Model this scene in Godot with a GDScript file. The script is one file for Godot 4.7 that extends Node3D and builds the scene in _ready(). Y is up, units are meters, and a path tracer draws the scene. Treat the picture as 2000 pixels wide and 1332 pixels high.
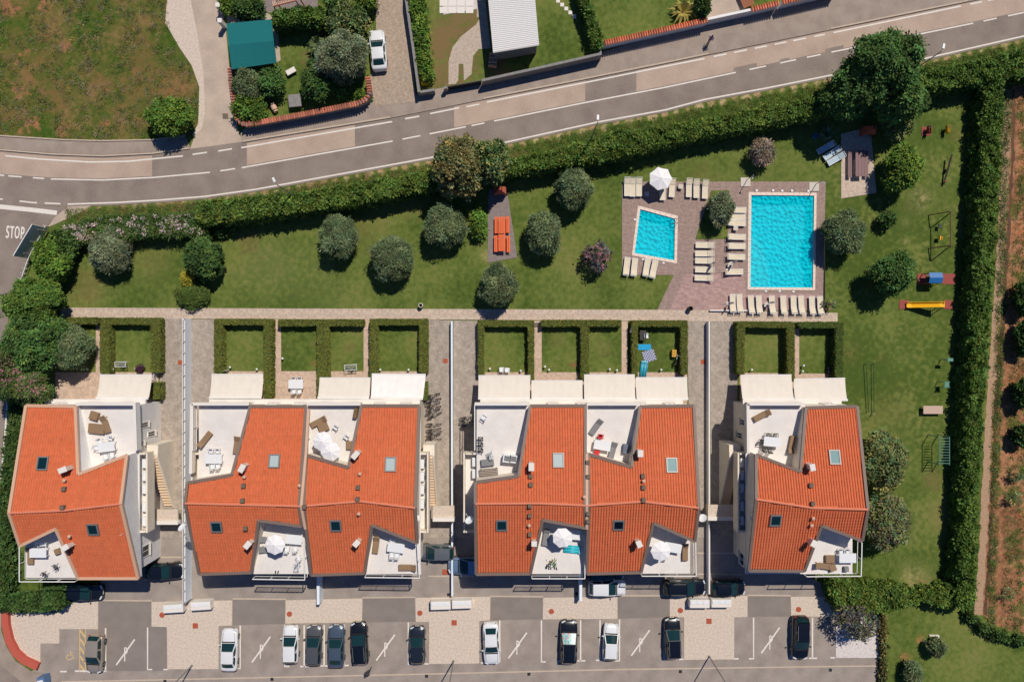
extends Node3D
# Plan: a survey grid of 17.5 units to the metre, origin of the place at grid point (1000, 666).
const S := 17.5
const CAM_H := 80.0
var used := {}
var MT := {}
var rng := RandomNumberGenerator.new()
var leaf_meshes := {}

func G(x: float, y: float, h := 0.0) -> Vector3:
	var k := (1.0 - h / CAM_H) / S
	return Vector3((x - 1000.0) * k, h, (y - 666.0) * k)

func V(a: Array) -> PackedVector2Array:
	var r := PackedVector2Array()
	for i in range(0, a.size(), 2):
		r.append(Vector2(a[i], a[i + 1]))
	return r

func W(a: Array, h := 0.0) -> PackedVector2Array:   # grid list -> metres in plan
	var r := PackedVector2Array()
	for i in range(0, a.size(), 2):
		var p := G(a[i], a[i + 1], h)
		r.append(Vector2(p.x, p.z))
	return r

func R(a: float, b: float) -> float:
	return rng.randf_range(a, b)

# ---------------------------------------------------------------- names and metas
func numbered(called: String) -> String:
	var n: int = used.get(called, 0)
	used[called] = n + 1
	return called if n == 0 else "%s_%03d" % [called, n]

func tag(o: Node, label := "", category := "", group := "", kind := "") -> void:
	if label: o.set_meta("label", label)
	if category: o.set_meta("category", category)
	if group: o.set_meta("group", group)
	if kind: o.set_meta("kind", kind)

func thing(called: String, label: String, category: String, at := Vector3.ZERO, turn := 0.0, group := "") -> Node3D:
	var o := Node3D.new()
	o.name = numbered(called)
	add_child(o)
	o.position = at
	o.rotation.y = turn
	tag(o, label, category, group)
	return o

func obj(called: String, mesh: Mesh, m: Material, parent: Node = null, at := Vector3.ZERO) -> MeshInstance3D:
	var o := MeshInstance3D.new()
	o.mesh = mesh
	o.material_override = m
	if parent == null:
		o.name = numbered(called)
		add_child(o)
	else:
		o.name = called
		parent.add_child(o, true)
	o.position = at
	return o

func structure(called: String, mesh: Mesh, m: Material, label := "") -> MeshInstance3D:
	var o := obj(called, mesh, m)
	tag(o, label, "", "", "structure")
	return o

func dup(o: Node3D, called: String, label: String, at: Vector3, turn: float, group := "") -> Node3D:
	var c: Node3D = o.duplicate()
	c.name = numbered(called)
	add_child(c)
	c.position = at
	c.rotation.y = turn
	c.set_meta("label", label)
	if group: c.set_meta("group", group)
	return c

const ORD := ["first", "second", "third", "fourth", "fifth", "sixth", "seventh", "eighth", "ninth", "tenth", "eleventh"]

# ---------------------------------------------------------------- shapes
func nm() -> SurfaceTool:
	var st := SurfaceTool.new()
	st.begin(Mesh.PRIMITIVE_TRIANGLES)
	st.set_smooth_group(-1)
	return st

func vx(st: SurfaceTool, p: Vector3) -> void:
	st.set_uv(Vector2(p.x, p.z))
	st.add_vertex(p)

func tri(st: SurfaceTool, a: Vector3, b: Vector3, c: Vector3) -> void:
	vx(st, a); vx(st, b); vx(st, c)

func quad(st: SurfaceTool, a: Vector3, b: Vector3, c: Vector3, d: Vector3) -> void:
	tri(st, a, b, c); tri(st, a, c, d)

func done(st: SurfaceTool) -> ArrayMesh:
	st.generate_normals()
	return st.commit()

func box(st: SurfaceTool, c: Vector3, s: Vector3, b := Basis()) -> void:
	var h := s * 0.5
	var p := []
	for i in 8:
		p.append(c + b * Vector3(h.x if i & 1 else -h.x, h.y if i & 2 else -h.y, h.z if i & 4 else -h.z))
	quad(st, p[2], p[6], p[7], p[3]); quad(st, p[0], p[1], p[5], p[4])
	quad(st, p[0], p[4], p[6], p[2]); quad(st, p[1], p[3], p[7], p[5])
	quad(st, p[4], p[5], p[7], p[6]); quad(st, p[0], p[2], p[3], p[1])

func bbox(st: SurfaceTool, c: Vector3, s: Vector3, e := 0.02, b := Basis()) -> void:   # a box with chamfered top edges
	box(st, c - b * Vector3(0, e * 0.5, 0), Vector3(s.x, s.y - e, s.z), b)
	var y := s.y * 0.5
	var o := [Vector3(-s.x * .5, y - e, -s.z * .5), Vector3(s.x * .5, y - e, -s.z * .5), Vector3(s.x * .5, y - e, s.z * .5), Vector3(-s.x * .5, y - e, s.z * .5)]
	var n := [Vector3(-s.x * .5 + e, y, -s.z * .5 + e), Vector3(s.x * .5 - e, y, -s.z * .5 + e), Vector3(s.x * .5 - e, y, s.z * .5 - e), Vector3(-s.x * .5 + e, y, s.z * .5 - e)]
	for i in 4:
		var j := (i + 1) % 4
		quad(st, c + b * o[i], c + b * n[i], c + b * n[j], c + b * o[j])
	quad(st, c + b * n[0], c + b * n[3], c + b * n[2], c + b * n[1])

func beam(st: SurfaceTool, a: Vector3, b: Vector3, w: float, t: float) -> void:   # bar from a to b, w wide, t thick
	var d := b - a
	var z := d.normalized()
	var x := Vector3.UP.cross(z)
	x = Vector3.RIGHT if x.length() < 0.01 else x.normalized()
	box(st, (a + b) * 0.5, Vector3(w, t, d.length()), Basis(x, z.cross(x), z))

func tube(st: SurfaceTool, a: Vector3, b: Vector3, ra: float, rb := -1.0, n := 8) -> void:
	if rb < 0.0: rb = ra
	var z := (b - a).normalized()
	var x := z.cross(Vector3.UP)
	x = Vector3.RIGHT if x.length() < 0.01 else x.normalized()
	var y := z.cross(x)
	for i in n:
		var t0 := TAU * i / n
		var t1 := TAU * (i + 1) / n
		var d0 := x * cos(t0) + y * sin(t0)
		var d1 := x * cos(t1) + y * sin(t1)
		quad(st, a + d0 * ra, b + d0 * rb, b + d1 * rb, a + d1 * ra)
		tri(st, b, b + d1 * rb, b + d0 * rb)
		tri(st, a, a + d0 * ra, a + d1 * ra)

func lathe(st: SurfaceTool, c: Vector3, prof: Array, n := 16) -> void:   # profile of [radius, height]
	for k in prof.size() - 1:
		for i in n:
			var t0 := TAU * i / n
			var t1 := TAU * (i + 1) / n
			var d0 := Vector3(cos(t0), 0, sin(t0))
			var d1 := Vector3(cos(t1), 0, sin(t1))
			var u := Vector3(0, prof[k][1], 0)
			var w := Vector3(0, prof[k + 1][1], 0)
			quad(st, c + d0 * prof[k][0] + u, c + d0 * prof[k + 1][0] + w, c + d1 * prof[k + 1][0] + w, c + d1 * prof[k][0] + u)

func flat(st: SurfaceTool, poly: PackedVector2Array, y: float) -> void:
	var t := Geometry2D.triangulate_polygon(poly)
	for i in range(0, t.size(), 3):
		var a := poly[t[i]]; var b := poly[t[i + 1]]; var c := poly[t[i + 2]]
		if (b - a).cross(c - a) < 0.0:
			var k := b
			b = c
			c = k
		tri(st, Vector3(a.x, y, a.y), Vector3(b.x, y, b.y), Vector3(c.x, y, c.y))

func prism(st: SurfaceTool, poly: PackedVector2Array, y0: float, y1: float) -> void:
	flat(st, poly, y1)
	var p := poly
	if not Geometry2D.is_polygon_clockwise(p):
		p = poly.duplicate()
		p.reverse()
	for i in p.size():
		var a := p[i]
		var b := p[(i + 1) % p.size()]
		quad(st, Vector3(a.x, y0, a.y), Vector3(a.x, y1, a.y), Vector3(b.x, y1, b.y), Vector3(b.x, y0, b.y))

func sheet(a: Array, y: float) -> ArrayMesh:
	var st := nm()
	flat(st, W(a), y)
	return done(st)

func slab(a: Array, y0: float, y1: float) -> ArrayMesh:
	var st := nm()
	prism(st, W(a), y0, y1)
	return done(st)

func ribbon(st: SurfaceTool, a: Array, w: float, y: float) -> void:   # flat stripe along grid points, w metres wide
	var p := W(a)
	for i in p.size() - 1:
		var d := (p[i + 1] - p[i]).normalized()
		var n := Vector2(-d.y, d.x) * w * 0.5
		var e0 := n
		var e1 := n
		if i > 0:
			var q := ((p[i] - p[i - 1]).normalized() + d).normalized()
			e0 = Vector2(-q.y, q.x) * w * 0.5
		if i < p.size() - 2:
			var q := ((p[i + 2] - p[i + 1]).normalized() + d).normalized()
			e1 = Vector2(-q.y, q.x) * w * 0.5
		quad(st, Vector3(p[i].x - e0.x, y, p[i].y - e0.y), Vector3(p[i + 1].x - e1.x, y, p[i + 1].y - e1.y), Vector3(p[i + 1].x + e1.x, y, p[i + 1].y + e1.y), Vector3(p[i].x + e0.x, y, p[i].y + e0.y))

func stripe(called: String, a: Array, w: float, y: float, m: Material, parent: Node) -> MeshInstance3D:
	var st := nm()
	ribbon(st, a, w, y)
	return obj(called, done(st), m, parent)

func fence_line(st: SurfaceTool, a: Array, y0: float, y1: float, w: float, h := 0.0) -> void:   # upright wall along grid points, mitred at its corners
	var p := W(a, h)
	var l := []
	var r := []
	for i in p.size():
		var d := Vector2.ZERO
		if i > 0: d += (p[i] - p[i - 1]).normalized()
		if i < p.size() - 1: d += (p[i + 1] - p[i]).normalized()
		d = d.normalized()
		var k := 1.0
		if i > 0: k = 1.0 / maxf(0.5, d.dot((p[i] - p[i - 1]).normalized()))
		var n := Vector2(-d.y, d.x) * w * 0.5 * k
		l.append(p[i] - n)
		r.append(p[i] + n)
	var e := func(q: Vector2, y: float) -> Vector3: return Vector3(q.x, y, q.y)
	for i in p.size() - 1:
		quad(st, e.call(l[i], y1), e.call(l[i + 1], y1), e.call(r[i + 1], y1), e.call(r[i], y1))
		quad(st, e.call(l[i], y0), e.call(l[i + 1], y0), e.call(l[i + 1], y1), e.call(l[i], y1))
		quad(st, e.call(r[i], y0), e.call(r[i], y1), e.call(r[i + 1], y1), e.call(r[i + 1], y0))
	var z := p.size() - 1
	quad(st, e.call(l[0], y0), e.call(l[0], y1), e.call(r[0], y1), e.call(r[0], y0))
	quad(st, e.call(l[z], y0), e.call(r[z], y0), e.call(r[z], y1), e.call(l[z], y1))

func at_y(a: Array, x: float) -> float:   # height of a grid polyline at x
	for i in range(0, a.size() - 2, 2):
		if x <= a[i + 2]:
			return lerpf(a[i + 1], a[i + 3], (x - a[i]) / (a[i + 2] - a[i]))
	return a[a.size() - 1]

# ---------------------------------------------------------------- materials
func mat(called: String, c: Color, rough := 0.8, metal := 0.0) -> StandardMaterial3D:
	if MT.has(called): return MT[called]
	var m := StandardMaterial3D.new()
	m.resource_name = called
	m.albedo_color = c
	m.roughness = rough
	m.metallic = metal
	MT[called] = m
	return m

func C(r: int, g: int, b: int) -> Color:
	return Color8(r, g, b)

func grain_image(size: int, seed_: int, cols: Array, coarse: float, fine: float, mixw: float, speck := 0.0) -> Image:
	var a := FastNoiseLite.new()
	a.seed = seed_; a.frequency = coarse; a.fractal_octaves = 4
	var b := FastNoiseLite.new()
	b.seed = seed_ + 7; b.frequency = fine; b.fractal_octaves = 3
	var ia := a.get_seamless_image(size, size).get_data()
	var ib := b.get_seamless_image(size, size).get_data()
	var lut := []
	for i in 256:
		var t := clampf((i / 255.0 - 0.5) * 1.5 + 0.5, 0.0, 1.0) * (cols.size() - 1)
		var k := mini(int(t), cols.size() - 2)
		lut.append(cols[k].lerp(cols[k + 1], t - k))
	var out := PackedByteArray()
	out.resize(size * size * 3)
	var r := RandomNumberGenerator.new()
	r.seed = seed_
	for i in size * size:
		var v: float = ia[i] * (1.0 - mixw) + ib[i] * mixw + (r.randf() - 0.5) * speck * 255.0
		var c: Color = lut[clampi(int(v), 0, 255)]
		out[i * 3] = c.r8; out[i * 3 + 1] = c.g8; out[i * 3 + 2] = c.b8
	return Image.create_from_data(size, size, false, Image.FORMAT_RGB8, out)

func grain(called: String, cols: Array, metres: float, coarse := 0.01, fine := 0.08, mixw := 0.5, rough := 0.9, speck := 0.12, relief := 0.0) -> StandardMaterial3D:
	var m := mat(called, Color.WHITE, rough)
	var im := grain_image(512, called.hash() % 9999, cols, coarse, fine, mixw, speck)
	m.albedo_texture = ImageTexture.create_from_image(im)
	m.uv1_triplanar = true
	m.uv1_world_triplanar = true
	m.uv1_scale = Vector3.ONE / metres
	if relief > 0.0:
		var g := im.duplicate() as Image
		g.convert(Image.FORMAT_RGB8)
		g.bump_map_to_normal_map(relief)
		m.normal_enabled = true
		m.normal_texture = ImageTexture.create_from_image(g)
	return m

func pavers(called: String, cols: Array, metres: float, nx: int, ny: int, joint: Color, rough := 0.85, bond := true, vary := 0.06) -> StandardMaterial3D:   # small paving units, too far off to tell apart
	var m := mat(called, Color.WHITE, rough)
	var size := 512
	var im := grain_image(size, called.hash() % 9999, cols, 0.012, 0.09, 0.45, 0.08)
	var r := RandomNumberGenerator.new()
	r.seed = called.hash()
	var w := float(size) / nx
	var h := float(size) / ny
	for j in ny:
		var off := w * 0.5 if bond and j % 2 else 0.0
		for i in nx:
			var k := R(1.0 - vary, 1.0 + vary)
			var x0 := int(i * w + off)
			for y in range(int(j * h), int((j + 1) * h)):
				for x in range(x0, x0 + int(w)):
					var xx := x % size
					var c := im.get_pixel(xx, y)
					if y == int(j * h) or x == x0:
						c = c.lerp(joint, 0.4)
					else:
						c = Color(minf(c.r * k, 1), minf(c.g * k, 1), minf(c.b * k, 1))
					im.set_pixel(xx, y, c)
	m.albedo_texture = ImageTexture.create_from_image(im)
	m.uv1_triplanar = true
	m.uv1_world_triplanar = true
	m.uv1_scale = Vector3.ONE / metres
	return m

func ground_map(called: String, size: int, metres: float, seed_: int, cols: Array, patches: Array, coarse := 0.012, fine := 0.12, mixw := 0.5) -> StandardMaterial3D:
	# colour of a piece of ground laid out by its place: UVs are metres in plan; patches are [grid x, grid y, radius in grid units, colour, strength]
	var a := FastNoiseLite.new()
	a.seed = seed_; a.frequency = coarse; a.fractal_octaves = 5
	var b := FastNoiseLite.new()
	b.seed = seed_ + 3; b.frequency = fine; b.fractal_octaves = 3
	var ia := a.get_image(size, size).get_data()
	var ib := b.get_image(size, size).get_data()
	var out := PackedByteArray()
	out.resize(size * size * 3)
	var r := RandomNumberGenerator.new()
	r.seed = seed_
	var lut := []
	for i in 256:
		var t := clampf((i / 255.0 - 0.5) * 1.6 + 0.5, 0.0, 1.0) * (cols.size() - 1)
		var k := mini(int(t), cols.size() - 2)
		lut.append(cols[k].lerp(cols[k + 1], t - k))
	for i in size * size:
		var c: Color = lut[clampi(int(ia[i] * (1.0 - mixw) + ib[i] * mixw + (r.randf() - 0.5) * 40.0), 0, 255)]
		out[i * 3] = c.r8; out[i * 3 + 1] = c.g8; out[i * 3 + 2] = c.b8
	var im := Image.create_from_data(size, size, false, Image.FORMAT_RGB8, out)
	for p in patches:
		var w := G(p[0], p[1])
		var cx: float = (w.x / metres + 0.5) * size
		var cy: float = (w.z / metres + 0.5) * size
		var rr: float = p[2] / S / metres * size
		for y in range(int(cy - rr), int(cy + rr) + 1):
			for x in range(int(cx - rr), int(cx + rr) + 1):
				if x < 0 or y < 0 or x >= size or y >= size: continue
				var d := Vector2(x - cx, y - cy).length() / rr + b.get_noise_2d(x, y) * 0.9 + a.get_noise_2d(x * 3, y * 3) * 0.5
				var k: float = clampf((1.0 - d) * 1.6, 0.0, 1.0) * p[4] * (0.6 + 0.8 * r.randf())
				if k > 0.0:
					im.set_pixel(x, y, im.get_pixel(x, y).lerp(p[3], minf(k, 1.0)))
	var m := mat(called, Color.WHITE, 0.95)
	m.albedo_texture = ImageTexture.create_from_image(im)
	m.uv1_scale = Vector3.ONE / metres
	m.uv1_offset = Vector3(0.5, 0.5, 0)
	m.metallic_specular = 0.2
	return m

func leaf_mat(called: String, c: Color) -> StandardMaterial3D:
	var m := mat(called, c, 0.6)
	m.vertex_color_use_as_albedo = true
	m.metallic_specular = 0.3
	m.backlight_enabled = true
	m.backlight = Color(0.5, 0.55, 0.25)
	m.cull_mode = BaseMaterial3D.CULL_DISABLED
	return m

# ---------------------------------------------------------------- plants
func sprig(called: String, n: int, length: float, width: float, spread: float) -> ArrayMesh:   # a handful of leaves round a twig
	if leaf_meshes.has(called): return leaf_meshes[called]
	var r := RandomNumberGenerator.new()
	r.seed = called.hash()
	var st := nm()
	for i in n:
		var d := Vector3(r.randf_range(-1, 1), r.randf_range(-0.25, 1), r.randf_range(-1, 1)).normalized()
		var o := d * r.randf_range(0.15, 1.0) * spread
		var u := (d * Vector3(1, 0.45, 1) + Vector3(r.randf_range(-.6, .6), r.randf_range(-.2, .3), r.randf_range(-.6, .6))).normalized()
		var s := u.cross(Vector3(r.randf_range(-.55, .55), 1.0, r.randf_range(-.55, .55))).normalized()
		var l := length * r.randf_range(0.7, 1.2)
		var w := width * r.randf_range(0.8, 1.2)
		var nrm := s.cross(u)
		var g := r.randf_range(0.6, 1.3)
		st.set_color(Color(g, g, g))
		var p0 := o
		var p1 := o + u * l * 0.5 + s * w * 0.5 + nrm * w * 0.12
		var p2 := o + u * l
		var p3 := o + u * l * 0.5 - s * w * 0.5 + nrm * w * 0.12
		quad(st, p0, p1, p2, p3)
	leaf_meshes[called] = done(st)
	return leaf_meshes[called]

func scatter(called: String, mesh: Mesh, m: Material, where: Array, tints: Array, parent: Node) -> MultiMeshInstance3D:
	var mm := MultiMesh.new()
	mm.transform_format = MultiMesh.TRANSFORM_3D
	mm.use_colors = true
	mm.mesh = mesh
	mm.instance_count = where.size()
	for i in where.size():
		mm.set_instance_transform(i, where[i])
		mm.set_instance_color(i, tints[i])
	var o := MultiMeshInstance3D.new()
	o.multimesh = mm
	o.material_override = m
	if parent == null:
		o.name = numbered(called)
		add_child(o)
	else:
		o.name = called
		parent.add_child(o, true)
	o.set_meta("kind", "stuff")
	return o

func rand_basis(up: Vector3, s: float, wild := 0.5) -> Basis:
	var y := (up + Vector3(R(-1, 1), R(-1, 1), R(-1, 1)) * wild).normalized()
	var x := y.cross(Vector3(R(-1, 1), R(-1, 1), R(-1, 1))).normalized()
	return Basis(x * s, y * s, x.cross(y) * s)

func tint(c: Color, dv: float, warm := 0.0) -> Color:
	var k := 1.0 + R(-dv, dv)
	var w := R(-warm, warm)
	return Color(c.r * k * (1.0 + w), c.g * k, c.b * k * (1.0 - w * 0.5))
# kinds of foliage: [sprig name, leaves, length, width, spread, colour (linear), value spread, warm spread, density per m2, scale]
const FOL := {
	"laurel": ["laurel", 12, 0.26, 0.14, 0.22, Color(0.125, 0.215, 0.040), 0.50, 0.22, 25.0, 1.0],
	"ligustrum": ["laurel", 12, 0.26, 0.14, 0.22, Color(0.145, 0.225, 0.042), 0.50, 0.28, 25.0, 1.0],
	"dark": ["laurel", 12, 0.26, 0.14, 0.22, Color(0.080, 0.150, 0.038), 0.50, 0.22, 24.0, 1.0],
	"oleander": ["blade", 12, 0.32, 0.08, 0.24, Color(0.120, 0.200, 0.050), 0.50, 0.30, 26.0, 1.0],
	"olive": ["olive", 14, 0.32, 0.080, 0.24, Color(0.170, 0.225, 0.105), 0.50, 0.20, 27.0, 1.0],
	"grey": ["olive", 14, 0.32, 0.080, 0.24, Color(0.195, 0.235, 0.130), 0.50, 0.20, 27.0, 1.0],
	"brown": ["laurel", 12, 0.26, 0.14, 0.24, Color(0.235, 0.225, 0.085), 0.60, 0.40, 22.0, 1.0],
	"broad": ["broad", 9, 0.36, 0.22, 0.30, Color(0.085, 0.170, 0.040), 0.55, 0.28, 15.0, 1.0],
	"fresh": ["broad", 9, 0.32, 0.20, 0.28, Color(0.135, 0.230, 0.034), 0.50, 0.30, 17.0, 1.0],
	"yellow": ["blade", 12, 0.30, 0.07, 0.22, Color(0.44, 0.40, 0.05), 0.35, 0.2, 26.0, 1.0],
	"dry": ["blade", 10, 0.32, 0.06, 0.26, Color(0.34, 0.27, 0.20), 0.4, 0.25, 16.0, 1.0],
	"thin": ["broad", 7, 0.26, 0.14, 0.28, Color(0.190, 0.230, 0.085), 0.5, 0.40, 8.0, 1.0],
	"purple": ["broad", 8, 0.28, 0.15, 0.30, Color(0.115, 0.110, 0.100), 0.6, 0.3, 4.5, 1.0],
	"clip": ["clip", 10, 0.11, 0.07, 0.07, Color(0.215, 0.245, 0.055), 0.30, 0.22, 80.0, 0.9],
	"clipdark": ["clip", 10, 0.11, 0.07, 0.07, Color(0.150, 0.220, 0.050), 0.30, 0.22, 80.0, 0.9],
	"pink": ["flower", 9, 0.16, 0.12, 0.16, Color(0.66, 0.30, 0.38), 0.3, 0.1, 5.0, 1.0],
	"blossom": ["flower", 9, 0.16, 0.12, 0.16, Color(0.66, 0.52, 0.50), 0.3, 0.1, 5.0, 1.0],
}
var clump := FastNoiseLite.new()

func fol_mesh(kind: String) -> ArrayMesh:
	var f: Array = FOL[kind]
	return sprig(f[0], f[1], f[2], f[3], f[4])

func put_leaves(where: Array, tints: Array, kind: String, p: Vector3, up: Vector3, s := 1.0) -> void:
	var f: Array = FOL[kind]
	where.append(Transform3D(rand_basis(up, f[9] * s * R(0.75, 1.3), 0.3 if kind.begins_with("clip") else 0.55), p))
	var c := tint(f[5], f[6], f[7])
	var n := 1.0 + clump.get_noise_3d(p.x * 70.0 + where.size() / 4000 * 31.0, p.y * 70.0, p.z * 70.0) * (0.18 if kind.begins_with("clip") else 0.55)   # tone drifts from clump to clump
	tints.append(Color(c.r * n, c.g * (n * .75 + .25), c.b * n))

func hedge(label: String, upper: Array, lower: Array, h: float, kind: String, extra := "", n_extra := 0, called := "hedge", lumpy := 0.25) -> Node3D:
	# two lines of the same number of grid points, the edges of the top
	var o := thing(called, label, "hedge")
	var a := W(upper, h)
	var b := W(lower, h)
	if lumpy > .3:   # room for the shoots to stick out
		for i in a.size():
			var d := (b[i] - a[i]).normalized() * .25
			a[i] += d
			b[i] -= d
	var st := nm()
	var where := []
	var tints := []
	var w2 := []
	var t2 := []
	var f: Array = FOL[kind]
	var nz := FastNoiseLite.new()
	nz.frequency = 0.35
	nz.seed = 5
	var inset := 0.07 if kind.begins_with("clip") else 0.3
	var core := h - inset
	for i in a.size() - 1:
		var q := [a[i], a[i + 1], b[i + 1], b[i]]
		var c: Vector2 = (q[0] + q[1] + q[2] + q[3]) / 4.0
		var sh := []
		for k in 4:
			var mid: Vector2 = (q[0] + q[3]) * 0.5 if k == 0 or k == 3 else (q[1] + q[2]) * 0.5
			sh.append(q[k] + (mid - q[k]).normalized() * inset)
		prism(st, PackedVector2Array(sh), 0.0, core)
		var l: float = ((q[1] - q[0]).length() + (q[2] - q[3]).length()) * 0.5
		var w: float = ((q[3] - q[0]).length() + (q[2] - q[1]).length()) * 0.5
		var n := int(l * w * f[8])
		for k in n:
			var u := R(0, 1)
			var v := R(0, 1)
			var p: Vector2 = q[0].lerp(q[1], u).lerp(q[3].lerp(q[2], u), v)
			var y := h + nz.get_noise_2d(p.x * 4.0, p.y * 4.0) * lumpy * 1.1 + nz.get_noise_2d(p.x * 1.3, p.y * 1.3) * lumpy * .8 - inset * 0.6
			put_leaves(where, tints, kind, Vector3(p.x, y, p.y), Vector3.UP)
		n = int(l * h * f[8] * 0.75)
		for side in 2:
			var e0: Vector2 = q[0] if side == 0 else q[3]
			var e1: Vector2 = q[1] if side == 0 else q[2]
			var out: Vector2 = (e0 - q[3 if side == 0 else 0]).normalized()
			for k in n:
				var p := e0.lerp(e1, R(0, 1))
				var y := R(0.05, h - 0.05)
				var g := nz.get_noise_2d(p.x * 3.0 + y, p.y * 3.0 + y * 2.0) * lumpy * 1.3 - inset * 0.4
				put_leaves(where, tints, kind, Vector3(p.x + out.x * g, y, p.y + out.y * g), Vector3(out.x, 0.5, out.y))
		for e in 2:
			if (e == 0 and i > 0) or (e == 1 and i < a.size() - 2): continue
			var e0: Vector2 = q[0] if e == 0 else q[1]
			var e1: Vector2 = q[3] if e == 0 else q[2]
			for k in int(w * h * f[8] * 0.75):
				var p := e0.lerp(e1, R(0, 1))
				put_leaves(where, tints, kind, Vector3(p.x, R(0.05, h - 0.1), p.y), Vector3(p.x - c.x, 0.5, p.y - c.y).normalized())
		if extra:
			for k in n_extra:
				var p: Vector2 = q[0].lerp(q[1], R(0, 1)).lerp(q[3].lerp(q[2], R(0, 1)), R(0, 1))
				put_leaves(w2, t2, extra, Vector3(p.x, h + R(-0.05, 0.2), p.y), Vector3.UP)
	obj("branches", done(st), MT.twig, o)
	scatter("foliage", fol_mesh(kind), leaf_mat("leaf", Color.WHITE), where, tints, o)
	if extra:
		scatter("blossoms", fol_mesh(extra), leaf_mat("leaf", Color.WHITE), w2, t2, o)
	return o

func tree(called: String, label: String, cat: String, x: float, y: float, rx: float, ry: float, hc: float, hr: float, kind: String, lobes := 14, lobe := 0.45, extra := "", n_extra := 0, group := "") -> Node3D:
	# crown centre at grid (x, y) at height hc, radii in grid units, hr its half height
	var c := G(x, y, hc)
	var k := (1.0 - hc / CAM_H) / S
	var rad := Vector3(rx * k * .88, hr * .92, ry * k * .88)   # shoots reach a little beyond
	var o := thing(called, label, cat, Vector3(c.x, 0, c.z), 0.0, group)
	var where := []
	var tints := []
	var w2 := []
	var t2 := []
	var f: Array = FOL[kind]
	var mean := (rad.x + rad.z) * 0.5
	var trunk := nm()
	var tr := clampf(mean * 0.05, 0.05, 0.24)
	var fork := Vector3(R(-.1, .1), maxf(hc - hr * 0.7, 0.3), R(-.1, .1))
	tube(trunk, Vector3(0, -0.05, 0), fork, tr * 1.5, tr, 8)
	var centres := []
	var nl := int(lobes * 1.9)
	for i in nl:
		var yy := 1.0 - 1.5 * (i + 0.5) / nl
		var az := i * 2.39996 + R(-.5, .5)
		var rr := sqrt(maxf(0.0, 1.0 - yy * yy)) * R(0.80, 1.08)
		var d := Vector3(cos(az) * rr, yy * R(0.8, 1.05), sin(az) * rr)
		var lr := lobe * 0.66 * R(0.6, 1.35)
		centres.append([Vector3(0, hc, 0) + d * rad * (1.0 - lr * 0.8) * R(0.78, 1.14), lr, d])
	for q in centres:
		var lc: Vector3 = q[0]
		var lr: Vector3 = rad * q[1]
		var face: Vector3 = q[2]
		var lt := R(0.70, 1.30)
		var area := 4.0 * PI * pow((pow(lr.x * lr.y, 1.6) + pow(lr.x * lr.z, 1.6) + pow(lr.y * lr.z, 1.6)) / 3.0, 1.0 / 1.6)
		for i in int(area * f[8] * 0.62):
			var d := (Vector3(R(-1, 1), R(-1, 1), R(-1, 1)).normalized() + face * .5 + Vector3(0, .25, 0)).normalized()
			var p := lc + d * lr * (R(0.62, 1.08) if R(0, 1) < .92 else R(1.05, 1.6))
			if p.y < 0.08: p.y = R(0.08, 0.3)
			put_leaves(where, tints, kind, p, d + Vector3(0, .6, 0))
			var g: Color = tints[-1]
			tints[-1] = Color(g.r * lt, g.g * lt, g.b * lt)
		tube(trunk, fork * R(0.8, 1.0), lc, tr * 0.5, tr * 0.12, 5)
		if extra:
			for i in n_extra / 2 + 1:
				var d := Vector3(R(-1, 1), R(0.0, 1), R(-1, 1)).normalized()
				put_leaves(w2, t2, extra, lc + d * lr * 1.05, d)
	obj("trunk", done(trunk), MT.bark, o)
	scatter("crown", fol_mesh(kind), leaf_mat("leaf", Color.WHITE), where, tints, o)
	if extra:
		scatter("blossoms", fol_mesh(extra), leaf_mat("leaf", Color.WHITE), w2, t2, o)
	return o

func rosette(called: String, label: String, x: float, y: float, r: float, n: int, c: Color, h := 0.8) -> Node3D:   # long arching blades: palm, agave
	var o := thing(called, label, "plant", G(x, y))
	var st := nm()
	for i in n:
		var az := TAU * i / n + R(-.2, .2)
		var d := Vector3(cos(az), 0, sin(az))
		var s := Vector3(-d.z, 0, d.x) * r * 0.09
		var l := r * R(0.75, 1.1)
		var up := h * R(0.5, 1.2)
		var a := Vector3(0, 0.1, 0) + d * 0.03
		var b := a + d * l * 0.5 + Vector3(0, up * 0.8, 0)
		var e := a + d * l + Vector3(0, up * 0.3, 0)
		quad(st, a - s * 0.6, b - s, b + s, a + s * 0.6)
		tri(st, b - s, e, b + s)
	var m := mat("blade %s" % c.to_html(), c, 0.5)
	m.cull_mode = BaseMaterial3D.CULL_DISABLED
	obj("fronds", done(st), m, o)
	var t := nm()
	tube(t, Vector3(0, 0, 0), Vector3(0, 0.35, 0), r * 0.12, r * 0.08)
	obj("trunk", done(t), MT.bark, o)
	return o
# ---------------------------------------------------------------- terraced houses
const RIDGE := 8.5
const FLOOR := 5.1

func roof_h(d: Dictionary, x: float, z: float) -> float:
	var r: Array = d.ridge
	var zr: float = r[0].z
	for i in r.size() - 1:
		if x >= r[i].x:
			zr = lerpf(r[i].z, r[i + 1].z, clampf((x - r[i].x) / maxf(r[i + 1].x - r[i].x, 0.01), 0.0, 1.0))
	if z < zr:
		return 6.0 + (RIDGE - 6.0) * clampf((z - d.zn) / (zr - d.zn), 0.0, 1.0)
	return 5.8 + (RIDGE - 5.8) * clampf((d.zs - z) / (d.zs - zr), -0.05, 1.0)

func on_roof(d: Dictionary, px: float, py: float, lift := 0.0) -> Vector3:
	var h := 7.0
	for i in 6:
		var p := G(px, py, h + lift)
		h = roof_h(d, p.x, p.z)
	return G(px, py, h + lift)

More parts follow.
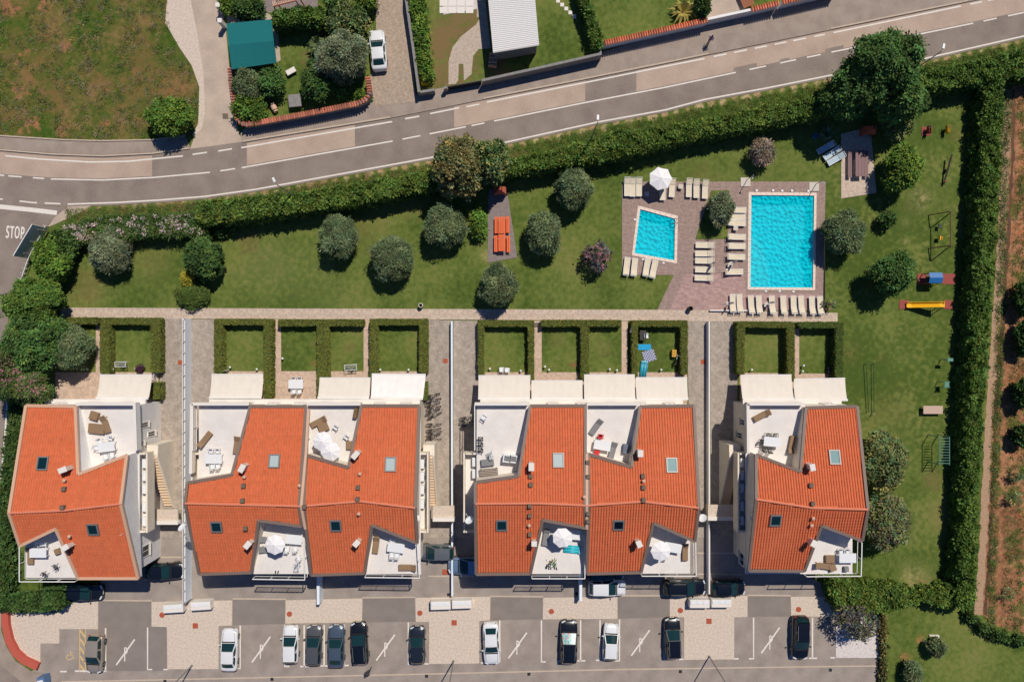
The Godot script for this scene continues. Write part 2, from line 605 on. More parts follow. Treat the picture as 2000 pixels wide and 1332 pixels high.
func roof_basis(d: Dictionary, p: Vector3) -> Basis:
	var s := (roof_h(d, p.x, p.z + 0.3) - roof_h(d, p.x, p.z - 0.3)) / 0.6
	var z := Vector3(0, s, 1).normalized()
	return Basis(Vector3.RIGHT, z.cross(Vector3.RIGHT), z)

func tile_mesh() -> ArrayMesh:   # one barrel roof tile, lying along z, its lip at +z
	if leaf_meshes.has("tile"): return leaf_meshes.tile
	var st := nm()
	var w := 0.27
	var prof := [Vector2(-w * .5, -.015), Vector2(-w * .40, -.015), Vector2(-w * .30, 0.05), Vector2(-w * .10, 0.10), Vector2(w * .10, 0.10), Vector2(w * .30, 0.05), Vector2(w * .40, -.015), Vector2(w * .5, -.015)]
	for i in prof.size() - 1:
		var a: Vector2 = prof[i]
		var b: Vector2 = prof[i + 1]
		quad(st, Vector3(a.x, a.y, -.19), Vector3(b.x, b.y, -.19), Vector3(b.x, b.y + .03, .20), Vector3(a.x, a.y + .03, .20))
		quad(st, Vector3(a.x, a.y + .03, .20), Vector3(b.x, b.y + .03, .20), Vector3(b.x, b.y, .20), Vector3(a.x, a.y, .20))
	leaf_meshes.tile = done(st)
	return leaf_meshes.tile

func roof_part(d: Dictionary, root: Node3D, pts: Array, south: bool) -> void:
	var v := []
	for i in range(0, pts.size(), 2):
		v.append(on_roof(d, pts[i], pts[i + 1]))
	var poly := PackedVector2Array()
	for p in v: poly.append(Vector2(p.x, p.z))
	var st := nm()
	var t := Geometry2D.triangulate_polygon(poly)
	for lift in [-0.05, -0.25]:
		for i in range(0, t.size(), 3):
			var q := []
			for k in 3: q.append(v[t[i + k]] + Vector3(0, lift, 0))
			if (poly[t[i + 1]] - poly[t[i]]).cross(poly[t[i + 2]] - poly[t[i]]) < 0.0: q = [q[0], q[2], q[1]]
			if lift < -0.1: q = [q[0], q[2], q[1]]
			tri(st, q[0], q[1], q[2])
	var slope := obj("roof_slope", done(st), d.tile, root)
	var wall := nm()
	var trim := nm()
	for i in v.size():
		var a: Vector3 = v[i]
		var b: Vector3 = v[(i + 1) % v.size()]
		if a.y > RIDGE - 0.06 and b.y > RIDGE - 0.06: continue
		var inn := Vector3.ZERO
		quad(wall, Vector3(a.x, FLOOR, a.z), a - Vector3(0, .06, 0), b - Vector3(0, .06, 0), Vector3(b.x, FLOOR, b.z))
		beam(trim, a + Vector3(0, 0.02, 0), b + Vector3(0, 0.02, 0), 0.30, 0.24)
	obj("upper_wall", done(wall), d.plaster, root)
	obj("roof_edge", done(trim), d.trim, root)
	# tiles in courses
	var where := []
	var tints := []
	var lo := poly[0]
	var hi := poly[0]
	for p in poly:
		lo = lo.min(p)
		hi = hi.max(p)
	var inset := Geometry2D.offset_polygon(poly, -0.12)
	if inset.is_empty(): return
	var x: float = lo.x
	while x < hi.x:
		var z: float = lo.y
		while z < hi.y:
			if Geometry2D.is_point_in_polygon(Vector2(x, z), inset[0]):
				var p := Vector3(x, roof_h(d, x, z) - 0.04, z)
				var b := roof_basis(d, p)
				if not south: b = Basis(-b.x, b.y, -b.z)
				where.append(Transform3D(b * Basis(Vector3.UP, R(-.012, .012)), p))
				tints.append(tint(Color.WHITE, 0.04 if R(0, 1) > 0.04 else 0.12, 0.03))
			z += 0.34
		x += 0.27
	scatter("roof_tiles", tile_mesh(), d.tile, where, tints, slope)

func skylight(d: Dictionary, root: Node3D, px: float, py: float, w: float, l: float, glass: Material) -> void:
	var p := on_roof(d, px, py)
	var b := roof_basis(d, p)
	var st := nm()
	for s in [-1, 1]:
		box(st, p + b * Vector3(s * w * .5, 0.10, 0), Vector3(0.13, 0.2, l + 0.13), b)
		box(st, p + b * Vector3(0, 0.099, s * l * .5), Vector3(w - 0.13, 0.198, 0.13), b)
	var o := obj("skylight", done(st), MT.zinc, root)
	var g := nm()
	box(g, p + b * Vector3(0, 0.11, 0), Vector3(w - .12, 0.04, l - .12), b)
	obj("pane", done(g), glass, o)

func chimney(d: Dictionary, root: Node3D, px: float, py: float, turn: float, m: Material, l := 0.85) -> void:
	var p := on_roof(d, px, py, 0.9)
	var b := Basis(Vector3.UP, turn)
	var st := nm()
	l *= .8
	box(st, p + Vector3(0, -.45, 0), Vector3(0.42, 1.2, l), b)
	var o := obj("chimney", done(st), m, root)
	var c := nm()
	for s in [-1, 1]:
		box(c, p + b * Vector3(0, .22, s * (l * .5 - .06)), Vector3(0.40, 0.16, 0.1), b)
	bbox(c, p + b * Vector3(0, .34, 0), Vector3(0.56, 0.09, l + .14), .03, b)
	obj("cap", done(c), MT.white_stone, o)

func vent(d: Dictionary, root: Node3D, px: float, py: float, kind: int) -> void:
	var p := on_roof(d, px, py, 0.25)
	var st := nm()
	if kind == 0:   # clay pot
		lathe(st, p, [[.10, -.5], [.10, .1], [.17, .1], [.17, .2], [0.0, .26]], 10)
		obj("roof_vent", done(st), MT.clay_pale, root)
	else:
		box(st, p + Vector3(0, -.1, 0), Vector3(.40, .5, .38))
		obj("roof_vent", done(st), MT.stone_brown, root)

func window_on(root: Node3D, c: Vector3, w: float, h: float, turn: float, called := "window") -> void:   # turn 0 looks to +z
	var b := Basis(Vector3.UP, turn)
	var st := nm()
	for s in [-1, 1]:
		box(st, c + b * Vector3(s * (w * .5), 0, .03), Vector3(.07, h + .14, .1), b)
		box(st, c + b * Vector3(0, s * (h * .5), .028), Vector3(w - .07, .07, .096), b)
	box(st, c + b * Vector3(0, 0, .025), Vector3(.05, h - .07, .09), b)
	var o := obj(called, done(st), MT.white_paint, root)
	var g := nm()
	box(g, c + b * Vector3(0, 0, .01), Vector3(w - .07, h - .07, .04), b)
	obj("pane", done(g), MT.dark_glass, o)
	var sill := nm()
	box(sill, c + b * Vector3(0, -h * .5 - .1, .08), Vector3(w + .2, .06, .22), b)
	obj("sill", done(sill), MT.concrete_pale, o)

func railing(root: Node3D, a: Array, bars := true, h := 1.0, y0 := FLOOR) -> void:   # along grid points taken at the height of the handrail
	var p := W(a, y0 + h)
	var st := nm()
	var bar := nm()
	for i in p.size() - 1:
		var u := Vector3(p[i].x, y0, p[i].y)
		var v := Vector3(p[i + 1].x, y0, p[i + 1].y)
		beam(st, u + Vector3(0, h, 0), v + Vector3(0, h, 0), .085, .07)
		beam(st, u + Vector3(0, .1, 0), v + Vector3(0, .1, 0), .05, .05)
		var n := maxi(1, int((v - u).length() / 1.6))
		for k in n + 1:
			var q := u.lerp(v, float(k) / n)
			box(st, q + Vector3(0, h * .5, 0), Vector3(.06, h - .06, .06))
		if bars:
			n = int((v - u).length() / 0.13)
			for k in n:
				var q := u.lerp(v, (k + .5) / n)
				box(bar, q + Vector3(0, h * .5 + .03, 0), Vector3(.03, h - .14, .03))
	var o := obj("railing", done(st), MT.white_paint, root)
	if bars:
		var br := obj("balusters", done(bar), MT.dark_metal, o)
		br.set_meta("kind", "stuff")

func parapet(root: Node3D, a: Array, m: Material, h := 0.9, w := 0.22, y0 := FLOOR) -> void:
	var st := nm()
	fence_line(st, a, y0, y0 + h, w, y0 + h)
	var o := obj("parapet", done(st), m, root)
	var c := nm()
	fence_line(c, a, y0 + h + .003, y0 + h + .05, w + .08, y0 + h)
	obj("coping", done(c), MT.white_stone, o)

func house(d: Dictionary) -> Node3D:
	var r := []
	for i in range(0, d.ridge_px.size(), 2):
		r.append(G(d.ridge_px[i], d.ridge_px[i + 1], RIDGE))
	d.ridge = r
	var root := thing("terraced_house", d.label, "house")
	var w: float = d.w + 0.3
	var e: float = d.e - 0.3
	var st := nm()
	box(st, Vector3((w + e) / 2, FLOOR / 2, (d.zn + d.zs - .5) / 2), Vector3(e - w, FLOOR, d.zs - d.zn - .5))
	obj("wall", done(st), d.plaster, root)
	st = nm()
	var zm: float = r[0].z
	box(st, Vector3((d.w + d.e) / 2, FLOOR + .02, (d.zn + zm) / 2), Vector3(d.e - d.w, .16, zm - d.zn))
	obj("terrace_floor", done(st), MT.terrace, root)
	st = nm()
	var fw: float = d.get("south_w", d.w)
	box(st, Vector3((fw + d.e) / 2, FLOOR + .02, (zm + d.zs) / 2 + .1), Vector3(d.e - fw, .16, d.zs - zm + .2))
	obj("terrace_floor", done(st), MT.terrace, root)
	for u in d.units:
		roof_part(d, root, u.north, false)
		roof_part(d, root, u.south, true)
	st = nm()
	for i in r.size() - 1:
		tube(st, r[i] + Vector3(0, .03, 0), r[i + 1] + Vector3(0, .03, 0), .13, .13, 8)
	obj("ridge_cap", done(st), MT.ridge, root)
	for p in d.get("party", []):
		st = nm()
		var v := []
		for i in range(0, p.size(), 2): v.append(on_roof(d, p[i], p[i + 1]))
		for i in v.size() - 1:
			beam(st, v[i] + Vector3(0, .05, 0), v[i + 1] + Vector3(0, .05, 0), .26, .3)
		obj("party_wall", done(st), MT.clay_pale, root)
	for s in d.skylights: skylight(d, root, s[0], s[1], s[2], s[3], MT[s[4]])
	for c in d.chimneys: chimney(d, root, c[0], c[1], c[2], MT.chimney, c[3])
	for c in d.vents: vent(d, root, c[0], c[1], c[2])
	for a in d.rails: railing(root, a)
	for a in d.get("plain_rails", []): railing(root, a, false)
	for a in d.parapets: parapet(root, a, d.plaster)
	# north front: cornice, upper windows and garden doors
	st = nm()
	box(st, Vector3((w + e) / 2, 3.25, d.zn - .25), Vector3(e - w, .3, .5))
	obj("cornice", done(st), MT.white_stone, root)
	var n := int((e - w) / 2.8)
	for i in n:
		var x: float = w + (e - w) * (i + .5) / n
		window_on(root, Vector3(x, 4.2, d.zn), 1.1, 1.0, PI)
		window_on(root, Vector3(x, 1.2, d.zn), 1.5, 2.1, PI, "garden_door")
		window_on(root, Vector3(x, 3.9, d.zs - .5), 1.2, 1.2, 0)
		var g := nm()
		for k in 4: box(g, Vector3(x, .3 + k * .52, d.zs - .46), Vector3(2.3, .5, .06))
		obj("garage_door", done(g), MT.dark_metal, root)
	for s in d.get("side_windows", []):
		window_on(root, G(s[0], s[1], 0) * Vector3(0, 0, 1) + Vector3(w if s[2] < 0 else e, s[3], 0), s[4], s[5], PI / 2 * s[2])
	return root

func gallery(root: Node3D, x: float, s: float, plaster: Material, hang := 1.05) -> void:   # narrow ledge with a high outer wall along the side of a house; s points away from the house
	var z0 := 11.7
	var z1 := 20.0
	var st := nm()
	box(st, Vector3(x + s * hang * .5, 3.85, (z0 + z1) / 2), Vector3(hang, .3, z1 - z0))
	obj("gallery_floor", done(st), MT.white_stone, root)
	st = nm()
	box(st, Vector3(x + s * hang, 4.45, (z0 + z1) / 2), Vector3(.16, 1.5, z1 - z0))
	for z in [z0 + .08, z1 - .08]:
		box(st, Vector3(x + s * (hang * .5 - .08), 4.447, z), Vector3(hang - .16, 1.494, .16))
	obj("gallery_wall", done(st), plaster, root)

func staircase(label: String, x: float, s: float, plaster: Material) -> void:   # flight beside a gallery, rising to the north, with a raking side wall
	var o := thing("outside_staircase", label, "staircase", Vector3(x, 0, 0))
	var n := 18
	for i in n:
		var st := nm()
		var h := 3.7 * (n - i) / n
		var z := 12.4 + i * 0.34
		bbox(st, Vector3(s * -.55, h * .5, z), Vector3(1.0, h, .34 - .004), .02)
		obj("step", done(st), MT.step_stone, o)
	var w := nm()
	var zt := 11.8
	var pts := [Vector3(0, 0, zt), Vector3(0, 3.85, zt), Vector3(0, 3.85, zt + .5), Vector3(0, .15, 18.55), Vector3(0, 0, 18.55)]
	for t in [-.09, .09]:
		var q := []
		for p in pts: q.append(p + Vector3(t, 0, 0))
		for i in range(1, 4): tri(w, q[0], q[i], q[i + 1])
	for i in 5:
		var a: Vector3 = pts[i]
		var b: Vector3 = pts[(i + 1) % 5]
		quad(w, a - Vector3(.09, 0, 0), b - Vector3(.09, 0, 0), b + Vector3(.09, 0, 0), a + Vector3(.09, 0, 0))
	obj("side_wall", done(w), plaster, o)
	var l := nm()
	box(l, Vector3(s * -.5, 1.9, 11.6), Vector3(1.2, 3.8, 1.1))
	obj("landing", done(l), plaster, o)

func awning(label: String, a: Array, m: Material, back := 3.2, front := 2.3) -> void:   # front left, front right, back right, back left
	var p := [G(a[0], a[1], front), G(a[2], a[3], front), G(a[4], a[5], back), G(a[6], a[7], back)]
	var o := thing("awning", label, "awning", (p[2] + p[3]) * .5 * Vector3(1, 0, 1), 0.0, "awnings over the garden doors")
	for i in 4: p[i] -= o.position
	var st := nm()
	var n := 14
	for i in n:   # cloth panels sag a little between their seams
		for k in 6:
			var q := []
			for c in [[0, 0], [1, 0], [1, 1], [0, 1]]:
				var u := float(i + c[0]) / n
				var v := float(k + c[1]) / 6.0
				var b: Vector3 = p[0].lerp(p[1], u).lerp(p[3].lerp(p[2], u), v)
				b.y -= sin(v * PI) * 0.10 - (0.012 if (i + c[0]) % 2 else 0.0)
				q.append(b)
			quad(st, q[0], q[3], q[2], q[1])
	obj("canopy", done(st), m, o)
	st = nm()
	beam(st, p[0], p[1], .10, .12)
	obj("front_bar", done(st), MT.white_paint, o)
	st = nm()
	beam(st, p[3] + Vector3(0, .08, 0), p[2] + Vector3(0, .08, 0), .22, .2)
	obj("cassette", done(st), MT.white_paint, o)
	for t in [.06, .94]:
		st = nm()
		var u: Vector3 = p[3].lerp(p[2], t) - Vector3(0, .12, 0)
		var v: Vector3 = p[0].lerp(p[1], t) - Vector3(0, .1, 0)
		var e := (u + v) * .5 - Vector3(0, .16, 0)
		beam(st, u, e, .05, .05)
		beam(st, e, v, .05, .05)
		obj("arm", done(st), MT.white_paint, o)

func ac_unit(label: String, at: Vector3, s: float) -> void:
	var o := thing("air_conditioner", label, "air conditioner", at, 0.0, "outdoor air conditioners in a row on the gallery")
	var st := nm()
	bbox(st, Vector3(0, .32, 0), Vector3(.42, .62, .95), .05)
	obj("casing", done(st), MT.ac_white, o)
	st = nm()
	tube(st, Vector3(s * .21, .32, .12), Vector3(s * .225, .32, .12), .24, .24, 14)
	obj("fan_grille", done(st), MT.dark_metal, o)
	for z in [-.35, .35]:
		st = nm()
		box(st, Vector3(0, -.03, z), Vector3(.42, .06, .06))
		obj("foot", done(st), MT.dark_metal, o)

func dish(label: String, at: Vector3, az: float) -> void:
	var o := thing("satellite_dish", label, "satellite dish", at, az, "satellite dishes at the roof edges")
	var st := nm()
	var n := 14
	var ax := Vector3(0, .62, -.78).normalized()
	var x := Vector3.RIGHT
	var y := ax.cross(x)
	var prev := []
	for k in 4:
		var rr := .46 * k / 3.0
		var ring := []
		for i in n:
			ring.append(Vector3(0, .55, 0) + (x * cos(TAU * i / n) + y * sin(TAU * i / n)) * rr + ax * rr * rr * .5)
		if k > 0:
			for i in n: quad(st, prev[i], ring[i], ring[(i + 1) % n], prev[(i + 1) % n])
		prev = ring
	obj("reflector", done(st), MT.ac_white, o)
	st = nm()
	tube(st, Vector3(0, -.3, .05), Vector3(0, .5, .05), .03)
	obj("mast", done(st), MT.zinc, o)
	st = nm()
	tube(st, Vector3(0, .25, -.1), Vector3(0, .62, -.75), .02)
	tube(st, Vector3(0, .60, -.70), Vector3(0, .66, -.82), .05)
	obj("receiver_arm", done(st), MT.ac_white, o)
# ---------------------------------------------------------------- vehicles
func car(label: String, cat: String, x: float, y: float, len_: float, wid: float, deg: float, paint: Material, kind := "hatch", group := "", extra := "") -> void:
	# centre on the grid, size in metres, deg: 0 looks to the top of the plan, 90 to the right
	var h := 1.45 if kind == "sedan" else (1.5 if kind == "hatch" else 1.62)
	var c := G(x, y, 0.8)
	var o := thing("parked_car", label, cat, Vector3(c.x, 0.045, c.z), deg_to_rad(-deg), group)
	var L := len_ * .5
	var B := wid * .5
	# stations from the nose (t = -1, towards -z) to the tail: [t, half width, top height, shoulder]
	var tail := 0.98 if kind == "sedan" else 0.94
	var prof := [[-1.0, .62, .52, .48], [-.985, .78, .66, .58], [-.94, .90, .74, .66], [-.80, .97, .84, .76], [-.55, 1.0, .92, .85], [-.30, 1.0, .97, .90], [0.1, 1.0, .98, .93], [.45, 1.0, .99, .95], [.72, .99, tail + .03, .95], [.90, .94, tail, .92], [.97, .86, tail - .10, .82], [1.0, .74, .62, .58]]
	var body := nm()
	body.set_smooth_group(1)
	var rows := []
	for q in prof:
		var w: float = B * q[1]
		var z: float = L * q[0]
		var tp: float = q[2]
		var sh: float = q[3]
		rows.append([Vector3(-w * .92, .22, z), Vector3(-w, .40, z), Vector3(-w, sh - .12, z), Vector3(-w * .95, sh, z), Vector3(-w * .80, tp - .01, z), Vector3(-w * .4, tp + .02, z), Vector3(0, tp + .03, z), Vector3(w * .4, tp + .02, z), Vector3(w * .80, tp - .01, z), Vector3(w * .95, sh, z), Vector3(w, sh - .12, z), Vector3(w, .40, z), Vector3(w * .92, .22, z)])
	for i in rows.size() - 1:
		for k in 12:
			quad(body, rows[i][k], rows[i + 1][k], rows[i + 1][k + 1], rows[i][k + 1])
	for k in range(1, 11):
		tri(body, rows[0][0], rows[0][k], rows[0][k + 1])
		tri(body, rows[-1][0], rows[-1][k + 1], rows[-1][k])
	obj("body", done(body), paint, o)
	# cabin: [t, half width, height] for windscreen foot and head, roof end, rear window foot
	var k0 := -.38 if kind == "sedan" else -.46
	var k1 := -.03 if kind == "sedan" else -.02
	var k2 := .52 if kind == "sedan" else (.78 if kind == "hatch" else .82)
	var k3 := .80 if kind == "sedan" else .965
	var wl := B * .90
	var wr := B * (.75 if kind != "van" else .82)
	var bt := .955
	var a0 := [Vector3(-wl, bt, k0 * L), Vector3(wl, bt, k0 * L)]
	var a1 := [Vector3(-wr, h - .05, k1 * L), Vector3(wr, h - .05, k1 * L)]
	var a2 := [Vector3(-wr * .97, h - .07, k2 * L), Vector3(wr * .97, h - .07, k2 * L)]
	var a3 := [Vector3(-wl * .9, bt, k3 * L), Vector3(wl * .9, bt, k3 * L)]
	var cab := nm()
	for s in 2:
		quad(cab, a0[s], a1[s], a2[s], a3[s])
	quad(cab, a0[0], a0[1], a1[1], a1[0])
	quad(cab, a2[0], a2[1], a3[1], a3[0])
	obj("pillars", done(cab), paint, o)
	var top := nm()
	top.set_smooth_group(1)
	var n := 6
	for i in n:
		for j in n:
			var q := []
			for e in [[0, 0], [1, 0], [1, 1], [0, 1]]:
				var u := float(i + e[0]) / n
				var v := float(j + e[1]) / n
				var p: Vector3 = a1[0].lerp(a1[1], u).lerp(a2[0].lerp(a2[1], u), v)
				q.append(p + Vector3(0, .012 + .055 * sin(u * PI) * (.5 + .5 * sin(v * PI)) , 0))
			quad(top, q[0], q[1], q[2], q[3])
	obj("roof", done(top), paint, o)
	var pane := func(q: Array, called: String, m: Material, mx: float, my: float) -> void:
		var ctr: Vector3 = (q[0] + q[1] + q[2] + q[3]) / 4.0
		var nn: Vector3 = (q[1] - q[0]).cross(q[3] - q[0]).normalized()
		if nn.dot(ctr - Vector3(0, .8, .15 * L)) < 0.0: nn = -nn
		var st := nm()
		var e := []
		for p in q: e.append(ctr + (p - ctr) * Vector3(mx, my, my) + nn * .014)
		var g := 5
		st.set_smooth_group(1)
		for i in g:
			var u0 := float(i) / g
			var u1 := float(i + 1) / g
			quad(st, e[0].lerp(e[1], u0) + nn * .05 * sin(u0 * PI), e[0].lerp(e[1], u1) + nn * .05 * sin(u1 * PI), e[3].lerp(e[2], u1) + nn * .05 * sin(u1 * PI), e[3].lerp(e[2], u0) + nn * .05 * sin(u0 * PI))
		obj(called, done(st), m, o)
	pane.call([a0[0], a0[1], a1[1], a1[0]], "windscreen", MT.sunshade if extra == "shade" else MT.car_glass, .90, .92)
	pane.call([a3[0], a3[1], a2[1], a2[0]], "rear_window", MT.car_glass, .84, .84)
	for s in 2:
		var m1: Vector3 = a0[s].lerp(a3[s], .52)
		var m2: Vector3 = a1[s].lerp(a2[s], .45)
		pane.call([a0[s].lerp(m1, .12), m1, m2, a1[s]], "side_window", MT.car_glass, 1.0, .84)
		pane.call([m1, a3[s].lerp(m1, .1), a2[s], m2], "side_window", MT.car_glass, 1.0, .82)
		var sx := -1.0 if s == 0 else 1.0
		var st := nm()
		bbox(st, Vector3(sx * (B + .09), .98, (k0 + .10) * L), Vector3(.2, .13, .12), .03)
		obj("wing_mirror", done(st), paint, o)
		for t in [-.60, .58]:
			st = nm()
			tube(st, Vector3(sx * (B - .19), .30, t * L), Vector3(sx * (B + .005), .30, t * L), .31, .31, 16)
			var wh := obj("wheel", done(st), MT.rubber, o)
			st = nm()
			tube(st, Vector3(sx * (B + .006), .30, t * L), Vector3(sx * (B + .015), .30, t * L), .20, .18, 10)
			obj("rim", done(st), MT.zinc, wh)
		st = nm()
		beam(st, Vector3(sx * B * .44, .70, -L * .972), Vector3(sx * B * .86, .74, -L * .90), .15, .09)
		obj("headlight", done(st), MT.lamp_glass, o)
		st = nm()
		beam(st, Vector3(sx * B * .55, .78, L * .975), Vector3(sx * B * .88, .80, L * .93), .10, .14)
		obj("tail_light", done(st), MT.tail_red, o)
		# shut lines of the bonnet
		st = nm()
		beam(st, Vector3(sx * B * .70, .842, -L * .86), Vector3(sx * B * .76, .975, -L * .38), .02, .03)
		obj("bonnet_seam", done(st), MT.rubber, o)
	var st := nm()
	beam(st, Vector3(-B * .8, .962, (k0 - .045) * L), Vector3(B * .8, .962, (k0 - .045) * L), .12, .05)
	obj("scuttle", done(st), MT.rubber, o)
	st = nm()
	box(st, Vector3(0, .50, -L * 1.002), Vector3(.52, .11, .02))
	obj("number_plate", done(st), MT.white_paint, o)
	st = nm()
	box(st, Vector3(0, .42, -L * .99), Vector3(B * 1.1, .14, .05))
	obj("grille", done(st), MT.rubber, o)
	if kind == "estate":
		for s in [-1, 1]:
			st = nm()
			beam(st, Vector3(s * wr * .9, h + .03, .02 * L), Vector3(s * wr * .88, h + .02, .70 * L), .04, .05)
			obj("roof_rail", done(st), MT.zinc, o)

# ---------------------------------------------------------------- furniture
func leg4(o: Node3D, w: float, l: float, h: float, t: float, m: Material) -> void:
	for s in [[-1, -1], [1, -1], [1, 1], [-1, 1]]:
		var st := nm()
		box(st, Vector3(s[0] * (w * .5 - t), h * .5, s[1] * (l * .5 - t)), Vector3(t, h, t))
		obj("leg", done(st), m, o)

func pool_lounger(m: Material) -> Node3D:   # head at -z, backrest a little raised
	var o := Node3D.new()
	var st := nm()
	for s in [-1, 1]:
		tube(st, Vector3(s * .30, .34, -.45), Vector3(s * .30, .34, .92), .028)
	tube(st, Vector3(-.30, .34, .92), Vector3(.30, .34, .92), .028)
	obj("frame", done(st), MT.ac_white, o)
	st = nm()
	for i in 8:
		var z0 := -.45 + i * 1.34 / 8
		var z1 := z0 + 1.34 / 8
		var y0 := .36 - .03 * sin(i / 8.0 * PI)
		var y1 := .36 - .03 * sin((i + 1) / 8.0 * PI)
		quad(st, Vector3(-.29, y0, z0), Vector3(.29, y0, z0), Vector3(.29, y1, z1), Vector3(-.29, y1, z1))
	box(st, Vector3(0, .325, .22), Vector3(.5, .03, 1.3))
	obj("seat", done(st), m, o)
	st = nm()
	var b := Basis(Vector3.RIGHT, .36)
	bbox(st, Vector3(0, .36, -.45) + b * Vector3(0, .02, -.30), Vector3(.56, .05, .62), .02, b)
	obj("backrest", done(st), m, o)
	st = nm()
	for s in [-1, 1]:
		tube(st, Vector3(s * .31, .36, -.45), Vector3(s * .31, .36, -.45) + b * Vector3(0, .03, -.72), .028)
	tube(st, Vector3(-.31, .36, -.45) + b * Vector3(0, .03, -.72), Vector3(.31, .36, -.45) + b * Vector3(0, .03, -.72), .028)
	obj("head_frame", done(st), MT.ac_white, o)
	leg4(o, .66, 1.5, .34, .05, MT.ac_white)
	return o

func padded_lounger(m: Material, l := 1.9, w := .62) -> Node3D:   # wicker lounger, head at -z
	var o := Node3D.new()
	var st := nm()
	bbox(st, Vector3(0, .24, l * .14), Vector3(w, .14, l * .72), .03)
	obj("base", done(st), m, o)
	st = nm()
	bbox(st, Vector3(0, .335, l * .14), Vector3(w - .06, .05, l * .70), .02)
	obj("seat_pad", done(st), m, o)
	var b := Basis(Vector3.RIGHT, .5)
	st = nm()
	bbox(st, Vector3(0, .30, -l * .22) + b * Vector3(0, .03, -l * .14), Vector3(w, .12, l * .30), .03, b)
	obj("backrest", done(st), m, o)
	leg4(o, w, l * .8, .18, .06, MT.dark_metal)
	return o

func table(w: float, l: float, m: Material, h := .73) -> Node3D:
	var o := Node3D.new()
	var st := nm()
	bbox(st, Vector3(0, h - .02, 0), Vector3(w, .04, l), .012)
	obj("table_top", done(st), m, o)
	leg4(o, w - .1, l - .1, h - .04, .055, m)
	return o

func chair(m: Material, arms := true, solid := true) -> Node3D:   # back at -z
	var o := Node3D.new()
	var st := nm()
	if solid:
		bbox(st, Vector3(0, .43, 0), Vector3(.44, .035, .44), .012)
	else:
		for i in 5: box(st, Vector3(-.18 + i * .09, .43, 0), Vector3(.05, .02, .42))
	obj("seat", done(st), m, o)
	st = nm()
	var b := Basis(Vector3.RIGHT, -.22)
	for i in 5: box(st, Vector3(-.17 + i * .085, .66, -.25), Vector3(.06, .44, .02), b)
	box(st, Vector3(0, .88, -.30), Vector3(.46, .06, .03))
	obj("backrest", done(st), m, o)
	if arms:
		for s in [-1, 1]:
			st = nm()
			bbox(st, Vector3(s * .25, .64, -.02), Vector3(.06, .035, .46), .012)
			box(st, Vector3(s * .25, .53, .19), Vector3(.04, .19, .04))
			obj("armrest", done(st), m, o)
	leg4(o, .46, .46, .42, .04, m)
	return o

func parasol(r: float, n: int, m: Material, h := 2.4, rise := .42) -> Node3D:
	var o := Node3D.new()
	var st := nm()
	for i in n:
		var t0 := TAU * i / n
		var t1 := TAU * (i + 1) / n
		var d0 := Vector3(cos(t0), 0, sin(t0))
		var d1 := Vector3(cos(t1), 0, sin(t1))
		var apex := Vector3(0, h, 0)
		var prev := [apex, apex]
		for k in 5:   # panels hang in a shallow curve between the ribs
			var f := (k + 1) / 5.0
			var mid := (d0 + d1) * .5
			var y := h - rise * f
			var p0 := d0 * r * f + Vector3(0, y, 0)
			var p1 := d1 * r * f + Vector3(0, y, 0)
			var pm := (p0 + p1) * .5 - Vector3(0, .02 * f, 0) - mid * .03 * f * r
			var qm: Vector3 = (prev[0] + prev[1]) * .5 if k == 0 else prev[2]
			quad(st, prev[0], qm, pm, p0)
			quad(st, qm, prev[1], p1, pm)
			prev = [p0, p1, pm]
	m.cull_mode = BaseMaterial3D.CULL_DISABLED
	var cn := obj("canopy", done(st), m, o)
	for i in n:
		var t := TAU * i / n
		var d := Vector3(cos(t), 0, sin(t))
		st = nm()
		beam(st, Vector3(0, h - .03, 0), d * r * .97 + Vector3(0, h - rise - .03, 0), .02, .02)
		obj("rib", done(st), MT.zinc, cn)
	st = nm()
	tube(st, Vector3(0, 0, 0), Vector3(0, h + .08, 0), .024)
	obj("pole", done(st), MT.zinc, o)
	st = nm()
	lathe(st, Vector3.ZERO, [[.0, .0], [.26, .0], [.26, .07], [.05, .12], [.0, .12]], 12)
	obj("foot", done(st), MT.concrete_pale, o)
	return o

func place(o: Node3D, called: String, label: String, cat: String, x: float, y: float, h := 0.0, deg := 0.0, group := "") -> Node3D:   # deg turns clockwise as the plan is seen
	o.name = numbered(called)
	add_child(o)
	o.position = G(x, y, h)
	o.rotation.y = deg_to_rad(-deg)
	tag(o, label, cat, group)
	return o

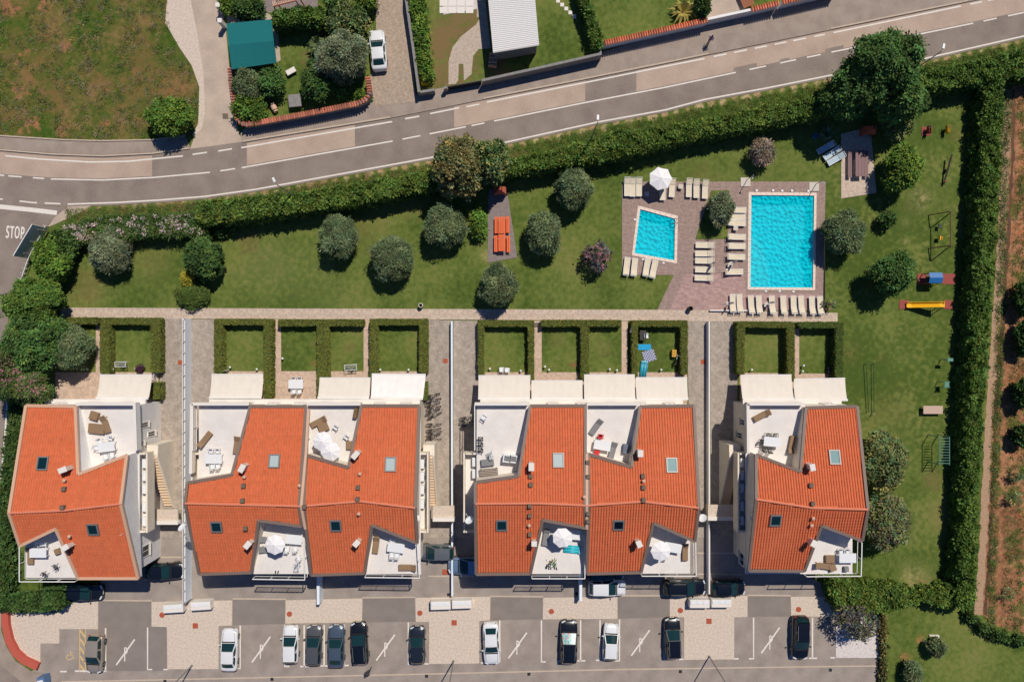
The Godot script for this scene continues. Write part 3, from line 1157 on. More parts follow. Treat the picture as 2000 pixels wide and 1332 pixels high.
func bicycle(label: String, x: float, y: float, deg: float, m: Material, h := 0.03, lean := .14) -> void:
	var o := thing("bicycle", label, "bicycle", G(x, y, h), deg_to_rad(-deg), "bicycles at the house wall")
	o.rotation.z = lean
	for z in [-.54, .54]:
		var st := nm()
		var n := 18
		for i in n:
			var t0 := TAU * i / n
			var t1 := TAU * (i + 1) / n
			beam(st, Vector3(0, .34 + sin(t0) * .32, z + cos(t0) * .32), Vector3(0, .34 + sin(t1) * .32, z + cos(t1) * .32), .05, .05)
		var wh := obj("wheel", done(st), MT.rubber, o)
		st = nm()
		for i in 6:
			var t := PI * i / 6
			beam(st, Vector3(0, .34 + sin(t) * .3, z + cos(t) * .3), Vector3(0, .34 - sin(t) * .3, z - cos(t) * .3), .008, .008)
		obj("spokes", done(st), MT.zinc, wh)
	var f := nm()
	var bb := Vector3(0, .30, .08)
	var seat := Vector3(0, .80, .22)
	var head := Vector3(0, .82, -.36)
	for s in [[bb, seat], [bb, head], [seat * Vector3(1, .93, 1), head], [bb, Vector3(0, .34, .54)], [seat * Vector3(1, .9, 1), Vector3(0, .34, .54)], [head + Vector3(0, .1, .03), Vector3(0, .34, -.54)]]:
		beam(f, s[0], s[1], .045, .045)
	obj("frame", done(f), m, o)
	f = nm()
	beam(f, head + Vector3(-.29, .17, .06), head + Vector3(.29, .17, .06), .035, .035)
	obj("handlebar", done(f), MT.zinc, o)
	f = nm()
	bbox(f, seat + Vector3(0, .09, .02), Vector3(.15, .06, .27), .02)
	obj("saddle", done(f), MT.rubber, o)
	f = nm()
	box(f, Vector3(0, .72, .56), Vector3(.14, .02, .34))
	obj("rack", done(f), MT.dark_metal, o)

func street_lamp(label: String, base: Vector3, h: float, arm: Vector3) -> void:
	var o := thing("street_lamp", label, "street lamp", base, 0.0, "street lamps")
	var st := nm()
	tube(st, Vector3.ZERO, Vector3(0, h, 0), .08, .045, 10)
	obj("post", done(st), MT.zinc, o)
	st = nm()
	tube(st, Vector3(0, h - .05, 0), Vector3(0, h + .05, 0) + arm * .7, .035)
	obj("arm", done(st), MT.zinc, o)
	st = nm()
	var a := arm.normalized()
	box(st, Vector3(0, h + .07, 0) + arm * .85, Vector3(.22, .1, .5), Basis(a.cross(Vector3.UP), Vector3.UP, -a))
	obj("lamp_head", done(st), MT.ac_white, o)
	st = nm()
	tube(st, Vector3.ZERO, Vector3(0, .25, 0), .13, .11, 10)
	obj("foot", done(st), MT.zinc, o)

func person(label: String, x: float, y: float, deg: float, shirt: Color, stride := .22) -> void:
	# one skin of tapered capsules joined by a smooth minimum, meshed as surface nets
	var J := {"pelvis": Vector3(0, .95, 0), "chest": Vector3(0, 1.30, -.02), "neck": Vector3(0, 1.48, -.01), "head": Vector3(0, 1.62, -.03), "head2": Vector3(0, 1.68, -.02)}
	var bones := [["pelvis", "chest", .145, .155], ["chest", "neck", .12, .06], ["neck", "head", .06, .09], ["head", "head2", .092, .095]]
	for s in [-1, 1]:
		var n := "l" if s < 0 else "r"
		J["hip" + n] = Vector3(s * .09, .92, 0)
		J["knee" + n] = Vector3(s * .10, .50, -s * stride * .6)
		J["ankle" + n] = Vector3(s * .10, .08, -s * stride + (.1 if s > 0 else .06))
		J["toe" + n] = J["ankle" + n] + Vector3(s * .02, -.03, -.17)
		J["sh" + n] = Vector3(s * .19, 1.40, 0)
		J["el" + n] = Vector3(s * .25, 1.13, s * stride * .3 + .02)
		J["wr" + n] = Vector3(s * .24, .90, s * stride * .7 - .06)
		J["hand" + n] = Vector3(s * .235, .80, s * stride * .8 - .09)
		bones += [["pelvis", "hip" + n, .13, .10], ["hip" + n, "knee" + n, .095, .06], ["knee" + n, "ankle" + n, .062, .042], ["ankle" + n, "toe" + n, .045, .035], ["chest", "sh" + n, .11, .065], ["sh" + n, "el" + n, .06, .045], ["el" + n, "wr" + n, .042, .03], ["wr" + n, "hand" + n, .032, .03]]
	var cell := .03
	var lo := Vector3(-.42, -.02, -.5)
	var nx := 29; var ny := 62; var nz := 34
	var field := PackedFloat32Array()
	field.resize(nx * ny * nz)
	field.fill(1.0)
	for b in bones:
		var p0: Vector3 = J[b[0]]
		var p1: Vector3 = J[b[1]]
		var rad: float = maxf(b[2], b[3]) + .08
		var mn := (p0.min(p1) - Vector3.ONE * rad - lo) / cell
		var mx := (p0.max(p1) + Vector3.ONE * rad - lo) / cell
		for k in range(maxi(0, int(mn.z)), mini(nz, int(mx.z) + 2)):
			for j in range(maxi(0, int(mn.y)), mini(ny, int(mx.y) + 2)):
				for i in range(maxi(0, int(mn.x)), mini(nx, int(mx.x) + 2)):
					var q := lo + Vector3(i, j, k) * cell
					var ba := p1 - p0
					var t := clampf((q - p0).dot(ba) / maxf(ba.length_squared(), 1e-6), 0.0, 1.0)
					var dd := (q - p0 - ba * t).length() - lerpf(b[2], b[3], t)
					var at := (k * ny + j) * nx + i
					var e: float = field[at]
					var hh := clampf(.5 + .5 * (e - dd) / .035, 0.0, 1.0)
					field[at] = lerpf(e, dd, hh) - .035 * hh * (1.0 - hh)
	var ids := {}
	var pts := []
	for k in nz - 1:
		for j in ny - 1:
			for i in nx - 1:
				var sum := Vector3.ZERO
				var cnt := 0
				for e in [[0,0,0,1,0,0],[0,1,0,1,1,0],[0,0,1,1,0,1],[0,1,1,1,1,1],[0,0,0,0,1,0],[1,0,0,1,1,0],[0,0,1,0,1,1],[1,0,1,1,1,1],[0,0,0,0,0,1],[1,0,0,1,0,1],[0,1,0,0,1,1],[1,1,0,1,1,1]]:
					var f0: float = field[((k + e[2]) * ny + j + e[1]) * nx + i + e[0]]
					var f1: float = field[((k + e[5]) * ny + j + e[4]) * nx + i + e[3]]
					if (f0 < 0.0) != (f1 < 0.0):
						sum += Vector3(e[0], e[1], e[2]).lerp(Vector3(e[3], e[4], e[5]), f0 / (f0 - f1))
						cnt += 1
				if cnt:
					ids[(k * ny + j) * nx + i] = pts.size()
					pts.append(lo + (Vector3(i, j, k) + sum / cnt) * cell)
	var st := nm()
	st.set_smooth_group(1)
	var skin := Color(.45, .25, .17)
	var trousers := Color(.03, .03, .05)
	var put := func(v: int) -> void:
		var p: Vector3 = pts[v]
		var col := shirt
		if p.y < .09: col = Color(.05, .05, .05)
		elif p.y < .94 and absf(p.x) < .2: col = trousers
		elif p.y > 1.50 or (p.y < 1.18 and absf(p.x) > .19): col = skin
		if p.y > 1.66 or (p.y > 1.56 and p.z > .0): col = Color(.03, .02, .015)
		st.set_color(col)
		st.add_vertex(p)
	for k in range(1, nz - 1):
		for j in range(1, ny - 1):
			for i in range(1, nx - 1):
				var f0: float = field[(k * ny + j) * nx + i]
				for ax in 3:
					var d: Array = [[1, 0, 0], [0, 1, 0], [0, 0, 1]][ax]
					var f1: float = field[((k + d[2]) * ny + j + d[1]) * nx + i + d[0]]
					if (f0 < 0.0) == (f1 < 0.0): continue
					var u: Array = [[0, 1, 0], [0, 0, 1], [1, 0, 0]][ax]
					var w: Array = [[0, 0, 1], [1, 0, 0], [0, 1, 0]][ax]
					var q := []
					for s in [[0, 0], [1, 0], [1, 1], [0, 1]]:
						q.append(ids[((k - u[2] * s[0] - w[2] * s[1]) * ny + j - u[1] * s[0] - w[1] * s[1]) * nx + i - u[0] * s[0] - w[0] * s[1]])
					if f0 < 0.0: q.reverse()
					for v in [0, 1, 2, 0, 2, 3]: put.call(q[v])
	var m := mat("person", Color.WHITE, .8)
	m.vertex_color_use_as_albedo = true
	var o := obj("person", done(st), m)
	o.position = G(x, y, .12)
	o.rotation.y = deg_to_rad(-deg)
	tag(o, label, "person")
# ---------------------------------------------------------------- the place
const KERB := [-80, 280, 0, 294, 100, 302.5, 200, 306, 300, 301, 370, 291, 477, 277.5, 760, 231, 945, 194, 1125, 159, 1300, 124, 1382, 107, 1625, 57.5, 1887, 4, 2100, -40]
const CENTRE := [-80, 334, 16, 344, 99, 350, 200, 352, 300, 347, 410, 337, 472, 328, 767, 276, 910, 248, 1142, 201, 1300, 171, 1437, 142, 1624, 102.5, 1787, 69, 1901, 46, 2000, 25, 2100, 4]
const LOWER := [-80, 378, 0, 389, 64, 396, 135, 399, 225, 396, 312, 391, 400, 384, 500, 370, 710, 332, 847, 307, 975, 281, 1167, 239, 1300, 215, 1375, 195, 1500, 172, 1625, 147, 1810, 114, 2000, 71, 2100, 48]

func between(line: Array, x0: float, x1: float, dy := 0.0) -> Array:   # the part of a grid polyline from x0 to x1
	var r := [x0, at_y(line, x0) + dy]
	for i in range(0, line.size(), 2):
		if line[i] > x0 + 1 and line[i] < x1 - 1: r += [line[i], line[i + 1] + dy]
	return r + [x1, at_y(line, x1) + dy]

func back(a: Array) -> Array:
	var r := []
	for i in range(a.size() - 2, -1, -2): r += [a[i], a[i + 1]]
	return r

func ring(st: SurfaceTool, o: PackedVector2Array, n: PackedVector2Array, y: float) -> void:
	for i in 4:
		var j := (i + 1) % 4
		flat(st, PackedVector2Array([o[i], o[j], n[j], n[i]]), y)

func _ready() -> void:
	rng.seed = 20240611
	var cam := Camera3D.new()
	cam.name = "camera"
	cam.position = Vector3(0, CAM_H, 0)
	cam.rotation_degrees = Vector3(-90, 0, 0)
	cam.fov = 50.85
	cam.near = 0.5
	cam.far = 4000.0
	add_child(cam)
	var sky := ProceduralSkyMaterial.new()
	sky.sky_top_color = Color(0.16, 0.27, 0.46)
	sky.sky_horizon_color = Color(0.42, 0.50, 0.60)
	sky.sky_curve = 0.12
	sky.ground_bottom_color = Color(0.18, 0.18, 0.14)
	sky.ground_horizon_color = Color(0.36, 0.40, 0.42)
	var env := Environment.new()
	env.background_mode = Environment.BG_SKY
	env.sky = Sky.new()
	env.sky.sky_material = sky
	env.background_energy_multiplier = 1.1
	env.tonemap_mode = Environment.TONE_MAPPER_LINEAR
	env.tonemap_exposure = 1.0
	env.sdfgi_enabled = true
	env.ssao_enabled = true
	env.ssil_enabled = true
	var we := WorldEnvironment.new()
	we.name = "sky"
	we.environment = env
	add_child(we)
	var sun := DirectionalLight3D.new()
	sun.name = "sun"
	sun.light_color = Color(1.0, 0.965, 0.915)
	sun.light_energy = 1.2
	sun.light_angular_distance = 0.5
	sun.shadow_enabled = true
	sun.basis = Basis.looking_at(Vector3(-0.272, -0.839, 0.474), Vector3.UP)
	add_child(sun)
	materials()
	ground_and_roads()
	parking()
	houses()
	garden_plots()
	pools()
	hedges()
	trees()
	lawn_things()
	terrace_things()
	north_side()
	cars()

func materials() -> void:
	mat("twig", C(62, 66, 30), .95)
	mat("bark", C(92, 78, 62), .95)
	mat("white_paint", C(232, 230, 226), .5)
	mat("ac_white", C(228, 230, 232), .4)
	mat("white_stone", C(228, 222, 214), .8)
	mat("concrete_pale", C(205, 196, 184), .9)
	mat("clay_pale", C(206, 170, 146), .85)
	mat("clay", C(170, 84, 58), .85)
	mat("stone_brown", C(112, 98, 84), .9)
	mat("chimney", C(214, 198, 184), .85)
	mat("zinc", C(132, 132, 132), .45, .3)
	mat("dark_metal", C(48, 46, 46), .5, .2)
	mat("rubber", C(24, 24, 25), .8)
	mat("dark_glass", C(32, 44, 50), .08)
	mat("sky_glass", C(128, 160, 160), .15)
	mat("pale_glass", C(176, 190, 190), .2)
	mat("deep_glass", C(14, 44, 50), .08)
	mat("black_glass", C(12, 16, 20), .06)
	mat("car_glass", C(24, 52, 56), .06)
	mat("lamp_glass", C(205, 210, 214), .12)
	mat("tail_red", C(150, 20, 18), .2)
	mat("ridge", C(214, 128, 98), .8)
	mat("gutter", C(122, 103, 92), .6)
	mat("sand_trim", C(206, 166, 138), .8)
	mat("step_stone", C(226, 198, 166), .85)
	mat("blue_wall", C(226, 234, 242), .8)
	grain("terrace", [C(216, 210, 205), C(228, 223, 218)], 9.0, .01, .05, .4, .7, .06)
	grain("plaster", [C(222, 210, 192), C(236, 226, 210)], 7.0, .01, .06, .4, .9, .05)
	grain("plaster_white", [C(224, 222, 220), C(238, 236, 234)], 7.0, .01, .06, .4, .9, .05)
	grain("tile_plain", [C(192, 100, 62), C(208, 111, 70), C(218, 122, 80)], 6.0, .015, .2, .5, .85, .2)
	for n in ["tile_plain"]: MT[n].vertex_color_use_as_albedo = true
	var sh := mat("sunshade", Color.WHITE, .3)
	var sn := NoiseTexture2D.new()
	sn.width = 128; sn.height = 64
	sn.noise = FastNoiseLite.new()
	sn.noise.frequency = .05
	var gr := Gradient.new()
	gr.colors = PackedColorArray([C(30, 120, 125), C(70, 200, 200), C(210, 225, 225), C(200, 50, 60)])
	gr.offsets = PackedFloat32Array([0.2, 0.45, 0.6, 0.75])
	sn.color_ramp = gr
	sh.albedo_texture = sn
	sh.uv1_triplanar = true
	sh.uv1_scale = Vector3(.8, .8, .8)
	# ground
	var asphalt := grain("asphalt", [C(126, 115, 107), C(140, 128, 119), C(150, 138, 128)], 14.0, .008, .12, .45, .92, .14)
	asphalt.metallic_specular = .25
	grain("asphalt_tan", [C(166, 146, 130), C(180, 159, 142), C(190, 169, 152)], 14.0, .008, .12, .45, .92, .12)
	grain("asphalt_lot", [C(136, 126, 118), C(152, 141, 132), C(164, 153, 144)], 12.0, .01, .14, .45, .92, .16)
	grain("asphalt_lane", [C(126, 117, 110), C(140, 131, 124)], 12.0, .01, .14, .45, .92, .16)
	grain("pavement", [C(140, 126, 115), C(155, 140, 128), C(166, 152, 140)], 10.0, .01, .12, .5, .92, .14)
	grain("concrete_lane", [C(170, 154, 140), C(184, 166, 150), C(198, 178, 160)], 12.0, .008, .1, .4, .92, .1)
	grain("gravel", [C(176, 160, 144), C(208, 192, 176), C(224, 210, 194)], 5.0, .03, .25, .6, .95, .3, 2.0)
	grain("gravel_white", [C(176, 168, 162), C(214, 206, 202), C(234, 228, 226)], 5.0, .03, .25, .6, .95, .3, 2.0)
	grain("flagstone", [C(150, 136, 120), C(186, 170, 154), C(206, 192, 176)], 4.0, .02, .12, .6, .9, .2, 2.0)
	grain("paint_white", [C(214, 206, 196), C(236, 230, 222)], 6.0, .03, .2, .6, .8, .2)
	grain("paint_yellow", [C(196, 168, 116), C(216, 186, 132)], 6.0, .03, .2, .6, .8, .2)
	grain("kerbstone", [C(176, 160, 142), C(206, 188, 168)], 6.0, .03, .2, .6, .9, .2)
	grain("soil", [C(132, 72, 46), C(164, 94, 62), C(184, 120, 86)], 14.0, .012, .12, .5, .95, .2, 1.0)
	grain("soil_dark", [C(80, 56, 42), C(112, 82, 60)], 4.0, .03, .2, .6, .95, .3)  # shade of the rut painted in as a darker soil tone
	grain("track_soil", [C(136, 108, 84), C(172, 142, 114), C(190, 160, 132)], 5.0, .03, .2, .6, .95, .3)
	pavers("path_pavers", [C(186, 166, 148), C(206, 188, 170)], 3.2, 16, 16, C(160, 138, 120))
	pavers("patio_pavers", [C(190, 164, 144), C(206, 182, 162)], 3.2, 12, 12, C(160, 124, 100), .85, false)
	pavers("lane_pavers", [C(146, 135, 124), C(166, 154, 142), C(180, 167, 154)], 7.0, 35, 35, C(132, 121, 111))
	pavers("pool_pavers", [C(140, 118, 110), C(154, 132, 122), C(166, 144, 132)], 3.2, 14, 28, C(120, 92, 86))
	pavers("pool_pavers_light", [C(158, 128, 122), C(186, 156, 148)], 4.2, 10, 22, C(122, 92, 90))
	pavers("grey_pavers", [C(126, 114, 112), C(142, 130, 126)], 3.2, 14, 28, C(104, 94, 92))
	pavers("cobbles", [C(150, 134, 118), C(186, 166, 146)], 3.0, 20, 20, C(120, 104, 90))
	# pool
	mat("pool_floor", C(40, 214, 236), .5)
	mat("coping", C(232, 212, 196), .8)
	# lawn: brown and bare spots where the grass is worn
	var dry := C(128, 112, 72)
	var pale := C(190, 166, 128)
	var brown := C(116, 94, 62)
	var spots := [[1800, 392, 34, pale, .75], [1768, 432, 14, pale, .6], [1768, 470, 14, pale, .5], [1775, 405, 20, dry, .5], [1790, 1125, 40, pale, .45], [1820, 935, 30, dry, .6], [1850, 1010, 40, dry, .3], [1730, 800, 60, dry, .25], [1655, 690, 30, dry, .5], [1720, 700, 16, dry, .5], [1870, 262, 20, dry, .5], [1800, 1140, 12, C(176, 120, 90), .6],
		[1798, 1250, 12, C(178, 120, 84), .7], [1770, 1290, 14, C(178, 120, 84), .7], [1712, 1270, 12, C(130, 96, 66), .6], [450, 500, 40, C(112, 122, 62), .4], [620, 560, 60, C(96, 108, 60), .35], [700, 440, 60, dry, .3], [820, 400, 40, dry, .4], [480, 470, 26, brown, .5], [540, 520, 90, C(90, 104, 56), .3], [290, 510, 50, dry, .3], [170, 560, 50, brown, .35], [640, 470, 24, C(110, 110, 66), .3], [950, 500, 14, pale, .5], [1030, 330, 20, dry, .5], [1160, 520, 50, dry, .2], [1480, 330, 60, C(104, 112, 58), .4],
		[1370, 350, 40, dry, .3], [620, 750, 10, dry, .3], [612, 668, 12, dry, .4], [680, 676, 14, dry, .4], [612, 708, 8, C(140, 96, 72), .5], [1119, 712, 8, C(150, 90, 74), .6], [1090, 660, 20, dry, .3], [1180, 680, 20, dry, .3], [1270, 690, 30, dry, .25]]
	for i in 46:
		var x: float = -60.0 + i * 46.0
		spots.append([x, at_y(LOWER, x) + 9 + R(-2, 2), R(7, 12), pale, .95])
		spots.append([x + 22, at_y(LOWER, x + 22) + 8, R(6, 11), C(186, 150, 120), .9])
		spots.append([x + R(-20, 20), at_y(LOWER, x) + R(18, 30), R(10, 24), brown if x < 1000 else dry, .75 if x < 1000 else .4])
	for i in 40: spots.append([R(1640, 1880), R(220, 1120), R(30, 80), C(74, 92, 40), .4])
	for i in 16: spots.append([870 + R(-30, 110), R(10, 150), R(20, 46), C(126, 106, 72), .75])
	for i in 8: spots.append([R(440, 640), R(100, 200), R(10, 24), C(120, 104, 66), .6])
	ground_map("lawn", 1024, 128.0, 11, [C(68, 86, 36), C(88, 104, 47), C(106, 117, 58), C(122, 123, 70)], spots, .012, .16, .42)
	var rough := []
	var soilc := C(160, 112, 80)
	for i in 70: rough.append([R(-40, 375), R(-20, 262), R(10, 46), [C(136, 102, 68), C(152, 112, 80), C(60, 92, 30), C(120, 98, 60)][i % 4], .5])
	for q in [[8, 10, 18], [20, 20, 20], [38, 104, 6], [30, 124, 7], [114, 66, 6], [50, 100, 10], [80, 12, 14], [130, 90, 12], [206, 240, 12], [40, 180, 20], [55, 240, 26], [120, 250, 18]]: rough.append([q[0], q[1], q[2], soilc, .9])
	ground_map("meadow", 1024, 128.0, 23, [C(48, 74, 24), C(74, 92, 36), C(104, 100, 52), C(134, 112, 74)], rough, .02, .14, .5)
	var farm := []
	for i in 26:
		var y := i * 46.0 + 180
		farm.append([1966 + R(-5, 5) - (y - 200) * .03, y, R(8, 20), C(84, 96, 46), .8])
		farm.append([1945 - (y - 200) * .035, y, R(8, 14), C(196, 152, 122), .7])
		farm.append([R(1975, 2010), y, R(10, 26), C(70, 92, 36) if i % 3 else C(196, 122, 84), .6])
	ground_map("farm", 1024, 128.0, 37, [C(126, 86, 60), C(156, 110, 80), C(182, 134, 100)], farm, .02, .16, .5)

func ground_and_roads() -> void:
	var st := nm()
	var pool := W([1215, 355, 1612, 355, 1612, 607, 1215, 607])
	ring(st, PackedVector2Array([Vector2(-1500, -1500), Vector2(1500, -1500), Vector2(1500, 1500), Vector2(-1500, 1500)]), pool, 0.0)
	flat(st, W([1215, 537, 1316, 537, 1283, 607, 1215, 607]), 0.0)
	structure("ground", done(st), MT.lawn, "short mown lawn with dry patches around the houses and pools")
	structure("meadow", sheet([-300, -300, 326, -300, 326, 0, 322, 44, 350, 95, 374, 130, 388, 170, 386, 240, 378, 264, 362, 267, 300, 274, 200, 276, 125, 274, 0, 266, -300, 240], .012), MT.meadow, "rough weedy meadow with bare reddish earth beside the lane")
	structure("farm_land", sheet([1978, 165, 1966, 300, 1948, 560, 1932, 830, 1918, 1100, 1912, 1195, 1948, 1222, 1990, 1240, 2300, 1250, 2300, 100], .012), MT.farm, "strip of red tilled earth beyond the tall hedge")
	for q in [["earth_track", 7, 22, "track_soil"], ["furrow_shade", 25, 31, "soil_dark"]]:  # the second strip is flat, the shade of a rut put into its colour
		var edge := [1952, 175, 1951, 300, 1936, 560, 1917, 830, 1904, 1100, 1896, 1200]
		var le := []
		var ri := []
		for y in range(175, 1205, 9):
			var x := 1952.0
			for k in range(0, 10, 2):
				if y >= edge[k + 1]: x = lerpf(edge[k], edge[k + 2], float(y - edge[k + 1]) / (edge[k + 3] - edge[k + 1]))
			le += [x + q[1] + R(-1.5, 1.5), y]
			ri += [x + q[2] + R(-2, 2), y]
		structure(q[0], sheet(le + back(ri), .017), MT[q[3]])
	structure("pavement", sheet([132, 404, 178, 402, 150, 418, 108, 438, 92, 444, 106, 425], .034), MT.concrete_lane, "pale wedge of pavement at the side street corner")
	# main road
	var road := structure("road", sheet(between(KERB, -80, 2100) + back(between(LOWER, -80, 2100, 5)), .03), MT.asphalt, "two lane asphalt road running past the gardens")
	for q in [[-80, 297], [482, 693], [887, 1143], [1243, 2100]]:
		obj("resurfaced_strip", sheet(between(KERB, q[0], q[1], 3) + back(between(CENTRE, q[0], q[1], -3)), .034), MT.asphalt_tan, road)
	for q in [[1433, 1478, 10], [1524, 1542, 7], [1612, 1648, 9]]:
		obj("road_patch", sheet(between(CENTRE, q[0], q[1], -q[2]) + back(between(CENTRE, q[0], q[1], 2)), .038), MT.asphalt, road)
	for q in [[-80, 8], [16, 42], [64, 86], [99, 410], [430, 459], [472, 767], [786, 821], [839, 910], [921, 946], [965, 1437], [1464, 1496], [1524, 1555], [1576, 1603], [1624, 1787], [1787, 1901], [1921, 1947], [1969, 2090]]:
		stripe("lane_marking", between(CENTRE, q[0], q[1]), .15, .042, MT.paint_white, road)
	for q in [[-80, 5], [38, 72], [87, 118], [132, 2090]]:
		stripe("lane_marking", between(LOWER, q[0], q[1]), .16, .042, MT.paint_white, road)
	var upl := [10, 304.5, 75, 311, 175, 317, 250, 315.5, 357, 305, 376, 302, 404, 298, 426, 295.5, 453, 291, 471, 289, 766, 238, 791, 232.5, 819, 227.5, 840, 222.5, 897, 211, 911, 209, 936, 204, 951, 200, 1140, 162.5, 1300, 130, 1376, 115, 1394, 111, 1650, 60, 1877, 12.5, 2090, -31]
	for q in [[10, 357], [376, 404], [426, 453], [471, 766], [791, 819], [840, 897], [911, 936], [951, 1376], [1394, 1419], [1434, 1459], [1474, 1498], [1513, 1536], [1549, 1574], [1590, 1611], [1628, 1877], [1895, 1918], [1930, 2090]]:
		stripe("lane_marking", between(upl, q[0], q[1]), .16, .042, MT.paint_white, road)
	st = nm()
	ribbon(st, [-20, 401, 0, 404, 60, 410, 111, 416], .5, .043)
	obj("stop_line", done(st), MT.paint_white, road)
	# side street
	var side := structure("side_street", sheet([-80, 384, 0, 394, 64, 401, 134, 405, 106, 425, 90, 443, 57, 500, 36, 560, 16, 620, 8, 700, 13, 780, 6, 850, 1, 920, -12, 1150, -14, 1250, 10, 1295, 40, 1318, 30, 1500, -300, 1500, -300, 384], .026), MT.asphalt, "side street running down the left edge past the trees")
	var tm := TextMesh.new()
	tm.text = "STOP"
	var sf := SystemFont.new()
	sf.font_weight = 700
	sf.font_names = PackedStringArray(["Droid Sans"])
	tm.font = sf
	tm.font_size = 64
	tm.pixel_size = .0168
	tm.depth = .004
	var tx := obj("stop_lettering", tm, MT.paint_white, side, G(29, 454.5, .036))
	tx.rotation_degrees = Vector3(-90, -4, 0)
	tx.scale = Vector3(.82, 1.75, 1)
	# kerb and pavements to the north of the road
	var wallside := [470, 262, 482, 246, 600, 228, 715, 206, 730, 200, 800, 190, 830, 178, 940, 160, 1172, 104, 1300, 66, 1380, 45, 1530, 8, 1700, -30, 2100, -120]
	structure("pavement", slab([-80, 252, 0, 267, 125, 275, 200, 277, 300, 275, 362, 267] + back(between(KERB, -80, 371, -3)), 0, .12), MT.pavement, "grey pavement between the weedy meadow and the road")
	structure("pavement", slab(wallside + back(between(KERB, 474, 2100, 1)), 0, .11), MT.pavement, "grey pavement below the garden walls")
	for q in [[-80, 371], [474, 762], [944, 1384], [1622, 1890]]:
		st = nm()
		fence_line(st, between(KERB, q[0], q[1], -1), 0.0, .15, .16)
		structure("kerb", done(st), MT.kerbstone)
	st = nm()
	fence_line(st, [-80, 251, 0, 266, 125, 274, 200, 276, 300, 274, 362, 266], 0, .22, .14)
	structure("kerb", done(st), MT.kerbstone)
	structure("dirt_shoulder", sheet([326, -200, 372, -200, 372, 0, 384, 60, 397, 140, 400, 222, 394, 250, 380, 266, 376, 262, 387, 240, 389, 170, 374, 128, 350, 93, 322, 44, 326, 0], .02), MT.gravel, "pale dirt shoulder beside the lane")
	structure("lane", sheet([372, -200, 428, -200, 430, 0, 441, 60, 448, 140, 462, 240, 466, 262, 478, 277, 371, 291, 380, 266, 394, 250, 400, 222, 397, 140, 384, 60, 372, 0], .024), MT.concrete_lane, "narrow concrete lane leading north from the road")
	obj("drain_cover", sheet([434, 222, 445, 222, 446, 233, 435, 233], .03), MT.stone_brown, get_node("lane"))
	structure("cobbled_drive", sheet([733, -100, 790, -100, 800, 60, 812, 186, 812, 200, 733, 208, 722, 190, 724, 150, 735, 60], .125), MT.cobbles, "cobbled drive between two garden walls")
	# paths among the houses
	var path := structure("garden_path", slab([118, 601, 1283, 605, 1390, 606, 1636, 611, 1636, 631, 1340, 627, 834, 624, 118, 622], 0, .05), MT.path_pavers, "long pinkish paved path along the hedged gardens")
	for q in [[187, 622, 195, 622, 195, 727, 187, 727], [530, 624, 549, 624, 549, 727, 530, 727], [710, 624, 722, 624, 722, 742, 710, 742], [1042, 627, 1058, 627, 1058, 742, 1042, 742], [1214, 627, 1226, 627, 1226, 734, 1214, 734], [1552, 630, 1561, 630, 1561, 742, 1552, 742]]:
		obj("side_path", sheet(q, .046), MT.patio_pavers, path)
	for q in [[108, 727, 312, 727, 300, 792, 108, 792], [418, 725, 520, 725, 520, 792, 418, 792], [520, 725, 834, 725, 834, 792, 520, 792], [936, 727, 1342, 727, 1342, 792, 936, 792], [1445, 728, 1636, 730, 1640, 792, 1445, 792]]:
		structure("patio", sheet(q, .04), MT.patio_pavers)
	for q in [[312, 622, 357, 622, 357, 1050, 312, 1050], [373, 624, 418, 624, 418, 800, 373, 1050], [834, 624, 880, 626, 880, 1050, 810, 1050], [886, 626, 936, 627, 936, 792, 925, 1050, 886, 1050], [1342, 627, 1384, 628, 1384, 1050, 1350, 1050], [1388, 628, 1440, 629, 1440, 1050, 1388, 1050]]:
		structure("drive", sheet(q, .042), MT.lane_pavers)
	for q in [[352, 708], [870, 705], [1373, 707]]:
		obj("manhole", sheet([q[0] - 4.5, q[1] - 4.5, q[0] + 4.5, q[1] - 4.5, q[0] + 4.5, q[1] + 4.5, q[0] - 4.5, q[1] + 4.5], .047), MT.clay, path)
	# dividing walls on the drives
	for q in [[[358, 622, 359, 1178], 1.6, "white dividing wall with pale east face between the two left drives", "white_stone"], [[882, 627, 883, 1164], .9, "long white dividing wall on the drive in the middle", "blue_wall"], [[1385.5, 628, 1385.5, 1160], .9, "long white dividing wall on the right drive with a dark shadow side", "white_stone"]]:
		var o := thing("dividing_wall", q[2], "wall")
		st = nm()
		fence_line(st, q[0], 0, q[1], .30 if q[1] > 1.0 else .20, q[1])
		obj("wall", done(st), MT.blue_wall, o)
		st = nm()
		fence_line(st, q[0], q[1] + .003, q[1] + .06, .24 if q[1] > 1.0 else .16, q[1])
		obj("coping", done(st), MT[q[3]], o)
		if q[1] > 1.0:
			st = nm()
			var a: Vector3 = G(q[0][0] - 2, q[0][1], q[1] + .6)
			var b: Vector3 = G(q[0][2] - 2, q[0][3], q[1] + .6)
			beam(st, a, b, .06, .06)
			for k in 26: box(st, a.lerp(b, k / 25.0) - Vector3(0, .3, 0), Vector3(.05, .54, .05))
			obj("handrail", done(st), MT.white_paint, o)
	for q in [[[628, 1100, 628, 1171], 1.5, "short pale partition wall by the garages of the second house"], [[1132, 1100, 1132, 1164], 1.5, "short pale partition wall by the garages of the third house"]]:
		var o := thing("partition_wall", q[2], "wall")
		st = nm()
		fence_line(st, q[0], 0, q[1], .3)
		obj("wall", done(st), MT.blue_wall, o)

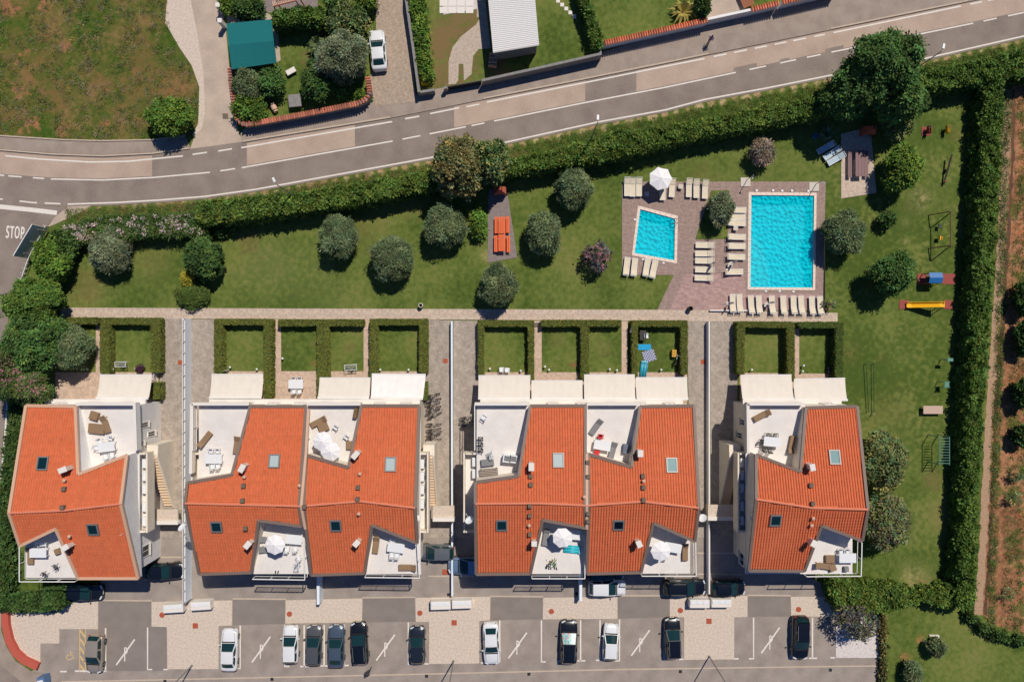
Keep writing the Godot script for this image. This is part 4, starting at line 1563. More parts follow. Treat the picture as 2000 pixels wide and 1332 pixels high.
func no_parking(x: float, y: float, parent: Node) -> void:   # a struck-through P painted on the asphalt
	stripe("no_parking_marking", [x - 18, y + 25, x + 18, y - 25], .17, .046, MT.paint_white, parent)
	stripe("no_parking_marking", [x - 1.5, y + 18, x - 1.5, y - 9], .12, .047, MT.paint_white, parent)
	var a := []
	for i in 9:
		var t := -PI / 2 + PI * i / 8
		a += [x - 1.5 + cos(t) * 5, y - 3 + sin(t) * 6]
	stripe("no_parking_marking", a, .12, .048, MT.paint_white, parent)

func parking() -> void:
	var lot := structure("car_park", sheet([76, 1170, 192, 1171, 200, 1100, 300, 1040, 1450, 1050, 1640, 1160, 1722, 1196, 1719, 1600, 20, 1600, 40, 1322, 76, 1302], .022), MT.asphalt_lot, "asphalt car park with painted bays below the houses")
	for q in [[192, 1173, 296, 1173, 296, 1224, 325, 1224, 326, 1310, 192, 1310], [454, 1171, 557, 1171, 557, 1218, 454, 1221], [708, 1168, 811, 1167, 812, 1214, 707, 1215], [958, 1165, 1060, 1167, 1060, 1209, 957, 1211], [1206, 1165, 1308, 1165, 1308, 1205, 1206, 1208], [1460, 1164, 1544, 1164, 1545, 1204, 1460, 1204]]:
		obj("drive_lane", sheet(q, .028), MT.asphalt_lane, lot)
	var gravels := [["pale gravel bed by the curved red bench", [20, 1196, 115, 1196, 122, 1173, 192, 1173, 191, 1228, 116, 1228, 116, 1256, 79, 1256, 79, 1300, 45, 1282, 25, 1250, 18, 1220]],
		["pale gravel bed below the left drives", [296, 1175, 454, 1172, 453, 1221, 427, 1222, 427, 1306, 327, 1306, 326, 1224, 296, 1223]], ["narrow gravel bed above the four cars", [558, 1172, 708, 1168, 707, 1215, 557, 1217]],
		["pale gravel bed below the middle drive", [811, 1167, 958, 1165, 957, 1211, 936, 1212, 936, 1295, 838, 1296, 838, 1214, 812, 1214]], ["narrow gravel bed above the black car with sunshade", [1061, 1167, 1206, 1165, 1206, 1208, 1060, 1209]],
		["pale gravel bed below the right drive", [1308, 1165, 1460, 1163, 1460, 1204, 1434, 1205, 1434, 1287, 1336, 1288, 1336, 1205, 1308, 1205]], ["small gravel bed beside the bushy hedge", [1544, 1165, 1625, 1165, 1645, 1196, 1660, 1203, 1545, 1204]]]
	for q in gravels: structure("gravel_bed", slab(q[1], 0, .07), MT.gravel, q[0])
	structure("gravel_bed", slab([1633, 1200, 1721, 1200, 1718, 1284, 1632, 1284], 0, .07), MT.gravel_white, "whitish gravel bed under the purple leaved tree")
	for q in [[206, 1226, 206, 1310], [288, 1225, 288, 1307, 297, 1307], [319, 1307, 327, 1307], [469, 1221, 469, 1305, 460, 1305], [556, 1220, 556, 1301, 565, 1301], [594, 1221, 594, 1302], [586, 1301, 604, 1301], [633, 1220, 633, 1301], [626, 1300, 642, 1300], [672, 1219, 672, 1300], [672, 1299, 681, 1299], [704, 1298, 713, 1298], [797.5, 1215, 797.5, 1297, 808, 1297], [829, 1296, 837, 1296], [939, 1294, 948, 1294], [976, 1211, 976, 1293], [1057.5, 1211, 1057.5, 1292, 1066, 1292], [1095.5, 1211, 1095.5, 1292], [1088, 1291, 1098, 1291], [1134, 1211, 1134, 1291], [1128, 1290, 1143, 1290], [1172, 1211, 1172, 1290], [1164, 1289, 1181, 1289], [1210, 1209, 1210, 1290, 1201, 1290], [1297, 1209, 1297, 1288, 1304, 1288], [1326, 1287, 1335, 1287], [1434, 1286, 1443, 1286], [1472, 1206, 1472, 1286, 1463, 1286], [1544, 1206, 1544, 1286, 1549, 1286], [1587, 1206, 1587, 1285], [1580, 1285, 1596, 1285], [1622, 1284, 1631, 1284], [117, 1311, 130, 1311], [146, 1310, 208, 1310]]:
		stripe("bay_marking", q, .16, .036, MT.paint_white, lot)
	# yellow hatching and wheelchair sign of the first bay
	stripe("bay_marking", [155.5, 1228, 155.5, 1310], .10, .036, MT.paint_yellow, lot)
	stripe("bay_marking", [166.5, 1228, 166.5, 1310], .10, .037, MT.paint_yellow, lot)
	for k in 5: stripe("hatch_marking", [156, 1230 + k * 17, 166, 1244 + k * 17], .22, .035, MT.paint_yellow, lot)
	var wc := []
	for i in 10:
		var t := .3 + TAU * .72 * i / 9
		wc += [135 + cos(t) * 5.5, 1283 + sin(t) * 5]
	stripe("wheelchair_marking", wc, .10, .036, MT.paint_yellow, lot)
	stripe("wheelchair_marking", [138, 1271, 137.5, 1279, 142, 1280, 143, 1286], .10, .037, MT.paint_yellow, lot)
	stripe("wheelchair_marking", [137, 1275, 142, 1275], .08, .038, MT.paint_yellow, lot)
	for q in [[245, 1273], [510, 1268], [753, 1264], [1011, 1260], [1251, 1255], [1505, 1250]]: no_parking(q[0], q[1], lot)
	for q in [[120, 1331, 325, 1327, 830, 1316, 1205, 1307, 1632, 1301, 1718, 1300], [192, 1172, 296, 1173], [454, 1169, 558, 1170], [708, 1167, 811, 1166], [957, 1164, 1061, 1165], [1206, 1163, 1308, 1163], [1460, 1162, 1545, 1163], [837, 1125, 882, 1125], [887, 1125, 925, 1125], [1362, 1121, 1384, 1121], [1388, 1121, 1450, 1122], [1362, 1080, 1440, 1080], [305, 1088, 356, 1088]]:
		stripe("kerb_line", q, .16, .033, MT.kerbstone, lot)
	for q in [[322, 1330], [531, 1326], [833, 1320], [1033, 1316], [1329, 1311], [1622, 1308], [876, 1161], [621, 1165], [1126, 1159]]:
		obj("drain_cover", sheet([q[0] - 3, q[1] - 3, q[0] + 3, q[1] - 3, q[0] + 3, q[1] + 3, q[0] - 3, q[1] + 3], .040), MT.dark_metal, lot)
	for q in [[316, 1201], [565, 1199], [820, 1197], [1077, 1194], [1329, 1192], [1560, 1190]]:
		var st := nm()
		lathe(st, G(q[0], q[1], .07), [[.30, .0], [.30, .03], [.0, .035]], 16)
		obj("manhole", done(st), MT.clay, lot)
	for q in [[381, 1222], [887, 1216], [1385, 1213], [869, 1117]]:
		var st := nm()
		box(st, G(q[0], q[1], .085), Vector3(.58, .04, .58))
		obj("manhole", done(st), MT.clay, lot)
	# low white housings at the ends of the dividing walls
	for q in [[346, 1182, -.06, "left white meter housing of the pair below the left drives"], [399, 1177, -.06, "right white meter housing of the pair below the left drives"], [862, 1176, -.03, "left white meter housing below the middle drive"], [903, 1174, -.03, "right white meter housing below the middle drive"], [1362, 1173, 0, "left white meter housing below the right drive"], [1404, 1172, 0, "right white meter housing below the right drive"]]:
		var o := thing("meter_housing", q[3], "utility box", G(q[0], q[1], 0), -q[2], "white meter housings below the drives")
		var st := nm()
		bbox(st, Vector3(0, .55, 0), Vector3(2.2, 1.1, .9), .06)
		obj("housing", done(st), MT.white_stone, o)
		for k in 3:
			st = nm()
			bbox(st, Vector3(-.7 + k * .7, 1.125, -.2), Vector3(.62, .05, .4), .02)
			obj("hatch", done(st), MT.ac_white, o)
	# red curved bench wall
	var o := thing("curved_bench", "curved red brick bench wall at the corner of the car park", "bench")
	var st := nm()
	fence_line(st, [8, 1192, 9, 1222, 16, 1252, 28, 1275, 44, 1290, 72, 1303], 0, .5, .75, .5)
	obj("bench_wall", done(st), mat("red_brick", C(186, 88, 72), .85), o)
	structure("pavement", sheet([-20, 1195, 2, 1196, 2, 1230, 12, 1262, 30, 1290, 60, 1310, 118, 1318, 110, 1345, 40, 1330, 4, 1300, -20, 1262], .034), MT.pavement, "narrow pavement curving round the red bench")

func houses() -> void:
	var base := {"zn": 6.71, "zs": 24.1, "plaster": MT.plaster, "tile": MT.tile_plain, "trim": MT.gutter}
	var d := base.duplicate()
	d.merge({"label": "leftmost red roofed house with a sand coloured roof edge, beside the side street", "w": -50.2, "e": -38.9, "ridge_px": [18, 1002, 125, 997, 236, 984], "plaster": MT.plaster_white, "zs": 24.5, "south_w": -50.75, "trim": MT.sand_trim,
		"units": [{"north": [51, 792, 147.5, 794, 153, 926, 248, 889, 236, 984, 125, 997, 18, 1002], "south": [18, 1002, 125, 997, 236, 984, 270, 1129, 152.5, 1129, 109, 1032.5, 39, 1066]}],
		"skylights": [[84, 905, 1.0, 1.25, "deep_glass"], [182, 1033, 1.0, 1.15, "deep_glass"]], "chimneys": [[125, 917, -1.2, .9], [130, 1068, -1.0, .7]], "vents": [[126, 938, 0], [124, 955, 1], [121, 991, 1], [136, 1047, 0]],
		"rails": [], "plain_rails": [[37, 1066, 37, 1136, 145, 1136]], "parapets": [[148, 789, 262, 789, 265, 880]], "side_windows": [[0, 822, 1, 3.6, .5, 1.4], [0, 842, 1, 2.2, .5, 1.5], [0, 856, 1, 4.2, .4, .8], [0, 1058, 1, 3.4, 1.2, 1.4]]}, true)
	house(d)
	d = base.duplicate()
	d.merge({"label": "second red roofed house from the left, two units with four roof terraces", "w": -32.7, "e": -9.55, "ridge_px": [361.5, 983, 584.5, 988.5, 589, 988.5, 704, 979, 811, 992],
		"units": [{"north": [489, 793.6, 598, 793.6, 584.5, 988.5, 361.5, 983, 366, 943, 453, 927.5], "south": [361.5, 983, 584.5, 988.5, 590, 1027.5, 505, 1016, 491, 1117.5, 389, 1121]}, {"north": [706, 792.5, 819, 792.5, 811, 992, 704, 979, 594, 988.5, 598, 889, 681, 913], "south": [594, 988.5, 704, 979, 811, 992, 815, 1060, 726, 1025, 712.5, 1119, 607.5, 1122.5]}],
		"party": [[603, 800, 598, 885, 589, 988, 597, 1032]],
		"skylights": [[536, 900.6, .98, 1.25, "pale_glass"], [423, 1028, 1.0, 1.1, "deep_glass"], [763, 907, 1.0, 1.35, "pale_glass"], [656, 1025.6, 1.0, 1.15, "deep_glass"]],
		"chimneys": [[474, 914, -.5, .85], [485, 1063, -.7, .8], [695, 888, -.7, .9], [697, 1060, -.7, .7]], "vents": [[477.5, 931, 0], [475, 949, 1], [473, 978, 1], [479, 1032, 1], [703, 925, 0], [699, 952, 1], [698, 975, 1], [701, 1003, 0], [594, 990, 1], [585, 948, 0]],
		"rails": [[492.5, 1131, 595, 1132.5], [712, 1127.5, 820, 1128.7]], "plain_rails": [[595, 1132.5, 595, 1050], [820, 1128.7, 816, 1062], [600, 793, 600, 858], [376, 792, 376, 880]], "parapets": [[374, 789, 486, 789], [600, 789, 704, 789], [374, 789, 372, 925]]}, true)
	house(d)
	d = base.duplicate()
	d.merge({"label": "third red roofed house from the left, with a cyan float on a terrace", "w": -3.7, "e": 18.6, "ridge_px": [928.5, 984, 1051, 983, 1142.5, 987, 1150, 987, 1256, 979.5, 1365, 992],
		"units": [{"north": [1035.5, 793, 1143.5, 792.5, 1142.5, 987, 1051, 983, 928.5, 984, 928.5, 942, 1013, 930], "south": [928.5, 984, 1051, 983, 1142.5, 987, 1145, 1031, 1060, 1015, 1036, 1120, 930, 1121]}, {"north": [1250, 794, 1355, 792.5, 1365, 992, 1256, 979.5, 1150, 987, 1149, 887, 1234, 912], "south": [1150, 987, 1256, 979.5, 1365, 992, 1357, 1057, 1276, 1021, 1252, 1117.5, 1146, 1120]}],
		"party": [[1146, 886, 1146, 987, 1146, 1032]],
		"skylights": [[1090.6, 899, 1.0, 1.35, "pale_glass"], [980, 1025, 1.0, 1.1, "deep_glass"], [1312, 908.5, 1.0, 1.35, "sky_glass"], [1208, 1024.5, 1.0, 1.0, "black_glass"]],
		"chimneys": [[1037.6, 911, 0, .85], [1043, 1060.5, 0, .5], [1250, 885, 0, .7], [1247.5, 1061, .4, .7]], "vents": [[1036.5, 930, 1], [1037, 947, 1], [1035, 988, 1], [1035, 1007, 1], [1033.6, 1025.6, 0], [1035, 1043.6, 1], [1256, 930, 1], [1257, 939, 0], [1257, 952, 1], [1257, 977, 1], [1148, 903, 1], [1149, 931, 1], [1141, 970, 0], [1149, 1003, 1], [1149, 1018, 1]],
		"rails": [[1039, 1130, 1142.5, 1130], [1254, 1125, 1360, 1125]], "plain_rails": [[1142.5, 1130, 1142.5, 1036], [1360, 1125, 1359, 1060], [927, 792, 927, 880], [1147, 792, 1147, 880]], "parapets": [[927, 789, 1032, 789], [1146, 789, 1248, 789]]}, true)
	house(d)
	d = base.duplicate()
	d.merge({"label": "rightmost red roofed house with strongly ribbed tiles, beside the lawn", "w": 24.4, "e": 35.55, "ridge_px": [1477, 975, 1587, 992, 1695, 995],
		"units": [{"north": [1574, 796, 1674, 793.6, 1695, 995, 1587, 992, 1477, 975, 1477, 888, 1563.5, 921], "south": [1477, 975, 1587, 992, 1695, 995, 1684, 1056, 1605, 1026, 1571, 1115, 1462.5, 1114]}],
		"skylights": [[1630, 893, 1.0, 1.35, "sky_glass"], [1514.5, 1015.5, 1.0, 1.15, "deep_glass"]], "chimneys": [[1585, 912, .2, .7], [1587.5, 1060, -.5, .7]], "vents": [[1584.5, 948, 1], [1588, 984, 1], [1588, 1012, 0], [1585, 1025.6, 0]],
		"rails": [], "plain_rails": [[1576, 1126, 1682.5, 1125, 1684, 1060]], "parapets": [[1460, 789, 1572, 789], [1461, 789, 1462, 885]], "side_windows": [[0, 818, -1, 3.6, .6, 1.5], [0, 845, -1, 2.4, .6, 1.6], [0, 1075, -1, 3.2, 1.3, 1.3]]}, true)
	house(d)
	# galleries and outside stairs along the drives
	var roots := [get_node("terraced_house"), get_node("terraced_house_001"), get_node("terraced_house_002"), get_node("terraced_house_003")]
	var sides := [[0, -39.2, 1.0, "plaster"], [1, -32.4, -1.0, "plaster"], [1, -9.85, 1.0, "plaster"], [2, -4.0 + .6, -1.0, "plaster"], [2, 18.3, 1.0, "plaster"], [3, 24.7, -1.0, "plaster"]]
	for q in sides: gallery(roots[q[0]], q[1], q[2], MT[q[3]], 1.05 if q[0] != 2 or q[2] > 0 else 1.6)
	staircase("outside stair with pale steps beside the leftmost house", -37.75, 1.0, MT.plaster)
	staircase("outside stair with a raking wall on the right of the second house", -8.35, 1.0, MT.plaster)
	staircase("outside stair in deep shade left of the rightmost house", 23.2, -1.0, MT.plaster)
	for q in [[302, 995, 347, 1018, "gravel topped landing slab raised for shade between the first and second houses"], [845, 988, 887, 1012, "gravel topped landing slab raised for shade between the second and third houses"], [1383, 986, 1441, 1010, "gravel topped landing slab raised for shade left of the rightmost house"]]:
		var o := thing("canopy", q[4], "canopy")  # landing slab set high so that the drive below it falls dark
		var st := nm()
		prism(st, W([q[0], q[1], q[2], q[1], q[2], q[3], q[0], q[3]], 2.2), 1.95, 2.2)
		obj("deck", done(st), MT.gravel, o)
		st = nm()
		fence_line(st, [q[0], q[3] + 3, q[2], q[3] + 3], 1.7, 2.4, .4, 2.4)
		obj("fascia", done(st), MT.white_stone, o)
		for s in [q[0] + 2, q[2] - 2]:
			st = nm()
			fence_line(st, [s, q[1] + 2, s, q[3] - 3], 0, 1.94, .25, 1.0)
			obj("support_wall", done(st), MT.plaster, o)
	var nth := 0
	for y in [905, 930, 955, 990, 1018]:
		ac_unit("white outdoor air conditioner on the left house gallery, %s from the top" % ORD[nth], Vector3(-39.2 + .45, 4.02, (y - 666) * .945 / S), 1.0)
		ac_unit("shaded outdoor air conditioner on the rightmost house gallery, %s from the top" % ORD[nth], Vector3(24.7 - .45, 4.02, (y - 668) * .945 / S), -1.0)
		nth += 1
	for q in [[902, "upper"], [925, "lower"]]:
		ac_unit("%s outdoor air conditioner on the gallery left of the third house" % q[1], Vector3(-4.0, 4.02, (q[0] - 666) * .945 / S), -1.0)
	for q in [[906, "first"], [931, "second"], [956, "third"], [984, "fourth"]]:
		ac_unit("white outdoor air conditioner on the second house gallery, %s from the top" % q[1], Vector3(-9.85 + .4, 4.02, (q[0] - 666) * .945 / S), 1.0)
	for q in [[247, 1036, "satellite dish at the right roof edge of the leftmost house"], [361, 1028, "satellite dish at the left roof edge of the second house"], [815, 1012, "satellite dish at the right roof edge of the second house"], [918, 1014, "satellite dish at the left roof edge of the third house"], [1370, 1010, "satellite dish at the right roof edge of the third house"], [1471, 1010, "satellite dish at the left roof edge of the rightmost house"]]:
		dish(q[2], G(q[0], q[1], 6.6), .5)
	var cloth := grain("awning_cloth", [C(216, 207, 195), C(226, 218, 206)], 6.0, .01, .05, .4, .9, .04)
	var white := grain("awning_white", [C(228, 224, 220), C(240, 238, 236)], 6.0, .01, .05, .4, .9, .04)
	awning("cream awning of the leftmost house over its hedged garden", [195, 732, 296, 732, 290, 778, 188, 777], cloth)
	awning("cream awning at the left end of the second house", [413, 731, 513.5, 731, 511, 776, 409, 776], cloth)
	awning("shorter cream awning of the second house beside the white one", [624, 738, 723.5, 738, 721, 777, 620.5, 776.5], cloth)
	awning("white awning at the right end of the second house", [726, 730, 831.5, 731, 826, 779, 724, 776.5], white)
	awning("cream awning at the left end of the third house", [934.5, 733.5, 1036, 733.5, 1035, 778, 934, 778], cloth)
	awning("shortest cream awning of the third house, second from its left end", [1038, 743.5, 1138, 743.5, 1138, 778, 1038, 778], cloth)
	awning("deepest cream awning of the third house, third from its left end", [1141, 732, 1240, 732, 1241, 778, 1141, 778], cloth)
	awning("cream awning at the right end of the third house", [1242, 737.5, 1342.5, 737.5, 1344, 779, 1243.5, 779], cloth)
	awning("left cream awning of the rightmost house", [1447, 733, 1546, 732, 1551, 779, 1450.5, 780], cloth)
	awning("right cream awning of the rightmost house", [1551, 740.5, 1651, 738.5, 1655, 781, 1553, 780], cloth)

func garden_plots() -> void:
	hedge("clipped hedge across the leftmost garden, half under the trees", [100, 621, 187, 621], [100, 632, 187, 632], 1.2, "clip", "", 0, "hedge", .06)
	hedge("clipped hedge around the garden with the purple flower pot", [195, 729, 195, 622, 312, 622, 312, 727], [213, 729, 213, 633, 294, 633, 294, 727], 1.2, "clip", "", 0, "hedge", .06)
	hedge("short clipped hedge stub beside the leftmost awning", [294, 748, 312, 748], [294, 779, 312, 779], 1.2, "clip", "", 0, "hedge", .06)
	hedge("clipped hedge around the garden at the left end of the second house", [418, 728, 418, 624, 530, 624, 530, 776], [433, 728, 433, 633.5, 515, 633.5, 515, 776], 1.2, "clip", "", 0, "hedge", .06)
	hedge("clipped hedge across the two gardens by the white drying rack", [543, 625, 708, 625], [543, 636, 708, 636], 1.2, "clip", "", 0, "hedge", .06)
	hedge("clipped hedge between the white table patio and the drying rack garden", [619, 637, 619, 778], [640, 637, 640, 740], 1.2, "clip", "", 0, "hedge", .06)
	hedge("clipped hedge around the garden below the white awning", [722, 740, 722, 624, 834, 624, 834, 728], [736, 740, 736, 634, 819, 634, 819, 728], 1.2, "clip", "", 0, "hedge", .06)
	hedge("narrow clipped hedge stub at the end of the white awning", [827, 747, 833, 747], [827, 780, 833, 780], 1.2, "clip", "", 0, "hedge", .06)
	hedge("clipped hedge around the garden with two white chairs", [934, 732, 934, 627, 1042, 627, 1042, 742], [944, 732, 944, 637, 1032, 637, 1032, 742], 1.2, "clip", "", 0, "hedge", .06)
	hedge("clipped hedge across the two middle gardens of the third house", [1058, 626, 1213, 626], [1058, 637, 1213, 637], 1.2, "clip", "", 0, "hedge", .06)
	hedge("clipped hedge between the two middle gardens of the third house", [1135, 638, 1135, 742], [1150, 638, 1150, 732], 1.2, "clip", "", 0, "hedge", .06)
	hedge("clipped hedge around the garden with the blue blanket and float", [1235, 736, 1235, 627, 1343, 627, 1343, 730], [1245, 736, 1245, 637, 1330, 637, 1330, 730], 1.2, "clip", "", 0, "hedge", .06)
	hedge("clipped hedge around the left garden of the rightmost house", [1440, 730, 1440, 629, 1552, 630, 1552, 745], [1454, 730, 1454, 638.5, 1538, 639, 1538, 732], 1.4, "clip", "", 0, "hedge", .06)
	hedge("darker clipped hedge around the right garden of the rightmost house", [1561, 630, 1648, 630, 1647, 741], [1561, 640, 1633, 640, 1632, 741], 1.5, "clipdark", "", 0, "hedge", .1)

func coping_ring(called: String, o: Array, n: Array, parent: Node) -> void:
	var po := W(o)
	var pn := W(n)
	for i in 4:
		var j := (i + 1) % 4
		var k := maxi(2, int((po[j] - po[i]).length() / .6))
		for s in k:   # separate coping stones with open joints
			var u0 := (s + .02) / k
			var u1 := (s + .98) / k
			var st := nm()
			prism(st, PackedVector2Array([po[i].lerp(po[j], u0), po[i].lerp(po[j], u1), pn[i].lerp(pn[j], u1), pn[i].lerp(pn[j], u0)]), -.1, .075)
			obj(called, done(st), MT.coping, parent)

func pool(label: String, o: Array, n: Array, depth: float) -> void:
	var root := thing("swimming_pool", label, "swimming pool")
	coping_ring("coping_stone", o, n, root)
	var p := W(n)
	var st := nm()
	flat(st, p, -depth)
	for i in 4:
		var a := p[i]
		var b := p[(i + 1) % 4]
		quad(st, Vector3(a.x, -depth, a.y), Vector3(b.x, -depth, b.y), Vector3(b.x, .05, b.y), Vector3(a.x, .05, a.y))
	obj("basin", done(st), MT.pool_floor, root)
	# ripples: cell-like crests on the water
	var fn := FastNoiseLite.new()
	fn.noise_type = FastNoiseLite.TYPE_SIMPLEX_SMOOTH
	fn.fractal_type = FastNoiseLite.FRACTAL_RIDGED
	fn.fractal_octaves = 2
	fn.frequency = 1.15
	fn.seed = 8
	var gn := FastNoiseLite.new()
	gn.frequency = .5
	st = nm()
	st.set_smooth_group(1)
	var nu := int((p[1] - p[0]).length() / .075)
	var nv := int((p[3] - p[0]).length() / .075)
	var rows := []
	for j in nv + 1:
		var row := PackedVector3Array()
		for i in nu + 1:
			var q := p[0].lerp(p[1], float(i) / nu).lerp(p[3].lerp(p[2], float(i) / nu), float(j) / nv)
			var e := clampf(fn.get_noise_2d(q.x, q.y) * .5 + .5, 0.0, 1.0)
			row.append(Vector3(q.x, -.05 - .12 * (1.0 - e) * (.75 + .5 * gn.get_noise_2d(q.x, q.y)), q.y))
		rows.append(row)
	for j in nv:
		for i in nu:
			quad(st, rows[j][i], rows[j][i + 1], rows[j + 1][i + 1], rows[j + 1][i])
	obj("water", done(st), MT.water, root)

func pools() -> void:
	var water := mat("water", Color(.04, .90, .97, .66), .6)
	water.transparency = BaseMaterial3D.TRANSPARENCY_ALPHA
	water.metallic_specular = .15
	var wn := NoiseTexture2D.new()
	wn.width = 512; wn.height = 512
	wn.seamless = true
	wn.as_normal_map = true
	wn.bump_strength = 14.0
	wn.noise = FastNoiseLite.new()
	wn.noise.noise_type = FastNoiseLite.TYPE_CELLULAR
	wn.noise.cellular_return_type = FastNoiseLite.RETURN_DISTANCE
	wn.noise.frequency = .03
	wn.noise.fractal_type = FastNoiseLite.FRACTAL_NONE
	wn.noise.domain_warp_enabled = true
	wn.noise.domain_warp_amplitude = 22.0
	wn.noise.domain_warp_frequency = .02
	water.normal_enabled = true
	water.normal_texture = wn
	water.normal_scale = 1.6
	water.uv1_triplanar = true
	water.uv1_world_triplanar = true
	water.uv1_scale = Vector3.ONE / 7.0
	var st := nm()
	ring(st, W([1215, 355, 1345, 355, 1345, 537, 1215, 537]), W([1246, 402, 1324, 422, 1322, 515, 1234, 499]), .03)
	ring(st, W([1420, 355, 1613, 355, 1607, 607, 1420, 607]), W([1462, 375.5, 1595, 377, 1592, 567, 1460, 566]), .03)
	flat(st, W([1345, 355, 1420, 355, 1420, 537, 1345, 537]), .03)
	flat(st, W([1345, 537, 1420, 537, 1420, 607, 1283, 607, 1316, 537]), .03)
	structure("pool_terrace", done(st), MT.pool_pavers, "mauve brick paved terrace around the two pools")
	obj("herringbone_paving", sheet([1340, 535, 1452, 535, 1458, 573, 1600, 574, 1600, 606, 1308, 606], .035), MT.pool_pavers_light, get_node("pool_terrace"))
	structure("lawn_island", slab([1389, 372, 1424, 372, 1421, 467, 1358, 468], .0, .06), MT.lawn, "tapering patch of lawn between the pools")
	pool("small four sided blue pool with slanting edges", [1246, 402, 1324, 422, 1322, 515, 1234, 499], [1250.5, 409, 1318.5, 427.5, 1317, 508.5, 1239.5, 494.5], 1.2)
	pool("large rectangular blue pool beside the play lawn", [1462, 375.5, 1595, 377, 1592, 567, 1460, 566], [1467.5, 381.5, 1590, 382.5, 1587.5, 562, 1465.5, 561], 1.35)
	# entry steps in the shallow corner of the large pool
	st = nm()
	var c0 := G(1466.5, 560, 0)
	for i in 8:   # a shallow ramp that fans out of the corner
		var t0 := PI / 2 * i / 8.0
		var t1 := PI / 2 * (i + 1) / 8.0
		tri(st, c0 + Vector3(0, -.45, 0), c0 + Vector3(sin(t0) * 2.6, -1.34, -cos(t0) * 6.0), c0 + Vector3(sin(t1) * 2.6, -1.34, -cos(t1) * 6.0))
	obj("ramp", done(st), mat("ramp_tile", C(120, 226, 238), .6), get_node("swimming_pool_001"))
	st = nm()
	for s in [-1, 1]:
		var q := G(1322, 433 + s * 4, .05)
		tube(st, q, q + Vector3(0, .7, 0), .03)
		tube(st, q + Vector3(0, .7, 0), q + Vector3(-.55, .65, 0), .03)
		tube(st, q + Vector3(-.55, .65, 0), q + Vector3(-.55, -.8, 0), .03)
	var lad := obj("pool_ladder", done(st), MT.zinc)
	tag(lad, "steel ladder at the right edge of the small pool", "ladder")
	var lids := [[1478, 372.5, "first"], [1510, 372.5, "second"], [1528, 373, "third"], [1547, 373, "fourth"], [1579, 373.5, "fifth"]]
	for q in lids:
		st = nm()
		bbox(st, G(q[0], q[1], .09), Vector3(.24, .12, .24), .02)
		tag(obj("skimmer_lid", done(st), MT.ac_white), "white skimmer lid above the large pool, %s from the left" % q[2], "pool fitting", "white lids at the pool edges")
	for q in [[1496, 569, "left white lid below the large pool"], [1523, 569, "middle white lid below the large pool"], [1550, 570, "right white lid below the large pool"], [1240, 429, "white lid at the left edge of the small pool"], [1256, 506.5, "left white lid below the small pool"], [1296, 514, "right white lid below the small pool"]]:
		st = nm()
		bbox(st, G(q[0], q[1], .08), Vector3(.26, .09, .2), .02)
		tag(obj("skimmer_lid", done(st), MT.ac_white), q[2], "pool fitting", "white lids at the pool edges")
	# loungers
	var sling := grain("sling", [C(214, 200, 172), C(228, 216, 190)], 3.0, .02, .1, .5, .8, .05)
	var first := pool_lounger(sling)
	var made := false
	var rows := [["cream lounger in the row above the small pool, %s from the left", [[1224, 368, 0], [1235.5, 368, 0], [1248, 367.5, 0], [1294, 375, 0], [1312.5, 369, 3], [1345.5, 369, 1], [1360, 370.5, 0], [1377, 372, 2]]],
		["cream lounger below the small pool with its back to the lawn, %s from the left", [[1224, 519, 187], [1239, 520.5, 187], [1263, 521, 190], [1277, 524.5, 193]]],
		["cream lounger in the column left of the large pool walkway, %s from the top", [[1375, 479, 91], [1374, 495.5, 90], [1374, 509.5, 91], [1374, 527, 92], [1373, 543, 92]]],
		["cream lounger in the column beside the large pool, %s from the top", [[1441, 410.5, 271], [1440, 424.5, 270], [1440, 436, 272], [1440, 463, 271], [1440, 481, 270], [1439, 502, 271], [1435, 531, 269]]],
		["cream lounger in the row below the large pool, %s from the left", [[1431, 591, 180], [1444.5, 591, 178], [1467, 593.5, 177], [1482.5, 593.5, 178], [1508, 594, 177], [1530, 594, 178], [1550, 594, 178], [1565, 594, 177], [1586, 595, 178], [1602, 595, 178]]]]
	for r in rows:
		var i := 0
		for q in r[1]:
			var at := G(q[0], q[1], .3) * Vector3(1, 0, 1) + Vector3(0, .04, 0)
			if not made:
				place(first, "sun_lounger", r[0] % ORD[i], "sun lounger", q[0], q[1], .04, q[2], "cream loungers round the pools")
				made = true
			else:
				dup(first, "sun_lounger", r[0] % ORD[i], at, deg_to_rad(-q[2]))
			i += 1
	place(parasol(1.3, 7, grain("parasol_cloth", [C(232, 230, 230), C(242, 240, 240)], 3.0, .02, .1, .5, .85, .04)), "parasol", "open white parasol over the loungers above the small pool", "parasol", 1283, 357, .03)
	# small white tables and folded parasols among the loungers
	for q in [[1262, 380, "pale side table in the shade of the white parasol"], [1435, 447, "small side table in the column beside the large pool"], [1424, 519, "small side table at the lower end of the column beside the large pool"], [1495, 596, "small side table in the row below the large pool"], [1328, 366, "small side table between loungers above the small pool"]]:
		place(table(.5, .5, MT.concrete_pale, .42), "side_table", q[2], "side table", q[0], q[1], .03, 8, "small tables by the loungers")
	for q in [[1388, 516, "folded white parasol by the column left of the walkway"], [1428, 515, "folded white parasol by the column beside the large pool"], [1500, 592, "folded white parasol in the row below the large pool"], [1422, 593, "folded white parasol at the left end of the row below the large pool"]]:
		var o := thing("folded_parasol", q[2], "parasol", G(q[0], q[1], .03), 0, "folded parasols")
		st = nm()
		lathe(st, Vector3.ZERO, [[0, .95], [.14, 1.0], [.12, 1.6], [.05, 2.2], [0, 2.3]], 10)
		obj("folded_cloth", done(st), MT.white_stone, o)
		st = nm()
		tube(st, Vector3.ZERO, Vector3(0, 1.0, 0), .025)
		obj("pole", done(st), MT.zinc, o)
		st = nm()
		lathe(st, Vector3.ZERO, [[0, 0], [.24, 0], [.24, .08], [0, .12]], 12)
